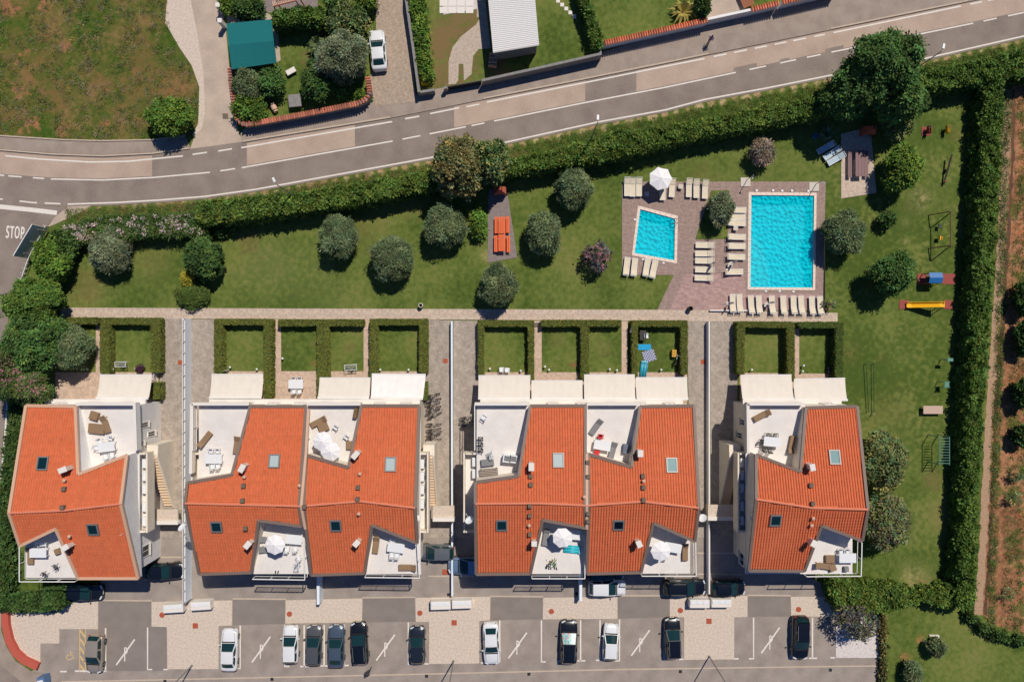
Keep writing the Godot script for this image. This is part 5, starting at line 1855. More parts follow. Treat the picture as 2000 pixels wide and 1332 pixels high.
		obj("foot", done(st), MT.concrete_pale, o)
	for q in [[1590, 365, "pool shower on a pale tray at the top right of the large pool", .5], [1456, 356, "pool shower with a leaning shadow at the top left of the large pool", .3]]:
		var o := thing("pool_shower", q[2], "shower", G(q[0], q[1], .03))
		st = nm()
		bbox(st, Vector3(0, .04, 0), Vector3(1.1, .08, 1.0), .02)
		obj("tray", done(st), MT.concrete_pale, o)
		st = nm()
		tube(st, Vector3(.2, .08, -.3), Vector3(.2, 2.1, -.3), .04)
		tube(st, Vector3(.2, 2.1, -.3), Vector3(.1, 2.15, .0), .03)
		obj("post", done(st), MT.zinc, o)
		st = nm()
		lathe(st, Vector3(.1, 2.08, .02), [[0, .06], [.1, .05], [.11, 0], [0, 0]], 12)
		obj("shower_head", done(st), MT.zinc, o)
	for q in [[1346, 603, "black litter bin where the pool terrace meets the path", "dark_metal"], [823, 597, "round concrete litter bin at the lawn edge by the path", "concrete_pale"]]:
		var o := thing("litter_bin", q[2], "litter bin", G(q[0], q[1], 0))
		st = nm()
		lathe(st, Vector3.ZERO, [[0, .02], [.24, .02], [.27, .75], [.2, .78], [.18, .4], [0, .4]], 16)
		obj("bin", done(st), MT[q[3]], o)
		st = nm()
		lathe(st, Vector3.ZERO, [[0, .405], [.17, .41], [.17, .44], [0, .45]], 12)
		obj("liner", done(st), MT.rubber, o)
	st = nm()
	fence_line(st, [1385, 606.5, 1458, 607], 0, .35, .14)
	tag(obj("low_wall", done(st), MT.white_stone), "low white wall below the left loungers of the bottom pool row", "wall")
func hedges() -> void:
	hedge("flowering hedge with pinkish blossoms at the corner of the side street", [122, 440, 200, 420, 300, 416, 395, 414], [122, 478, 200, 470, 300, 463, 398, 462], 2.0, "oleander", "blossom", 60, "hedge", .5)
	hedge("tall bright green hedge along the road, left of the brownish tree", [388, 392, 480, 384, 600, 372, 700, 357, 780, 344, 848, 331], [388, 440, 480, 430, 600, 413, 700, 399, 780, 382, 848, 370], 2.8, "ligustrum", "", 0, "hedge", .5)
	hedge("tall bright green hedge along the road, between the two trees", [984, 312, 1075, 296, 1200, 256, 1350, 238, 1450, 216, 1560, 196, 1640, 180], [984, 344, 1075, 330, 1200, 308, 1350, 273, 1450, 254, 1560, 234, 1640, 216], 2.8, "ligustrum", "", 0, "hedge", .5)
	hedge("tall green hedge along the road, right of the big tree", [1790, 140, 1900, 118, 2000, 96, 2100, 74], [1790, 184, 1900, 164, 2000, 150, 2100, 140], 2.9, "laurel", "", 0, "hedge", .6)
	hedge("long tall hedge between the play lawn and the red tilled earth", [1962, 160, 1956, 300, 1940, 560, 1921, 830, 1908, 1100, 1904, 1185], [1924, 160, 1918, 300, 1905, 560, 1888, 830, 1875, 1100, 1869, 1185], 2.5, "laurel", "", 0, "hedge", .6)
	hedge("bushy irregular hedge below the rightmost house", [1622, 1134, 1665, 1138, 1714, 1142, 1780, 1151, 1796, 1163], [1636, 1190, 1680, 1197, 1736, 1199, 1770, 1186, 1792, 1176], 2.2, "ligustrum", "", 0, "hedge", .7)
	hedge("low hedge joining the tall hedge at the lower right of the play lawn", [1798, 1156, 1825, 1150, 1862, 1142], [1798, 1174, 1830, 1184, 1866, 1192], 1.8, "ligustrum", "", 0, "hedge", .5)
	hedge("long dark hedge at the left picture edge beside the leftmost house", [18, 775, 8, 850, 0, 920, -8, 1000, -10, 1165], [42, 775, 38, 850, 30, 920, 22, 1000, 14, 1165], 2.0, "dark", "", 0, "hedge", .5)
	hedge("clipped bushy hedge beside the parked black car at the lower left", [-10, 1160, 60, 1164, 88, 1146, 120, 1144], [-10, 1194, 60, 1196, 88, 1196, 118, 1190], 1.8, "dark", "", 0, "hedge", .4)
	hedge("low dark shrub strip along the right edge of the whitish gravel bed", [1722, 1200, 1722, 1345], [1733, 1200, 1734, 1345], .8, "brown", "", 0, "hedge", .5)
	hedge("scraggly dark hedge running along a bank at the lower right corner", [1895, 1195, 1930, 1226, 1970, 1243, 2010, 1250], [1890, 1204, 1920, 1238, 1962, 1256, 2010, 1262], 1.0, "dark", "", 0, "hedge", .7)
	var o := thing("street_fence", "white metal fence along the side street behind the bushes", "fence")
	var st := nm()
	fence_line(st, [89, 441, 56, 503, 36, 560, 18, 612], .9, 1.0, .07, .9)
	fence_line(st, [89, 441, 56, 503, 36, 560, 18, 612], .1, .35, .14, .3)
	obj("rail", done(st), MT.white_paint, o)
	for i in 22:
		st = nm()
		var p := G(lerpf(89, 18, i / 21.0), at_y([-89, 441, -56, 503, -36, 560, -18, 612], -lerpf(89, 18, i / 21.0)), .5)
		box(st, p, Vector3(.06, .96, .06))
		obj("post", done(st), MT.white_paint, o)
	o = thing("street_wall", "low white wall between the side street and the dark left hedge", "wall")
	st = nm()
	fence_line(st, [14, 770, 9, 850, 1, 935], 0, .7, .2, .7)
	obj("wall", done(st), MT.white_stone, o)
	o = thing("billboard", "dark backed advertising board leaning over the side street fence", "billboard")
	st = nm()
	var a := G(86, 444, 1.0)
	var b := G(50, 504, 1.0)
	beam(st, a + Vector3(0, .75, 0), b + Vector3(0, .75, 0), .08, 2.6)
	obj("board", done(st), MT.white_paint, o)
	for t in [.12, .5, .88]:
		st = nm()
		box(st, a.lerp(b, t) + Vector3(.12, -.05, 0), Vector3(.1, 1.9, .1))
		obj("post", done(st), MT.zinc, o)

func trees() -> void:
	tree("olive_tree", "round olive tree on the lawn, upper one left of the orange tables", "tree", 661, 462, 37, 44, 1.9, 1.8, "olive", 22, .42)
	tree("olive_tree", "largest round olive tree on the lawn, nearest the path", "tree", 765, 505, 42, 48, 2.0, 1.9, "olive", 26, .42)
	tree("olive_tree", "olive tree in the shadow of the brownish tree", "tree", 867, 438, 40, 44, 2.0, 1.9, "olive", 24, .42)
	tree("olive_tree", "olive tree right of the orange tables, up against the hedge shadow", "tree", 1122, 369, 37, 42, 2.0, 1.9, "olive", 22, .42)
	tree("olive_tree", "olive tree just to the right of the orange tables", "tree", 1063, 456, 36, 43, 2.0, 1.9, "olive", 22, .42)
	tree("olive_tree", "olive tree below the orange tables whose shadow falls on the path", "tree", 974, 558, 37, 43, 2.0, 1.9, "olive", 22, .42)
	tree("olive_tree", "olive tree at the right edge of the large pool", "tree", 1648, 455, 36, 43, 2.0, 1.9, "olive", 22, .42)
	tree("olive_tree", "feathery grey olive by the flowering hedge at the left", "tree", 215, 493, 37, 42, 1.8, 1.7, "grey", 20, .45)
	tree("shrub", "dark upright shrub with a yellow plant at its foot", "shrub", 400, 505, 38, 44, 1.9, 1.8, "dark", 16, .46)
	tree("shrub", "small yellow leaved plant beside the dark upright shrub", "shrub", 366, 545, 11, 15, .7, .6, "yellow", 6, .5)
	tree("shrub", "low spreading shrub at the path end of the left dividing wall", "shrub", 376, 579, 38, 27, .7, .65, "clipdark", 16, .45)
	tree("shrub", "small low bush in the hedge shadow left on the lawn", "shrub", 430, 449, 26, 11, .5, .5, "dark", 8, .5)
	tree("shrub", "dark shrub with pink blossom on the open lawn", "shrub", 1166, 502, 27, 31, 1.5, 1.4, "purple", 14, .46, "pink", 9)
	tree("shrub", "narrow green shrub left of the orange tables", "shrub", 936, 440, 15, 28, .9, .85, "fresh", 8, .5)
	tree("shrub", "tall oval shrub on the lawn island between the pools", "shrub", 1409, 409, 21, 36, 1.6, 1.5, "grey", 14, .46)
	tree("shrub", "dry brown shrub above the large pool", "shrub", 1488, 298, 25, 27, 1.3, 1.2, "dry", 12, .44)
	tree("tree", "dark broad leaved tree on the play lawn by the blue climbing hut", "tree", 1742, 533, 42, 42, 2.6, 2.2, "broad", 16, .44)
	tree("tree", "yellowish green tree beside the picnic paving", "tree", 1762, 330, 38, 46, 2.4, 2.1, "fresh", 16, .42)
	tree("shrub", "tiny dark sapling on the play lawn", "shrub", 1732, 428, 14, 17, .9, .8, "dark", 6, .45)
	tree("shrub", "sparse shrub in the shade below the big tree", "shrub", 1752, 248, 30, 26, 1.3, 1.2, "thin", 12, .45)
	tree("tree", "yellow green tree against the right wall of the rightmost house", "tree", 1722, 900, 46, 66, 2.8, 2.4, "thin", 22, .42, "thin", 20)
	tree("tree", "brownish thin tree below it against the rightmost house", "tree", 1728, 1018, 46, 62, 2.6, 2.3, "thin", 20, .42, "dry", 16)
	tree("big_tree", "biggest tree, dark green and reaching out over the road", "tree", 1724, 132, 74, 70, 6.0, 4.4, "broad", 30, .36)
	tree("tree", "dark tree joined to the left of the biggest tree, above the blue loungers", "tree", 1654, 190, 46, 46, 4.2, 3.4, "broad", 18, .42)
	tree("tree", "dark tree joined to the lower right of the biggest tree", "tree", 1752, 200, 48, 44, 4.0, 3.2, "broad", 18, .42)
	tree("tree", "brownish green tree at the road edge, the larger of two", "tree", 893, 326, 52, 58, 4.2, 3.8, "brown", 26, .38)
	tree("tree", "darker green tree beside the brownish one at the road", "tree", 958, 316, 36, 42, 3.6, 3.2, "thin", 18, .44, "dark", 40)
	# planting at the left street corner
	tree("shrub", "yellow green shrub at the street corner by the billboard", "shrub", 104, 506, 40, 46, 2.0, 1.9, "fresh", 18, .42)
	tree("shrub", "dark shrub between the billboard and the lawn", "shrub", 126, 478, 26, 30, 1.6, 1.5, "dark", 12, .46)
	tree("tree", "bushy green tree beside the street fence", "tree", 68, 592, 54, 50, 2.8, 2.4, "laurel", 24, .40)
	tree("tree", "large dark tree at the left picture edge", "tree", 72, 672, 60, 60, 3.4, 3.0, "broad", 26, .38)
	tree("tree", "drooping fine leaved tree overhanging the leftmost garden", "tree", 134, 680, 40, 46, 2.4, 2.0, "olive", 18, .44)
	tree("shrub", "pink flowering oleander at the left picture edge", "shrub", 12, 734, 34, 50, 4.6, 2.6, "oleander", 14, .45, "pink", 110)
	tree("shrub", "pink flowering oleander beside the leftmost awning terrace", "shrub", 60, 758, 38, 30, 4.0, 2.2, "oleander", 14, .45, "pink", 70)
	# right edge of the picture
	tree("shrub", "round green bush in the red earth, upper of the row", "shrub", 2002, 585, 16, 34, 1.4, 1.3, "dark", 10, .46)
	tree("shrub", "round green bush in the red earth, second of the row", "shrub", 2002, 660, 16, 40, 1.4, 1.3, "dark", 10, .46)
	tree("shrub", "round green bush in the red earth, third of the row", "shrub", 2004, 770, 20, 30, 1.4, 1.3, "dark", 10, .46)
	tree("shrub", "round green bush in the red earth, lowest of the row", "shrub", 1998, 850, 16, 24, 1.2, 1.1, "dark", 8, .46)
	for q in [[1984, 928, "young seedling tree in the red earth, upper"], [1981, 972, "young seedling tree in the red earth, middle"], [1968, 1160, "young seedling tree in the red earth, lowest"]]:
		tree("sapling", q[2], "sapling", q[0], q[1], 11, 10, .7, .6, "thin", 6, .45)
	tree("purple_tree", "purple leaved tree over the whitish gravel bed", "tree", 1675, 1215, 44, 34, 2.4, 1.2, "purple", 12, .5, "thin", 4)
	tree("shrub", "soft round shrub in a square edging on the lower right lawn", "shrub", 1829, 1264, 17, 17, 1.0, .95, "olive", 10, .46)
	tree("shrub", "soft round shrub at the bottom edge of the lower right lawn", "shrub", 1783, 1312, 18, 22, 1.0, .95, "olive", 10, .46)
	tree("shrub", "small reddish plant at the end of the bottom lounger row", "shrub", 1619, 597, 12, 10, .5, .5, "thin", 6, .5, "pink", 1)
	tree("shrub", "lone bright green bush at the corner of the weedy meadow", "shrub", 334, 226, 46, 38, 2.0, 1.8, "fresh", 20, .40)
	# weeds and rough grass
	var where := []
	var tints := []
	var poly := PackedVector2Array([Vector2(-20, -20), Vector2(324, -20), Vector2(330, 50), Vector2(368, 125), Vector2(386, 170), Vector2(384, 240), Vector2(300, 271), Vector2(200, 273), Vector2(0, 262)])
	var nz := FastNoiseLite.new()
	nz.frequency = .02
	for i in 6000:
		var p := Vector2(R(-20, 390), R(-20, 275))
		if not Geometry2D.is_point_in_polygon(p, poly) or nz.get_noise_2d(p.x, p.y) + R(-.25, .25) < -.02: continue
		put_leaves(where, tints, ["ligustrum", "brown", "dry", "fresh"][i % 4], G(p.x, p.y, .03), Vector3.UP, R(.3, .8))
	tag(scatter("meadow_weeds", fol_mesh("oleander"), leaf_mat("leaf", Color.WHITE), where, tints, null), "scattered weeds of the rough meadow", "weeds", "", "stuff")
	where = []
	tints = []
	for i in 7000:
		var x := R(130, 2000)
		var y := at_y(LOWER, x) + R(12, 44) * (1.0 if x > 500 else .8)
		put_leaves(where, tints, ["ligustrum", "brown", "fresh"][i % 3] if x < 1000 else ["ligustrum", "laurel", "fresh"][i % 3], G(x, y, .02), Vector3.UP, R(.3, .7))
	tag(scatter("verge_grass", fol_mesh("oleander"), leaf_mat("leaf", Color.WHITE), where, tints, null), "long grass of the verge between road and hedge", "grass", "", "stuff")
	where = []
	tints = []
	for i in 2600:
		var y := R(170, 1250)
		var x: float = 1966 - (y - 200) * .03 + [R(-8, 8), R(20, 60)][i % 2]
		put_leaves(where, tints, ["ligustrum", "dark", "brown"][i % 3], G(x, y, .02), Vector3.UP, R(.4, .9))
	tag(scatter("field_weeds", fol_mesh("oleander"), leaf_mat("leaf", Color.WHITE), where, tints, null), "weeds growing in the red tilled earth", "weeds", "", "stuff")

func lawn_things() -> void:
	# orange tables
	structure("picnic_paving", slab([953, 392, 956, 370, 990, 368, 1010, 503, 953, 513], 0, .05), MT.grey_pavers, "tapering grey paved place with the orange tables")
	var orange := mat("orange_board", C(226, 100, 44), .6)
	var group := "orange picnic furniture"
	for q in [[980.5, 442, "upper orange picnic table"], [980.5, 476, "lower orange picnic table"]]:
		place(plank_table(.80, 1.86, orange, .74, 4), "picnic_table", q[2], "table", q[0], q[1], .05, 0, group)
	for q in [[969.5, 441, "upper left orange bench"], [992, 440, "upper right orange bench"], [968.5, 477, "lower left orange bench"], [993, 478, "lower right orange bench"]]:
		place(plank_table(.40, 1.84, orange, .44, 2), "picnic_bench", q[2], "bench", q[0], q[1], .05, 0, group)
	barbecue("brick barbecue above the orange tables, half under the trees", 977, 376)
	structure("picnic_paving", slab([1643, 262, 1700, 248, 1712, 377, 1643, 388], 0, .05), MT.path_pavers, "tapering pale paved place with the mauve table")
	var mauve := mat("mauve_board", C(140, 112, 112), .7)
	place(plank_table(1.0, 2.9, mauve, .74, 6), "picnic_table", "long mauve picnic table on the pale paving", "table", 1674, 322, .05, 0)
	place(plank_table(.42, 2.9, mauve, .44, 3), "picnic_bench", "mauve bench left of the mauve table", "bench", 1657, 323, .05, 0)
	place(plank_table(.42, 2.9, mauve, .44, 3), "picnic_bench", "mauve bench right of the mauve table", "bench", 1689, 322, .05, 0)
	barbecue("brick barbecue in the shade of the biggest tree", 1690, 260)
	var blue := mat("blue_sling", C(176, 196, 204), .7)
	var f := pool_lounger(blue)
	place(f, "sun_lounger", "pale blue lounger in the tree shade, upper of three", "sun lounger", 1609, 291, .02, 60, "pale blue loungers in the tree shade")
	dup(f, "sun_lounger", "pale blue lounger in the tree shade, middle of three", G(1621, 302, .02), deg_to_rad(-56))
	dup(f, "sun_lounger", "pale blue lounger in the tree shade, lower of three", G(1629, 313, .02), deg_to_rad(-60))
	rosette("agave", "pale spiky agave beside the blue loungers", 1612, 262, 1.1, 26, C(98, 120, 78), .7)
	var o := thing("bucket", "blue bucket in the hedge shadow by the agave", "bucket", G(1590, 268, 0))
	var st := nm()
	lathe(st, Vector3.ZERO, [[0, .02], [.2, .02], [.27, .5], [.24, .5], [.2, .1], [0, .1]], 14)
	obj("bucket", done(st), mat("blue_plastic", C(70, 130, 190), .4), o)
	# playground
	var red := mat("rubber_mat", C(150, 76, 68), .9)
	for q in [[1809, 257, "red spring rider on a red mat", C(130, 40, 50), true], [1845, 256, "yellow spring rider on the upper play lawn", C(220, 176, 40), false]]:
		o = thing("spring_rider", q[2], "spring rider", G(q[0], q[1], 0))
		if q[4]:
			st = nm()
			bbox(st, Vector3(0, .03, 0), Vector3(1.0, .06, 1.0), .02)
			obj("mat", done(st), red, o)
		st = nm()
		lathe(st, Vector3.ZERO, [[.0, .06], [.13, .06], [.09, .15], [.13, .22], [.09, .30], [.13, .38], [0, .40]], 10)
		obj("spring", done(st), MT.dark_metal, o)
		st = nm()
		var m := mat("rider %s" % q[3].to_html(), q[3], .4)
		for s in [-.10, .10]: bbox(st, Vector3(s, .62, 0), Vector3(.06, .5, .85), .02)
		bbox(st, Vector3(0, .60, .12), Vector3(.24, .06, .4), .02)
		obj("body", done(st), m, o)
		st = nm()
		beam(st, Vector3(-.25, .88, -.18), Vector3(.25, .88, -.18), .05, .05)
		obj("handle", done(st), MT.dark_metal, o)
	o = thing("seesaw", "dark wooden seesaw tilted up at its far end", "seesaw", G(1846, 334, 0), -.17)
	st = nm()
	beam(st, Vector3(0, .2, 1.65), Vector3(0, .85, -1.65), .16, .10)
	obj("plank", done(st), MT.dark_metal, o)
	st = nm()
	box(st, Vector3(0, .25, 0), Vector3(.3, .5, .2))
	obj("stand", done(st), MT.dark_metal, o)
	for z in [-1.4, 1.4]:
		st = nm()
		beam(st, Vector3(-.22, .7 if z < 0 else .45, z * .9), Vector3(.22, .7 if z < 0 else .45, z * .9), .05, .05)
		obj("handle", done(st), MT.clay, o)
	o = thing("swing_set", "wooden swing frame with two seats on the play lawn", "swing", G(1832, 453, 0))
	var wood := mat("swing_wood", C(112, 84, 62), .8)
	st = nm()
	tube(st, Vector3(0, 2.4, -1.9), Vector3(0, 2.4, 1.9), .06)
	obj("beam", done(st), wood, o)
	for z in [-1.85, 1.85]:
		for s in [-1, 1]:
			st = nm()
			tube(st, Vector3(s * .1, 2.45, z), Vector3(s * 1.05, 0, z), .06)
			obj("leg", done(st), wood, o)
	for q in [[-.55, C(40, 44, 44)], [.75, C(226, 178, 40)]]:
		st = nm()
		for s in [-.2, .2]: tube(st, Vector3(0, 2.36, q[0] + s), Vector3(0, .48, q[0] + s), .014, .014, 5)
		obj("chain", done(st), MT.zinc, o)
		st = nm()
		bbox(st, Vector3(0, .46, q[0]), Vector3(.36, .07, .46), .02)
		if q[1].r > .5:
			box(st, Vector3(-.17, .62, q[0]), Vector3(.04, .28, .42))
			box(st, Vector3(.17, .56, q[0]), Vector3(.04, .16, .42))
		obj("seat", done(st), mat("swing %s" % q[1].to_html(), q[1], .5), o)
	o = thing("climbing_hut", "blue roofed climbing hut standing on red mats", "play equipment", G(1812, 545, 0))
	st = nm()
	for q2 in [-.5, 2.35]: bbox(st, Vector3(q2, .03, .0), Vector3(1.3 if q2 < 0 else 1.5, .06, 1.2), .02)
	obj("mat", done(st), red, o)
	for s in [-1, 1]:
		st = nm()
		box(st, Vector3(0, 1.62, s * .27), Vector3(1.45, .06, .62), Basis(Vector3.RIGHT, s * .35))
		obj("roof_panel", done(st), mat("hut_blue", C(38, 108, 172), .4), o)
	for q in [[-.65, -.5], [.65, -.5], [.65, .5], [-.65, .5]]:
		st = nm()
		tube(st, Vector3(q[0], 0, q[1]), Vector3(q[0], 1.55, q[1]), .05)
		obj("post", done(st), wood, o)
	st = nm()
	box(st, Vector3(0, .8, 0), Vector3(1.3, .06, 1.0))
	obj("platform", done(st), wood, o)
	st = nm()
	for k in 5: beam(st, Vector3(-.5 + k * .25, .8, .5), Vector3(-.5 + k * .25, .05, .5), .04, .04)
	beam(st, Vector3(.7, .9, -.4), Vector3(1.3, .05, -.4), .05, .05)
	beam(st, Vector3(.7, .9, .4), Vector3(1.3, .05, .4), .05, .05)
	obj("ladder", done(st), mat("play_orange", C(220, 120, 40), .5), o)
	o = thing("slide", "long yellow slide between two red mats", "slide", G(1802, 596, 0))
	var yellow := mat("slide_yellow", C(244, 186, 20), .35)
	st = nm()
	bbox(st, Vector3(-2.05, .03, -.05), Vector3(1.1, .06, 1.0), .02)
	bbox(st, Vector3(2.85, .03, -.05), Vector3(1.0, .06, 1.0), .02)
	obj("mat", done(st), red, o)
	st = nm()
	var ch := [Vector3(-1.9, .25, 0), Vector3(-1.4, .32, 0), Vector3(1.0, 1.55, 0), Vector3(1.5, 1.65, 0)]
	for i in 3:
		beam(st, ch[i], ch[i + 1], .50, .05)
	obj("chute", done(st), yellow, o)
	st = nm()
	for s in [-1, 1]:
		for i in 3: beam(st, ch[i] + Vector3(0, .1, s * .28), ch[i + 1] + Vector3(0, .1, s * .28), .06, .24)
	obj("side", done(st), yellow, o)
	st = nm()
	for s in [-1, 1]:
		beam(st, Vector3(1.5, 1.6, s * .26), Vector3(2.25, 0, s * .26), .06, .06)
		beam(st, Vector3(1.45, 2.1, s * .27), Vector3(1.5, 1.6, s * .27), .05, .05)
		beam(st, Vector3(1.0, 1.5, s * .26), Vector3(1.0, 0, s * .26), .06, .06)
	for k in 6: beam(st, Vector3(2.2 - k * .12, .2 + k * .25, -.26), Vector3(2.2 - k * .12, .2 + k * .25, .26), .04, .04)
	obj("ladder", done(st), mat("play_orange", C(220, 120, 40), .5), o)
	var green := mat("gym_green", C(92, 140, 124), .5)
	o = thing("exercise_stand", "small green exercise stand casting a thin shadow, upper", "exercise equipment", G(1838, 702, 0))
	st = nm()
	tube(st, Vector3.ZERO, Vector3(0, 1.5, 0), .05)
	obj("post", done(st), green, o)
	st = nm()
	box(st, Vector3(.15, 1.5, 0), Vector3(.6, .05, .35))
	obj("plate", done(st), green, o)
	o = thing("exercise_stand", "green exercise seat frame, lower of the two stands", "exercise equipment", G(1832, 750, 0))
	st = nm()
	for s in [-.3, .3]: tube(st, Vector3(0, 0, s), Vector3(0, 1.2, s), .04)
	obj("post", done(st), green, o)
	st = nm()
	for s in [-.3, .3]: beam(st, Vector3(0, 1.2, s), Vector3(.7, 1.1, s), .06, .05)
	box(st, Vector3(.35, 1.1, 0), Vector3(.5, .05, .5))
	obj("seat", done(st), green, o)
	o = thing("parallel_rails", "pair of long thin green rails on the lawn by the rightmost house", "exercise equipment", G(1698, 760, 0), .03)
	for s in [-.42, .42]:
		st = nm()
		tube(st, Vector3(s, .35, -2.9), Vector3(s * .7, .35, 2.5), .035)
		obj("rail", done(st), mat("rail_green", C(44, 72, 44), .6), o)
		for z in [-2.8, 2.5]:
			st = nm()
			tube(st, Vector3(s * (1 if z < 0 else .7), 0, z), Vector3(s * (1 if z < 0 else .7), .35, z), .03)
			obj("post", done(st), MT.dark_metal, o)
	st = nm()
	tube(st, Vector3(.2, 0, 2.75), Vector3(.2, .6, 2.75), .05)
	obj("end_post", done(st), MT.concrete_pale, o)
	o = place(table(2.15, .9, mat("ply_board", C(196, 168, 150), .7), .6), "sloping_bench", "pale wooden exercise board on the lower play lawn", "exercise equipment", 1817, 799.5, 0)
	o = thing("ladder_frame", "green ladder climbing frame on the lower play lawn", "climbing frame", G(1823, 875, 0))
	for s in [-.55, .55]:
		st = nm()
		tube(st, Vector3(s, 2.1, -1.5), Vector3(s, 2.1, 1.5), .045)
		obj("rail", done(st), green, o)
		for z in [-1.5, 1.5]:
			st = nm()
			tube(st, Vector3(s, 0, z), Vector3(s, 2.1, z), .05)
			obj("post", done(st), green, o)
	for i in 10:
		st = nm()
		tube(st, Vector3(-.55, 2.1, -1.35 + i * .3), Vector3(.55, 2.1, -1.35 + i * .3), .03)
		obj("rung", done(st), green, o)
	st = nm()
	fence_line(st, [1814, 1240, 1832, 1240, 1832, 1256], 0, .2, .12)
	tag(obj("square_edging", done(st), MT.white_stone), "pale square edging around the soft round shrub", "edging")
	# street lamps: feet on the ground, heads 8 m up
	street_lamp("street lamp on the verge above the left lawn", G(583, 389, 0), 7.6, Vector3(-.25, 0, -.5))
	street_lamp("street lamp on the verge above the two trees gap", G(1151, 281, 0), 8.0, Vector3(0, 0, -.5))
	street_lamp("street lamp on the verge right of the biggest tree", G(1757, 156, 0), 8.0, Vector3(.1, 0, -.5))
	street_lamp("street lamp at the lower end of the left gravel bed", G(375, 1299, 0), 7.0, Vector3(0, 0, .6))
	street_lamp("street lamp at the lower end of the middle gravel bed", G(886, 1290, 0), 7.0, Vector3(0, 0, .6))
	street_lamp("street lamp at the lower end of the right gravel bed", G(1385, 1281, 0), 7.0, Vector3(0, 0, .6))
	# in the hedged gardens
	var lamps := [[175, 721, "leftmost garden"], [224, 721, "flower pot garden, left"], [268, 719, "flower pot garden, right"], [452, 717, "garden left of the second house stair, left"], [504, 721, "garden left of the second house stair, right"], [554, 700, "white table garden"], [744, 722, "white awning garden, left"], [799, 722, "white awning garden, right"], [957, 720, "two chairs garden, left"], [1017, 724, "two chairs garden, right"], [1064, 716, "third house middle garden, left"], [1072, 722, "third house middle garden, second"], [1190, 721, "third house middle garden, third"], [1204, 723, "third house middle garden, right"], [1290, 722, "blanket garden"], [1466, 722, "rightmost house left garden"], [1567, 714, "rightmost house right garden, upper"], [1565, 725, "rightmost house right garden, lower"]]
	for q in lamps:
		o = thing("garden_lamp", "small white globe garden lamp in the %s" % q[2], "garden lamp", G(q[0], q[1], 0), 0, "globe garden lamps")
		st = nm()
		tube(st, Vector3.ZERO, Vector3(0, .35, 0), .03)
		obj("post", done(st), MT.zinc, o)
		st = nm()
		lathe(st, Vector3(0, .35, 0), [[0, 0], [.09, .03], [.13, .12], [.09, .21], [0, .24]], 10)
		obj("globe", done(st), MT.ac_white, o)
	o = thing("flower_pot", "large pot of purple flowers in the left hedged garden", "flower pot", G(278, 719, 0))
	st = nm()
	lathe(st, Vector3.ZERO, [[0, 0], [.2, 0], [.3, .4], [.24, .4], [0, .36]], 14)
	obj("pot", done(st), MT.clay, o)
	var where := []
	var tints := []
	for i in 60:
		var dd := Vector3(R(-1, 1), R(0, 1), R(-1, 1)).normalized()
		where.append(Transform3D(rand_basis(dd, R(.6, 1.0)), Vector3(0, .45, 0) + dd * R(.2, .45)))
		tints.append(Color(.16, .03, .14) if i % 3 else Color(.07, .12, .03))
	scatter("flowers", fol_mesh("pink"), leaf_mat("leaf", Color.WHITE), where, tints, o)
	drying_rack("folding drying rack with dark clothes in the flower pot garden", 243, 711, 1.2, .55, 0, C(40, 44, 70))
	drying_rack("white drying rack with clothes on the garden edge of the second house", 688, 717, 1.35, .6, -4, C(120, 110, 116))
	var wt := table(.95, 1.65, MT.ac_white)
	place(wt, "garden_table", "white garden table on the patio between two second house awnings", "table", 581, 750, .04, 90)
	var wc := chair(MT.ac_white)
	place(wc, "garden_chair", "white chair above the patio table, left", "chair", 576, 741, .04, 0, "white garden chairs")
	dup(wc, "garden_chair", "white chair above the patio table, right", G(588, 741, .04), 0.0)
	dup(wc, "garden_chair", "white chair below the patio table, left", G(576, 763, .04), PI)
	dup(wc, "garden_chair", "white chair below the patio table, right", G(587, 763, .04), PI)
	dup(wc, "garden_chair", "left white chair standing on the lawn below the clipped hedge", G(980, 721, .02), PI)
	dup(wc, "garden_chair", "right white chair standing on the lawn below the clipped hedge", G(991, 722, .02), PI - .1)
	flat_cloth("bright blue towel on the lawn of the blanket garden", 1259, 678, 1.45, .65, 0, C(40, 160, 210), "towel")
	flat_cloth("blue and white patterned blanket on the lawn", 1268, 695, 1.35, 1.25, -18, C(92, 104, 152), "blanket")
	float_bed("turquoise inflatable float by the garden hedge", 1257, 721, 8, C(30, 150, 180), .02)
	place(table(.7, 1.1, MT.dark_metal, .7), "garden_table", "small dark table at the top of the blanket garden", "table", 1254, 655, .02, 0)
	dup(wc, "garden_chair", "white chair beside the small dark table in the blanket garden", G(1261, 656, .02), PI / 2)
	crate("yellow plastic crate by the hedge in the blanket garden", 1315, 690, .45, .8, C(210, 160, 50))
	bicycle("bicycle with white parts against the hedge of the blanket garden", 1321, 700, 12, mat("bike_white", C(200, 204, 206), .4))
	crate("dark lidded barbecue by the hedge of the rightmost garden", 1619, 722, .5, .7, C(60, 60, 66))
	for q in [[183, 624, 88, "white garden gate leaf by the leftmost garden"], [527, 636, 10, "white garden gate leaf at the top of the second house left garden"], [440, 724, 78, "white board lying at the patio edge left of the second house"], [1048, 630, 82, "white garden gate leaf between the two chairs garden and its neighbour"], [1231, 640, 10, "white garden gate leaf beside the blanket garden"], [1557, 631, 90, "white garden gate leaf between the rightmost gardens"], [307, 735, 10, "white board leaning by the leftmost awning"]]:
		o = thing("garden_gate", q[3], "gate", G(q[0], q[1], 0), deg_to_rad(-q[2]), "white garden gates")
		st = nm()
		for k in 7: box(st, Vector3(0, .55, -.5 + k * .165), Vector3(.03, .95, .09))
		obj("pickets", done(st), MT.white_paint, o)
		st = nm()
		for y in [.2, .9]: box(st, Vector3(.03, y, 0), Vector3(.03, .08, 1.1))
		obj("rail", done(st), MT.white_paint, o)
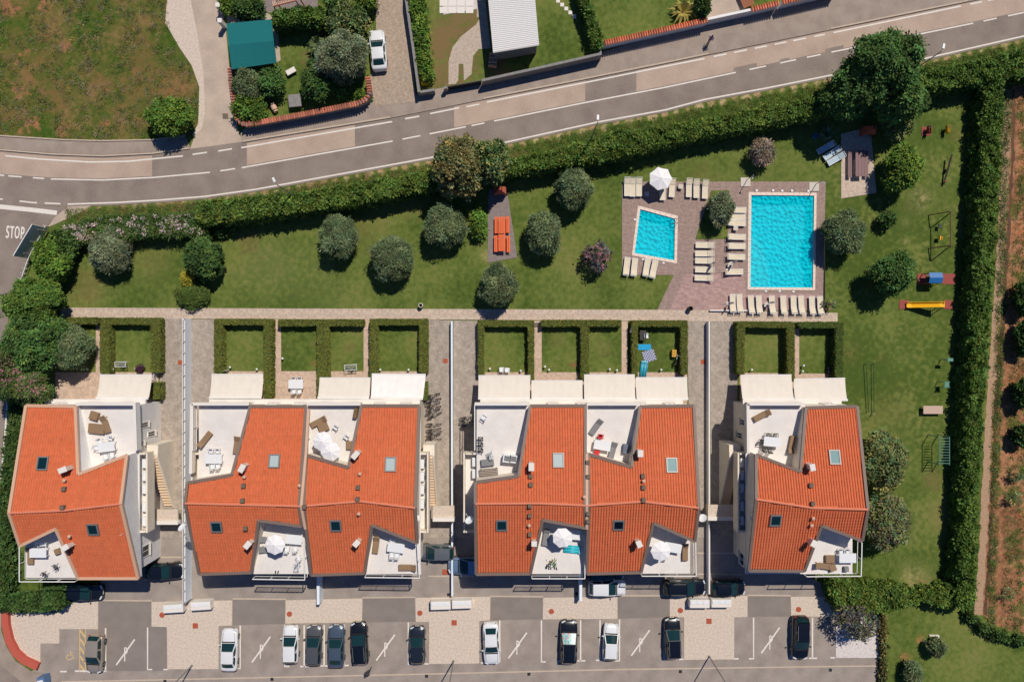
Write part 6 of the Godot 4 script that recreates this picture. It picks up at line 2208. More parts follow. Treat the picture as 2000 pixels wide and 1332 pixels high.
	# bicycles in two clusters by the drive walls
	var cols := [C(60, 84, 70), C(56, 56, 60), C(160, 164, 160), C(70, 40, 40), C(90, 100, 100), C(44, 52, 60)]
	var i := 0
	for q in [[846, 772, 75], [848, 780, 82], [846, 788, 80], [848, 796, 78], [846, 804, 70], [850, 811, 66]]:
		bicycle("bicycle in the upper cluster by the second house wall, %s from the top" % ORD[i], q[0], q[1], q[2], mat("bike %d" % i, cols[i], .4), .045, .12)
		i += 1
	i = 0
	for q in [[848, 828, 88], [848, 838, 80], [849, 845, 76], [847, 852, 70], [848, 858, 84]]:
		bicycle("bicycle in the lower cluster by the second house wall, %s from the top" % ORD[i], q[0], q[1], q[2], mat("bike %d" % i, cols[i], .4), .045, .12)
		i += 1
	i = 0
	for q in [[913, 815, 82], [912, 824, 84], [914, 831, 80]]:
		bicycle("bicycle half in the shade left of the third house, %s from the top" % ORD[i], q[0], q[1], q[2], mat("bike %d" % i, cols[i], .4), .045, .12)
		i += 1

func plank_table(w: float, l: float, m: Material, h: float, n: int) -> Node3D:
	var o := Node3D.new()
	for i in n:
		var st := nm()
		bbox(st, Vector3(-w * .5 + (i + .5) * w / n, h - .02, 0), Vector3(w / n - .02, .045, l), .01)
		obj("plank", done(st), m, o)
	for s in [-1, 1]:
		var st := nm()
		box(st, Vector3(0, h - .06, s * (l * .5 - .25)), Vector3(w - .06, .035, .08))
		box(st, Vector3(-w * .3, h * .5 - .03, s * (l * .5 - .25)), Vector3(.07, h - .08, .07))
		box(st, Vector3(w * .3, h * .5 - .03, s * (l * .5 - .25)), Vector3(.07, h - .08, .07))
		obj("trestle", done(st), MT.dark_metal, o)
	return o

func barbecue(label: String, x: float, y: float) -> void:
	var o := thing("barbecue", label, "barbecue", G(x, y, 0))
	var brick := mat("bbq_brick", C(176, 92, 68), .85)
	for s in [-1, 1]:
		var st := nm()
		box(st, Vector3(s * .55, .5, 0), Vector3(.2, 1.0, .8))
		obj("side_wall", done(st), brick, o)
	var st := nm()
	box(st, Vector3(0, .85, 0), Vector3(.896, .1, .78))
	obj("hearth", done(st), MT.stone_brown, o)
	st = nm()
	var b := [[.66, 1.0, .42], [.66, 1.2, .42], [.22, 1.8, .2], [.22, 2.2, .2]]
	for k in 3:
		for i in 4:
			var c := [[-1, -1], [1, -1], [1, 1], [-1, 1]]
			var p: Array = c[i]
			var q: Array = c[(i + 1) % 4]
			quad(st, Vector3(p[0] * b[k][0], b[k][1], p[1] * b[k][2]), Vector3(p[0] * b[k + 1][0], b[k + 1][1], p[1] * b[k + 1][2]), Vector3(q[0] * b[k + 1][0], b[k + 1][1], q[1] * b[k + 1][2]), Vector3(q[0] * b[k][0], b[k][1], q[1] * b[k][2]))
	box(st, Vector3(0, 2.15, 0), Vector3(.3, .08, .3))
	obj("hood", done(st), brick, o)

func drying_rack(label: String, x: float, y: float, l: float, w: float, deg: float, c: Color, h := 0.0) -> void:
	var o := thing("drying_rack", label, "drying rack", G(x, y, h), deg_to_rad(-deg))
	var st := nm()
	for s in [-1, 1]:
		beam(st, Vector3(-l * .5, .9, s * w * .5), Vector3(l * .5, .9, s * w * .5), .04, .04)
		beam(st, Vector3(s * l * .5, .9, -w * .5), Vector3(s * l * .5, .9, w * .5), .04, .04)
		beam(st, Vector3(-l * .35, 0, s * w * .5), Vector3(l * .2, .9, s * w * .5), .035, .035)
		beam(st, Vector3(l * .35, 0, s * w * .5), Vector3(-l * .2, .9, s * w * .5), .035, .035)
	obj("frame", done(st), MT.ac_white, o)
	st = nm()
	for k in 6: beam(st, Vector3(-l * .5, .9, w * (k / 5.0 - .5) * .9), Vector3(l * .5, .9, w * (k / 5.0 - .5) * .9), .015, .015)
	obj("line", done(st), MT.ac_white, o)
	for k in 4:
		st = nm()
		box(st, Vector3(l * (k * .2 - .3), .66, w * ((k % 3) * .3 - .3)), Vector3(l * .17, .5, .04))
		obj("garment", done(st), mat("cloth %s" % c.lightened(k * .15).to_html(), c.lightened(k * .15), .9), o)

func flat_cloth(label: String, x: float, y: float, l: float, w: float, deg: float, c: Color, cat: String) -> void:
	var st := nm()
	var n := 8
	for i in n:
		for j in n:
			var q := []
			for e in [[0, 0], [1, 0], [1, 1], [0, 1]]:
				var u: float = (i + e[0]) / float(n)
				var v: float = (j + e[1]) / float(n)
				q.append(Vector3((u - .5) * l, .03 + .018 * sin(u * 9.0 + v * 4.0), (v - .5) * w))
			var cc := c.srgb_to_linear()
			st.set_color(cc if (i + j) % 2 or cat == "towel" else Color(.5, .5, .55))
			quad(st, q[0], q[1], q[2], q[3])
	var m := mat("printed_cloth", Color.WHITE, .9)
	m.vertex_color_use_as_albedo = true
	var o := obj(cat, done(st), m, null, G(x, y, 0))
	o.rotation.y = deg_to_rad(-deg)
	tag(o, label, cat)

func float_bed(label: String, x: float, y: float, deg: float, c: Color, h: float) -> void:
	var o := thing("inflatable_float", label, "inflatable float", G(x, y, h), deg_to_rad(-deg))
	for k in 5:
		var st := nm()
		st.set_smooth_group(1)
		tube(st, Vector3(-.32 + k * .16, .1, -.85), Vector3(-.32 + k * .16, .1, .85), .085, .085, 10)
		obj("air_tube", done(st), mat("float %s" % c.lightened((k % 2) * .25).to_html(), c.lightened((k % 2) * .25), .35), o)
	var st := nm()
	tube(st, Vector3(-.38, .15, -.8), Vector3(.38, .15, -.8), .13, .13, 10)
	obj("pillow", done(st), mat("float pillow", c.lightened(.4), .35), o)

func crate(label: String, x: float, y: float, w: float, l: float, c: Color, h := 0.0, deg := 0.0) -> void:
	var o := thing("crate", label, "crate", G(x, y, h), deg_to_rad(-deg))
	var m := mat("crate %s" % c.to_html(), c, .6)
	for s in [-1, 1]:
		var st := nm()
		box(st, Vector3(s * w * .5, .3, 0), Vector3(.04, .6, l))
		box(st, Vector3(0, .3, s * (l * .5 - .02)), Vector3(w - .04, .6, .04))
		obj("side", done(st), m, o)
	var st := nm()
	for k in 4: box(st, Vector3(0, .58, l * (k * .25 - .375)), Vector3(w - .05, .03, l * .2))
	obj("lid", done(st), m, o)

func terrace_things() -> void:
	var h := FLOOR + .11
	var tan_ := mat("wicker", C(142, 116, 88), .85)
	var grey := mat("grey_pad", C(128, 128, 130), .85)
	var red := mat("red_plastic", C(206, 30, 40), .5)
	var white: Material = MT.ac_white
	var wl := padded_lounger(tan_)
	var n0 := "tan wicker lounger on the %s"
	place(wl, "lounger", n0 % "leftmost house upper terrace, slanted by its right side", "lounger", 208, 828, h, -18, "wicker loungers on the roof terraces")
	for q in [[402, 858, 218, "second house first upper terrace, beside the glass rail"], [464, 868, 8, "second house first upper terrace, along the roof edge"], [624, 823, 62, "second house second upper terrace"], [1487, 811, 62, "rightmost house upper terrace, at its top left"], [1545, 868, 192, "rightmost house upper terrace, with a white pillow"], [735, 1062, 8, "second house lower right terrace, along the roof edge"], [797, 1107, 90, "second house lower right terrace, at its bottom"], [1337, 1076, 0, "third house lower right terrace"], [1606, 1104, 278, "rightmost house lower terrace"], [62, 1083, 0, "leftmost house lower terrace"]]:
		dup(wl, "lounger", n0 % q[3], G(q[0], q[1], h), deg_to_rad(-q[2]))
	var gl := padded_lounger(grey)
	n0 = "grey padded lounger on the %s"
	place(gl, "lounger", n0 % "third house second upper terrace, apart from the table", "lounger", 1164, 833, h, 35, "grey loungers on the roof terraces")
	for q in [[1196, 879, 15, "third house second upper terrace, beside the white table"], [523, 1054, 282, "second house lower left terrace, upper of two"], [526, 1073, 278, "second house lower left terrace, lower of two"], [1066, 1047, 10, "third house lower left terrace"]]:
		dup(gl, "lounger", n0 % q[3], G(q[0], q[1], h), deg_to_rad(-q[2]))
	# tables and parasols
	var tb := table(.98, 1.75, white)
	n0 = "white table on the %s"
	place(tb, "terrace_table", n0 % "leftmost house upper terrace", "table", 214, 871, h, 83, "white tables on the roof terraces")
	for q in [[422, 894, 90, "second house first upper terrace"], [1175, 868, 100, "third house second upper terrace among red chairs"], [1504, 861, 95, "rightmost house upper terrace"], [82, 1076, 90, "leftmost house lower terrace"], [577, 1050, 95, "second house lower left terrace beside a parasol"], [775, 1066, 97, "second house lower right terrace"], [1117, 1041, 95, "third house lower left terrace"], [1312, 1066, 100, "third house lower right terrace"], [1650, 1086, 90, "rightmost house lower terrace"]]:
		dup(tb, "terrace_table", n0 % q[3], G(q[0], q[1], h), deg_to_rad(-q[2]))
	var ps := parasol(1.05, 8, MT.parasol_cloth, 2.3, .3)
	n0 = "open white parasol on the %s"
	place(ps, "parasol", n0 % "second house second upper terrace, upper of two", "parasol", 640, 857, h, 10, "white parasols on the roof terraces")
	for q in [[655, 876, "second house second upper terrace, lower of two"], [549, 1053, "second house lower left terrace"], [1096, 1040, "third house lower left terrace"], [1283, 1065, "third house lower right terrace"]]:
		dup(ps, "parasol", n0 % q[2], G(q[0], q[1], h + 0.0), R(0, 1))
	# chairs
	var wc := chair(white)
	n0 = "white chair on the %s"
	var list := [[200, 861, 330, "leftmost house upper terrace, above the table at the left"], [220, 855, 20, "leftmost house upper terrace, above the table at the right"], [194, 873, 285, "leftmost house upper terrace, left of the table"], [211, 890, 175, "leftmost house upper terrace, below the table at the left"], [223, 887, 172, "leftmost house upper terrace, below the table at the right"],
		[415, 880, 0, "second house first upper terrace, above the table at the left"], [428, 880, 0, "second house first upper terrace, above the table at the right"], [418, 909, 180, "second house first upper terrace, below the table at the left"], [429, 908, 180, "second house first upper terrace, below the table at the right"],
		[657, 834, 35, "second house second upper terrace, above the parasols"], [678, 853, 40, "second house second upper terrace, right of the parasols"], [85, 1061, 350, "leftmost house lower terrace, above the table at the left"], [92, 1060, 10, "leftmost house lower terrace, above the table at the right"], [563, 1070, 190, "second house lower left terrace, below the table at the left"], [579, 1069, 178, "second house lower left terrace, below the table at the right"], [586, 1087, 160, "second house lower left terrace, by the railing"], [767, 1081, 180, "second house lower right terrace, below the table at the left"], [777, 1082, 180, "second house lower right terrace, below the table at the right"], [768, 1053, 0, "second house lower right terrace, above the table"], [1132, 1043, 90, "third house lower left terrace, right of the table"], [1299, 1083, 180, "third house lower right terrace, below the table"], [1640, 1074, 0, "rightmost house lower terrace, above the table at the left"], [1653, 1074, 0, "rightmost house lower terrace, above the table at the right"], [945, 814, 120, "third house first upper terrace, tilted alone at the top"]]
	place(wc, "terrace_chair", n0 % list[0][3], "chair", list[0][0], list[0][1], h, list[0][2], "white chairs on the roof terraces")
	for q in list.slice(1): dup(wc, "terrace_chair", n0 % q[3], G(q[0], q[1], h), deg_to_rad(-q[2]))
	var dc := chair(MT.dark_metal, true, false)
	n0 = "dark chair on the %s"
	list = [[939, 857, 0, "third house first upper terrace, top of the stacked row"], [939, 868, 0, "third house first upper terrace, middle of the row"], [939, 879, 0, "third house first upper terrace, bottom of the row"], [1486, 862, 280, "rightmost house upper terrace, left of the table"], [1490, 876, 200, "rightmost house upper terrace, lower left of the table"], [1501, 878, 180, "rightmost house upper terrace, below the table"], [1497, 850, 10, "rightmost house upper terrace, above the table at the left"], [1511, 850, 0, "rightmost house upper terrace, above the table at the right"], [91, 1120, 35, "leftmost house lower terrace, alone by the railing"], [112, 1105, 60, "leftmost house lower terrace, folded in the middle"]]
	place(dc, "terrace_chair", n0 % list[0][3], "chair", list[0][0], list[0][1], h, 0, "dark chairs on the roof terraces")
	for q in list.slice(1): dup(dc, "terrace_chair", n0 % q[3], G(q[0], q[1], h), deg_to_rad(-q[2]))
	var rc := chair(red)
	place(rc, "terrace_chair", "red chair above the white table on the third house terrace", "chair", 1172, 852, h, 10, "red chairs")
	dup(rc, "terrace_chair", "red chair below the white table on the third house terrace", G(1165, 882, h), PI - .2)
	dup(rc, "terrace_chair", "faded red chair beside the parasol on the third house lower terrace", G(1105, 1057, h), PI - .5)
	# stools, ottomans, plants, racks
	for q in [[186, 812, .9, .85, -.3, "tan ottoman at the top of the leftmost house terrace", tan_], [191, 837, 1.7, 1.0, -.1, "double tan ottoman in the middle of the leftmost house terrace", tan_], [632, 834, 1.0, .95, .4, "tan armchair cushion beside the slanted lounger of the second house", tan_], [684, 869, .75, .85, 0, "tan ottoman at the roof edge of the second house terrace", tan_], [952, 903, 1.35, .7, .12, "grey ottoman on the third house first upper terrace", grey], [1619, 1091, .95, .8, 0, "tan armchair cushion on the rightmost lower terrace", tan_], [1624, 1107, .75, .75, .4, "tan footstool on the rightmost lower terrace", tan_], [1651, 1110, .5, .5, 0, "small grey stool on the rightmost lower terrace", grey], [114, 1076, .5, .6, .3, "brown folded seat beside the leftmost lower table", tan_]]:
		var o := thing("ottoman", q[5], "ottoman", G(q[0], q[1], h), q[4])
		var st := nm()
		bbox(st, Vector3(0, .18, 0), Vector3(q[2], .28, q[3]), .03)
		obj("base", done(st), q[6], o)
		st = nm()
		bbox(st, Vector3(0, .37, 0), Vector3(q[2] - .04, .10, q[3] - .04), .04)
		obj("cushion", done(st), q[6], o)
	drying_rack("blue folded drying rack on the third house first upper terrace", 959, 886, .9, .35, 75, C(50, 90, 110), h)
	drying_rack("white drying rack at the railing of the second house lower left terrace", 583, 1101, .8, .5, 90, C(150, 150, 150), h)
	var o := thing("slatted_bench", "slatted brown bench at the bottom of the third house first upper terrace", "bench", G(955, 921, h), .08)
	for k in 5:
		var st := nm()
		box(st, Vector3(0, .44, -.34 + k * .17), Vector3(1.9, .035, .12))
		obj("slat", done(st), MT.stone_brown, o)
	leg4(o, 1.8, .8, .42, .07, MT.stone_brown)
	for q in [[990, 893, "left sink unit of the outdoor kitchen on the third house terrace"], [1003, 894, "right sink unit of the outdoor kitchen on the third house terrace"]]:
		o = thing("kitchen_unit", q[2], "kitchen unit", G(q[0], q[1], h), -.12, "outdoor kitchen units")
		var st := nm()
		box(st, Vector3(0, .42, 0), Vector3(.78, .84, .7))
		obj("cabinet", done(st), MT.ac_white, o)
		st = nm()
		for s in [-1, 1]:
			box(st, Vector3(s * .34, .87, 0), Vector3(.12, .06, .8))
			box(st, Vector3(0, .87, s * .34), Vector3(.56, .06, .12))
		obj("worktop", done(st), MT.ac_white, o)
		st = nm()
		box(st, Vector3(0, .845, 0), Vector3(.55, .01, .55))
		obj("basin", done(st), MT.zinc, o)
	crate("blue and grey cool box at the roof edge of the third house terrace", 1222, 875, .6, .9, C(110, 120, 136), h, 5)
	float_bed("cyan inflatable float on the third house lower left terrace", 1117, 1072, 95, C(20, 178, 196), h)
	crate("narrow brown planter at the top corner of the second house terrace", 696, 806, .35, 1.0, C(122, 96, 60), h, 10)
	tree("potted_plant", "small potted plant on the third house lower left terrace", "potted plant", 1075, 1100, 7, 7, h + .4, .4, "thin", 5, .5).position.y = 0.0
	var nth := 0
	for q in [[538, 1117, "left dark shoe by the second house lower railing"], [543, 1117, "right dark shoe by the second house lower railing"], [1067, 1108, "dark sandal left of the potted plant"], [1072, 1109, "dark sandal just below the potted plant"], [1083, 1109, "left shoe of the pair right of the potted plant"], [1087, 1110, "right shoe of the pair right of the potted plant"]]:
		o = thing("shoe", q[2], "shoe", G(q[0], q[1], h - .0), R(-.4, .4), "shoes left on the terraces")
		var st := nm()
		bbox(st, Vector3(0, .03, 0), Vector3(.11, .05, .3), .02)
		obj("sole", done(st), MT.rubber, o)
		st = nm()
		bbox(st, Vector3(0, .08, .05), Vector3(.10, .07, .17), .03)
		obj("upper", done(st), MT.dark_metal, o)

func capped_wall(label: String, a: Array, h: float, m: Material, cap: Material, tiles := true) -> void:   # garden wall with a row of small roof tiles on top
	var o := thing("garden_wall", label, "wall")
	var st := nm()
	fence_line(st, a, 0, h, .28, h)
	obj("wall", done(st), m, o)
	if not tiles: return
	var p := W(a, h)
	var where := []
	var tints := []
	for i in p.size() - 1:
		var d := (p[i + 1] - p[i])
		var n := int(d.length() / .27)
		var x := Vector3(d.x, 0, d.y).normalized()
		for k in n:
			var c := p[i].lerp(p[i + 1], (k + .5) / n)
			where.append(Transform3D(Basis(x, Vector3.UP, x.cross(Vector3.UP)) * Basis(Vector3.RIGHT, .12), Vector3(c.x, h + .03, c.y)) * Transform3D(Basis().scaled(Vector3(.9, 1.1, 1.45)), Vector3.ZERO))
			tints.append(tint(Color.WHITE, .3, .12))
	scatter("coping_tiles", tile_mesh(), cap, where, tints, o)

func north_side() -> void:
	var brickcap := grain("brick_cap", [C(150, 70, 50), C(186, 110, 84), C(206, 160, 136)], 1.1, .05, .2, .6, .9, .3)
	brickcap.vertex_color_use_as_albedo = true
	var grey := grain("grey_render", [C(120, 118, 116), C(150, 147, 142)], 5.0, .02, .1, .5, .9, .15)
	capped_wall("curving garden wall topped with old red tiles", [449, 132, 453, 165, 461, 222, 466, 236, 478, 243, 496, 241, 600, 222, 700, 202, 716, 193, 722, 180, 718, 150], 1.3, grey, brickcap)
	capped_wall("grey boundary wall beside the cobbled drive", [793, -60, 793, 0, 806, 90, 818, 180], 1.5, grey, brickcap, false)
	capped_wall("short grey wall section left of the garden gate", [818, 180, 848, 175], 1.2, grey, brickcap, false)
	capped_wall("small grey wall section between two gates", [866, 172, 873, 170], 1.2, grey, brickcap, false)
	capped_wall("long grey garden wall below the white roofed building", [941, 157, 1000, 144, 1090, 124, 1173, 105, 1171, 94], 1.6, grey, brickcap, false)
	capped_wall("garden wall topped with orange tiles", [1180, 84, 1280, 62, 1382, 39], 1.5, MT.plaster_white, MT.tile_plain)
	capped_wall("plain white stretch of garden wall between tiled ones", [1383, 37, 1466, 19], 1.5, MT.plaster_white, brickcap, false)
	capped_wall("short garden wall topped with orange tiles", [1467, 19, 1522, 6], 1.5, MT.plaster_white, MT.tile_plain)
	capped_wall("white garden wall at the top picture edge", [1528, 4, 1640, -22], 1.7, MT.plaster_white, MT.tile_plain)
	var gate := thing("sliding_gate", "low dark gate between the grey wall sections", "gate")
	var st := nm()
	fence_line(st, [874, 170, 940, 158], .1, 1.1, .08, 1.0)
	obj("gate_panel", done(st), MT.dark_metal, gate)
	# teal shed roof
	var o := thing("carport", "teal corrugated carport roof beside the lane", "carport")
	var teal := mat("teal_sheet", C(44, 134, 134), .5)
	var q := [G(442, 46, 2.5), G(530, 38, 2.5), G(534.5, 80, 2.9), G(446, 88, 2.9), G(540, 123, 2.4), G(452, 136, 2.4)]
	for s in 2:
		st = nm()
		var a: Vector3 = q[0] if s == 0 else q[3]
		var b: Vector3 = q[1] if s == 0 else q[2]
		var c: Vector3 = q[2] if s == 0 else q[4]
		var d: Vector3 = q[3] if s == 0 else q[5]
		var n := 40
		for i in n:
			for k in 2:
				var u0 := (i + k * .5) / n
				var u1 := (i + k * .5 + .5) / n
				var y0 := .03 * (k % 2)
				var y1 := .03 * ((k + 1) % 2)
				quad(st, a.lerp(d, u0) + Vector3(0, y0, 0), b.lerp(c, u0) + Vector3(0, y0, 0), b.lerp(c, u1) + Vector3(0, y1, 0), a.lerp(d, u1) + Vector3(0, y1, 0))
		obj("roof_sheet", done(st), teal, o)
	for p in [q[0], q[1], q[4], q[5]]:
		st = nm()
		box(st, Vector3(p.x, 1.2, p.z) + (q[2] + q[3] - 2 * p) * Vector3(.06, 0, .06), Vector3(.12, 2.3, .12))
		obj("post", done(st), MT.zinc, o)
	for p in [[436, 23, "upper white gate post beside the lane"], [440, 53, "lower white gate post beside the lane"]]:
		o = thing("gate_post", p[2], "gate post", G(p[0], p[1], 0), 0, "white gate posts")
		st = nm()
		bbox(st, Vector3(0, .8, 0), Vector3(.42, 1.6, .42), .04)
		obj("post", done(st), MT.white_stone, o)
		st = nm()
		bbox(st, Vector3(0, 1.64, 0), Vector3(.5, .08, .5), .03)
		obj("cap", done(st), MT.white_stone, o)
	structure("garden_paving", sheet([440, 22, 470, 10, 520, 26, 540, 36, 548, 118, 540, 122, 532, 40, 445, 48], .02), MT.flagstone, "stone edging round the teal carport")
	structure("courtyard", sheet([512, -60, 625, -60, 620, 14, 560, 24, 516, 26], .024), MT.grey_pavers, "grey courtyard at the top picture edge")
	o = thing("pergola", "striped tiled pergola at the top picture edge", "pergola")
	for k in 2:
		st = nm()
		var a := G(534 + k * 6, 12 - k * 7, 2.3)
		var b := G(577 + k * 6, 1 - k * 7, 2.3)
		for i in 14:
			beam(st, a.lerp(b, i / 13.0), a.lerp(b, i / 13.0) + Vector3(-.1, 0, -.55), .10, .06)
		obj("rafters", done(st), MT.clay_pale, o)
		st = nm()
		beam(st, a - Vector3(0, .08, 0), b - Vector3(0, .08, 0), .1, .1)
		for p in [a, b]: box(st, Vector3(p.x, 1.1, p.z), Vector3(.1, 2.2, .1))
		obj("frame", done(st), MT.clay, o)
	hedge("short dense hedge above the small lawn of the walled garden", [533, 18, 580, 12, 625, 12], [535, 48, 582, 46, 627, 46], 2.6, "laurel", "", 0, "hedge", .5)
	for t in [["shrub", "leafy shrub in the lower left corner of the walled garden", 486, 210, 30, 32, 1.2, 1.1, "fresh"], ["shrub", "spreading bush left of the stone table in the walled garden", 484, 166, 32, 34, 1.4, 1.3, "olive"], ["shrub", "dark bush below the teal carport", 528, 158, 30, 28, 1.3, 1.2, "broad"], ["shrub", "bush at the wall corner of the walled garden", 496, 226, 22, 14, .8, .7, "olive"], ["shrub", "dark bush above the grey olive in the walled garden", 680, 46, 42, 38, 1.8, 1.7, "thin"], ["shrub", "green bush at the top of the walled garden", 660, 8, 26, 22, 1.5, 1.4, "dark"], ["shrub", "yellowish bush at the top edge by the cobbled drive", 714, -2, 26, 24, 1.5, 1.4, "fresh"], ["tree", "big grey olive tree beside the cobbled drive", 668, 112, 52, 50, 3.0, 2.4, "grey"], ["tree", "broad leaved fig in the walled garden below the olive", 622, 160, 34, 44, 1.8, 1.6, "broad"], ["shrub", "low plants along the wall below the olive", 690, 186, 40, 10, .5, .5, "fresh"], ["shrub", "bush by the upper gate post", 446, 10, 18, 18, 1.0, .9, "fresh"], ["shrub", "dark bush beside the grey courtyard", 486, 18, 28, 24, 1.4, 1.3, "dark"], ["shrub", "dark conifer beside the white wall at the top", 1372, 12, 14, 22, 1.6, 1.5, "dark"]]:
		tree(t[0], t[1], t[0], t[2], t[3], t[4], t[5], t[6], t[7], t[8], 18 if t[4] > 40 else 11, .44, "dark" if t[8] == "thin" else "", 14)
	rosette("palm", "small palm on the lawn of the walled garden", 622, 92, 1.5, 22, C(104, 122, 76), 1.4)
	rosette("palm", "yellowish palm on the lawn above the tiled wall", 1332, 26, 1.7, 22, C(176, 160, 82), 1.4)
	o = thing("garden_bench", "white stone slab bench on the walled garden lawn", "bench", G(570, 142, 0), .5)
	st = nm()
	bbox(st, Vector3(0, .42, 0), Vector3(1.1, .12, .6), .03)
	obj("slab", done(st), MT.white_stone, o)
	for s in [-.4, .4]:
		st = nm()
		box(st, Vector3(s, .18, 0), Vector3(.15, .36, .5))
		obj("support", done(st), MT.stone_brown, o)
	o = thing("stone_table", "square grey stone table by the tiled wall", "table", G(579, 201, 0), .1)
	st = nm()
	bbox(st, Vector3(0, .72, 0), Vector3(1.4, .12, 1.4), .04)
	obj("slab", done(st), MT.grey_render, o)
	st = nm()
	box(st, Vector3(0, .33, 0), Vector3(.6, .66, .6))
	obj("pedestal", done(st), MT.stone_brown, o)
	o = thing("barrel", "lying wooden barrel by the tiled wall", "barrel", G(535, 211, .32), .5)
	st = nm()
	for i in 3: tube(st, Vector3(0, 0, -.5 + i * .33), Vector3(0, 0, -.17 + i * .33), [.26, .32, .32][i], [.32, .32, .26][i], 14)
	obj("staves", done(st), MT.clay_pale, o)
	st = nm()
	for z in [-.3, .3]: tube(st, Vector3(0, 0, z - .03), Vector3(0, 0, z + .03), .325, .325, 14)
	obj("hoop", done(st), MT.dark_metal, o)
	hedge("thick bright hedge beside the cobbled drive wall", [798, -30, 798, 0, 808, 80, 820, 153], [830, -30, 831, 0, 838, 80, 846, 148], 1.6, "fresh", "", 0, "hedge", .4)
	hedge("green hedge between two neighbouring lawns at the top", [1122, -30, 1134, 10, 1150, 60, 1158, 94], [1146, -30, 1156, 10, 1172, 60, 1178, 88], 1.8, "laurel", "", 0, "hedge", .4)
	# white roofed building
	o = thing("white_roofed_building", "building with a white corrugated flat roof", "building")
	var p := [G(948, -60, 3.2), G(1040, -60, 3.2), G(1053, 88, 3.0), G(963, 103, 3.0)]
	st = nm()
	var n := 42
	for i in n:
		for k in 2:
			var u0 := (i + k * .5) / n
			var u1 := (i + k * .5 + .5) / n
			var y0 := .05 * (k % 2)
			var y1 := .05 * ((k + 1) % 2)
			quad(st, p[0].lerp(p[3], u0) + Vector3(0, y0, 0), p[1].lerp(p[2], u0) + Vector3(0, y0, 0), p[1].lerp(p[2], u1) + Vector3(0, y1, 0), p[0].lerp(p[3], u1) + Vector3(0, y1, 0))
	obj("roof_sheet", done(st), mat("white_sheet", C(222, 220, 216), .5), o)
	st = nm()
	var foot := PackedVector2Array()
	for k in 4:
		var c: Vector3 = (p[0] + p[1] + p[2] + p[3]) / 4.0
		var e: Vector3 = p[k] + (c - p[k]).normalized() * .35
		foot.append(Vector2(e.x, e.z))
	prism(st, foot, 0, 2.85)
	obj("wall", done(st), MT.grey_render, o)
	st = nm()
	beam(st, p[3] - Vector3(0, .05, 0), p[2] - Vector3(0, .05, 0), .12, .14)
	obj("gutter", done(st), MT.zinc, o)
	structure("stone_path", sheet([870, 166, 876, 165, 876, 120, 884, 92, 900, 72, 930, 48, 938, 34, 931, 34, 932, 0, 948, 0, 958, 95, 935, 96, 924, 110, 921, 145, 906, 158, 905, 125, 896, 125, 895, 157, 890, 164], .016), MT.flagstone, "curving flagstone path in the garden of the white roofed building")
	structure("white_paving", sheet([862, -30, 930, -30, 932, 18, 866, 29], .02), MT.gravel_white, "white slabs with plants growing in the gaps")
	for k in 8:
		st = nm()
		box(st, G(866 + (k % 4) * 17, 6 + (k / 4) * 14, .03), Vector3(.85, .04, .7))
		obj("slab", done(st), MT.white_stone, get_node("white_paving"))
	for k in 5:
		st = nm()
		bbox(st, G(1090 + k * 8, 2 + k * 7.6, .02), Vector3(.42, .05, .42), .01)
		tag(obj("stepping_stone", done(st), MT.white_stone), "white square stepping stone on the lawn, %s from the top" % ORD[k], "stepping stone", "white stepping stones")
	o = thing("firewood_pile", "pallet of stacked firewood beside the white roofed building", "firewood", G(963, 122, 0), -.1)
	for i in 6:
		for j in 4:
			st = nm()
			tube(st, Vector3(-.45 + R(-.03, .03), .2 + j * .2, -.62 + i * .24), Vector3(.45 + R(-.03, .03), .2 + j * .2, -.62 + i * .24 + R(-.04, .04)), .105, .1, 7)
			obj("log", done(st), MT.clay_pale if (i + j) % 2 else mat("log_dark", C(170, 130, 92), .9), o)
	st = nm()
	box(st, Vector3(0, .05, 0), Vector3(1.1, .1, 1.6))
	obj("pallet", done(st), MT.stone_brown, o)
	crate("yellow topped bin in the corner behind the grey wall", 830, 162, .75, .65, C(232, 196, 40))
	structure("white_patio", sheet([1384, 36, 1368, 34, 1378, -40, 1470, -40, 1456, 18], .03), MT.concrete_lane, "pale patio behind the plain white wall")
	o = thing("wooden_gate", "reddish brown boarded ramp behind the white wall", "gate", G(1455, 4, 0), .4)
	for k in 5:
		st = nm()
		box(st, Vector3(-.5 + k * .26, .5, 0), Vector3(.24, .06, 1.6))
		obj("board", done(st), mat("board_brown", C(150, 92, 62), .8), o)
	person("person walking along the pavement in a purple top", 1384, 83, 20, Color(.20, .12, .26))
	person("person in dark clothes walking across the car park", 722, 1306, 200, Color(.04, .04, .05))
	# lilac bush of small garden utility
	o = thing("utility_cabinet", "blue topped bin cabinet by the corner of the bottom road", "utility box", G(92, 1322, 0), .2)
	st = nm()
	bbox(st, Vector3(0, .6, 0), Vector3(.8, 1.2, .9), .05)
	obj("cabinet", done(st), mat("cabinet_blue", C(88, 120, 160), .5), o)
	st = nm()
	box(st, Vector3(0, 1.24, 0), Vector3(.6, .06, .4))
	obj("lid", done(st), MT.ac_white, o)

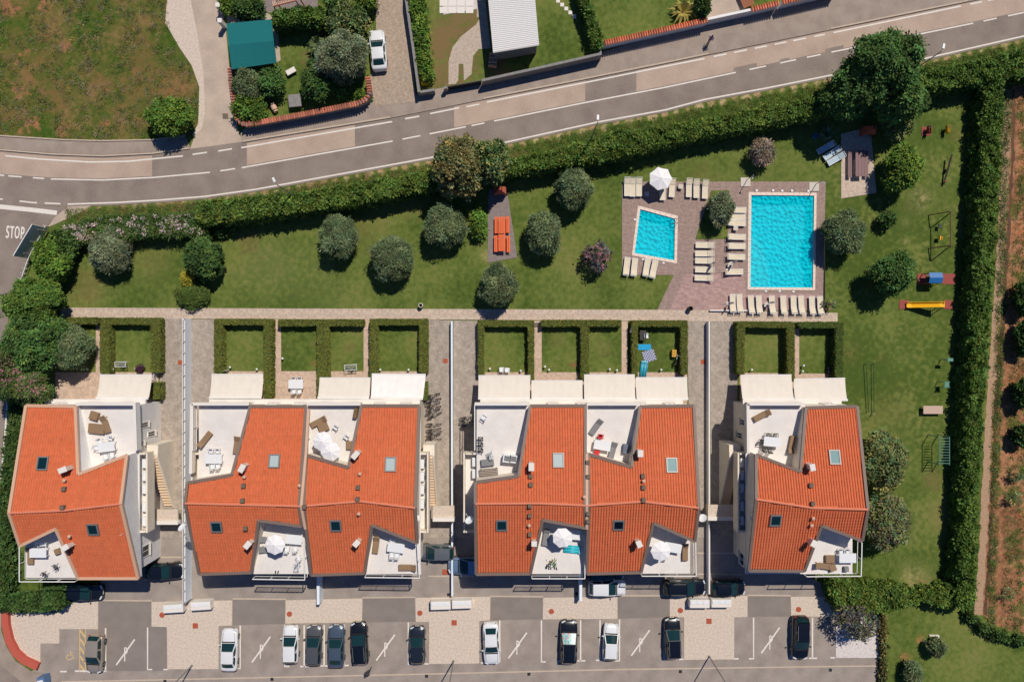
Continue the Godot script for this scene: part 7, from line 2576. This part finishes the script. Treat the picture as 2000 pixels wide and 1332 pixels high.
func cars() -> void:
	var pt := {}
	for q in [["white", C(226, 228, 230)], ["silver", C(168, 164, 158)], ["champagne", C(170, 160, 146)], ["grey", C(96, 98, 100)], ["slate", C(84, 98, 114)], ["black", C(14, 17, 22)], ["charcoal", C(40, 46, 56)], ["blue", C(120, 146, 176)], ["mid", C(110, 116, 120)]]:  # blue is white bodywork with sky-lit shade put into the colour
		var m := mat("paint %s" % q[0], q[1], .28, .0 if q[0] in ["white", "black"] else .35)
		m.clearcoat_enabled = true
		m.clearcoat = 1.0
		m.clearcoat_roughness = .04
		pt[q[0]] = m
	var g := "cars in the bays of the car park"
	car("beige grey hatchback beside the yellow hatching", "car", 184, 1277, 4.25, 1.78, 183, pt.champagne, "hatch", g)
	car("white saloon left of the second no parking mark", "car", 447, 1270, 4.65, 1.80, 1, pt.white, "sedan", g)
	car("small white hatchback at the left end of the four cars", "car", 567, 1259, 4.1, 1.72, 0, pt.white, "hatch", g)
	car("mid grey hatchback, second of the four cars", "car", 612.5, 1261, 4.35, 1.76, 1, pt.grey, "hatch", g)
	car("slate blue saloon, third of the four cars", "car", 656, 1263, 4.7, 1.80, 0, pt.slate, "sedan", g)
	car("black estate at the right end of the four cars", "car", 702, 1257, 4.65, 1.82, -4, pt.black, "estate", g)
	car("charcoal hatchback right of the third no parking mark", "car", 815, 1260, 4.1, 1.70, -1, pt.charcoal, "hatch", g)
	car("white saloon below the middle drive, facing down the picture", "car", 959.5, 1257, 4.6, 1.78, 178, pt.white, "sedan", g)
	car("long black car with a colourful sunshade in its windscreen", "car", 1111, 1254, 4.8, 1.90, 1, pt.black, "estate", g, "shade")
	car("white hatchback right of the car with the sunshade", "car", 1193, 1254, 3.95, 1.70, 3, pt.white, "hatch", g)
	car("black estate left of the right gravel bed", "car", 1314.5, 1247, 4.5, 1.78, -2, pt.black, "estate", g)
	car("black car with a sun glint at the right end of the car park", "car", 1564, 1246, 4.75, 1.86, 181, pt.black, "estate", g)
	g = "cars parked along the south fronts"
	car("dark car in front of the leftmost house terrace", "car", 161, 1156, 4.3, 1.78, 92, pt.black, "hatch", g)
	car("dark car half under the eaves of the leftmost house", "car", 318, 1116, 4.5, 1.80, 88, pt.black, "sedan", g)
	car("grey hatchback under the raised landing slab between the second and third houses", "car", 851, 1079, 4.0, 1.74, 271, pt.mid, "hatch", g)
	car("white van half hidden by the roof of the third house", "car", 916, 1105, 4.6, 1.85, 270, pt.blue, "van", g)  # white body, its bluish shade painted into the colour
	car("white car below the shared eaves of the third house", "car", 1186, 1148, 4.1, 1.78, 90, pt.white, "hatch", g)
	car("dark car almost hidden under the eaves beside the white one", "car", 1182, 1117, 4.2, 1.76, 90, pt.charcoal, "hatch", g)
	car("long black car in front of the third house lower right terrace", "car", 1337, 1147, 4.65, 1.82, 90, pt.black, "estate", g)
	car("short black car left of the small gravel bed, by the rightmost house", "car", 1423, 1148, 3.7, 1.68, 90, pt.black, "hatch", g)
	car("white saloon on the cobbled drive beside the grey olive", "car", 738, 98, 4.5, 1.76, -5, pt.white, "sedan", "cars on private drives")
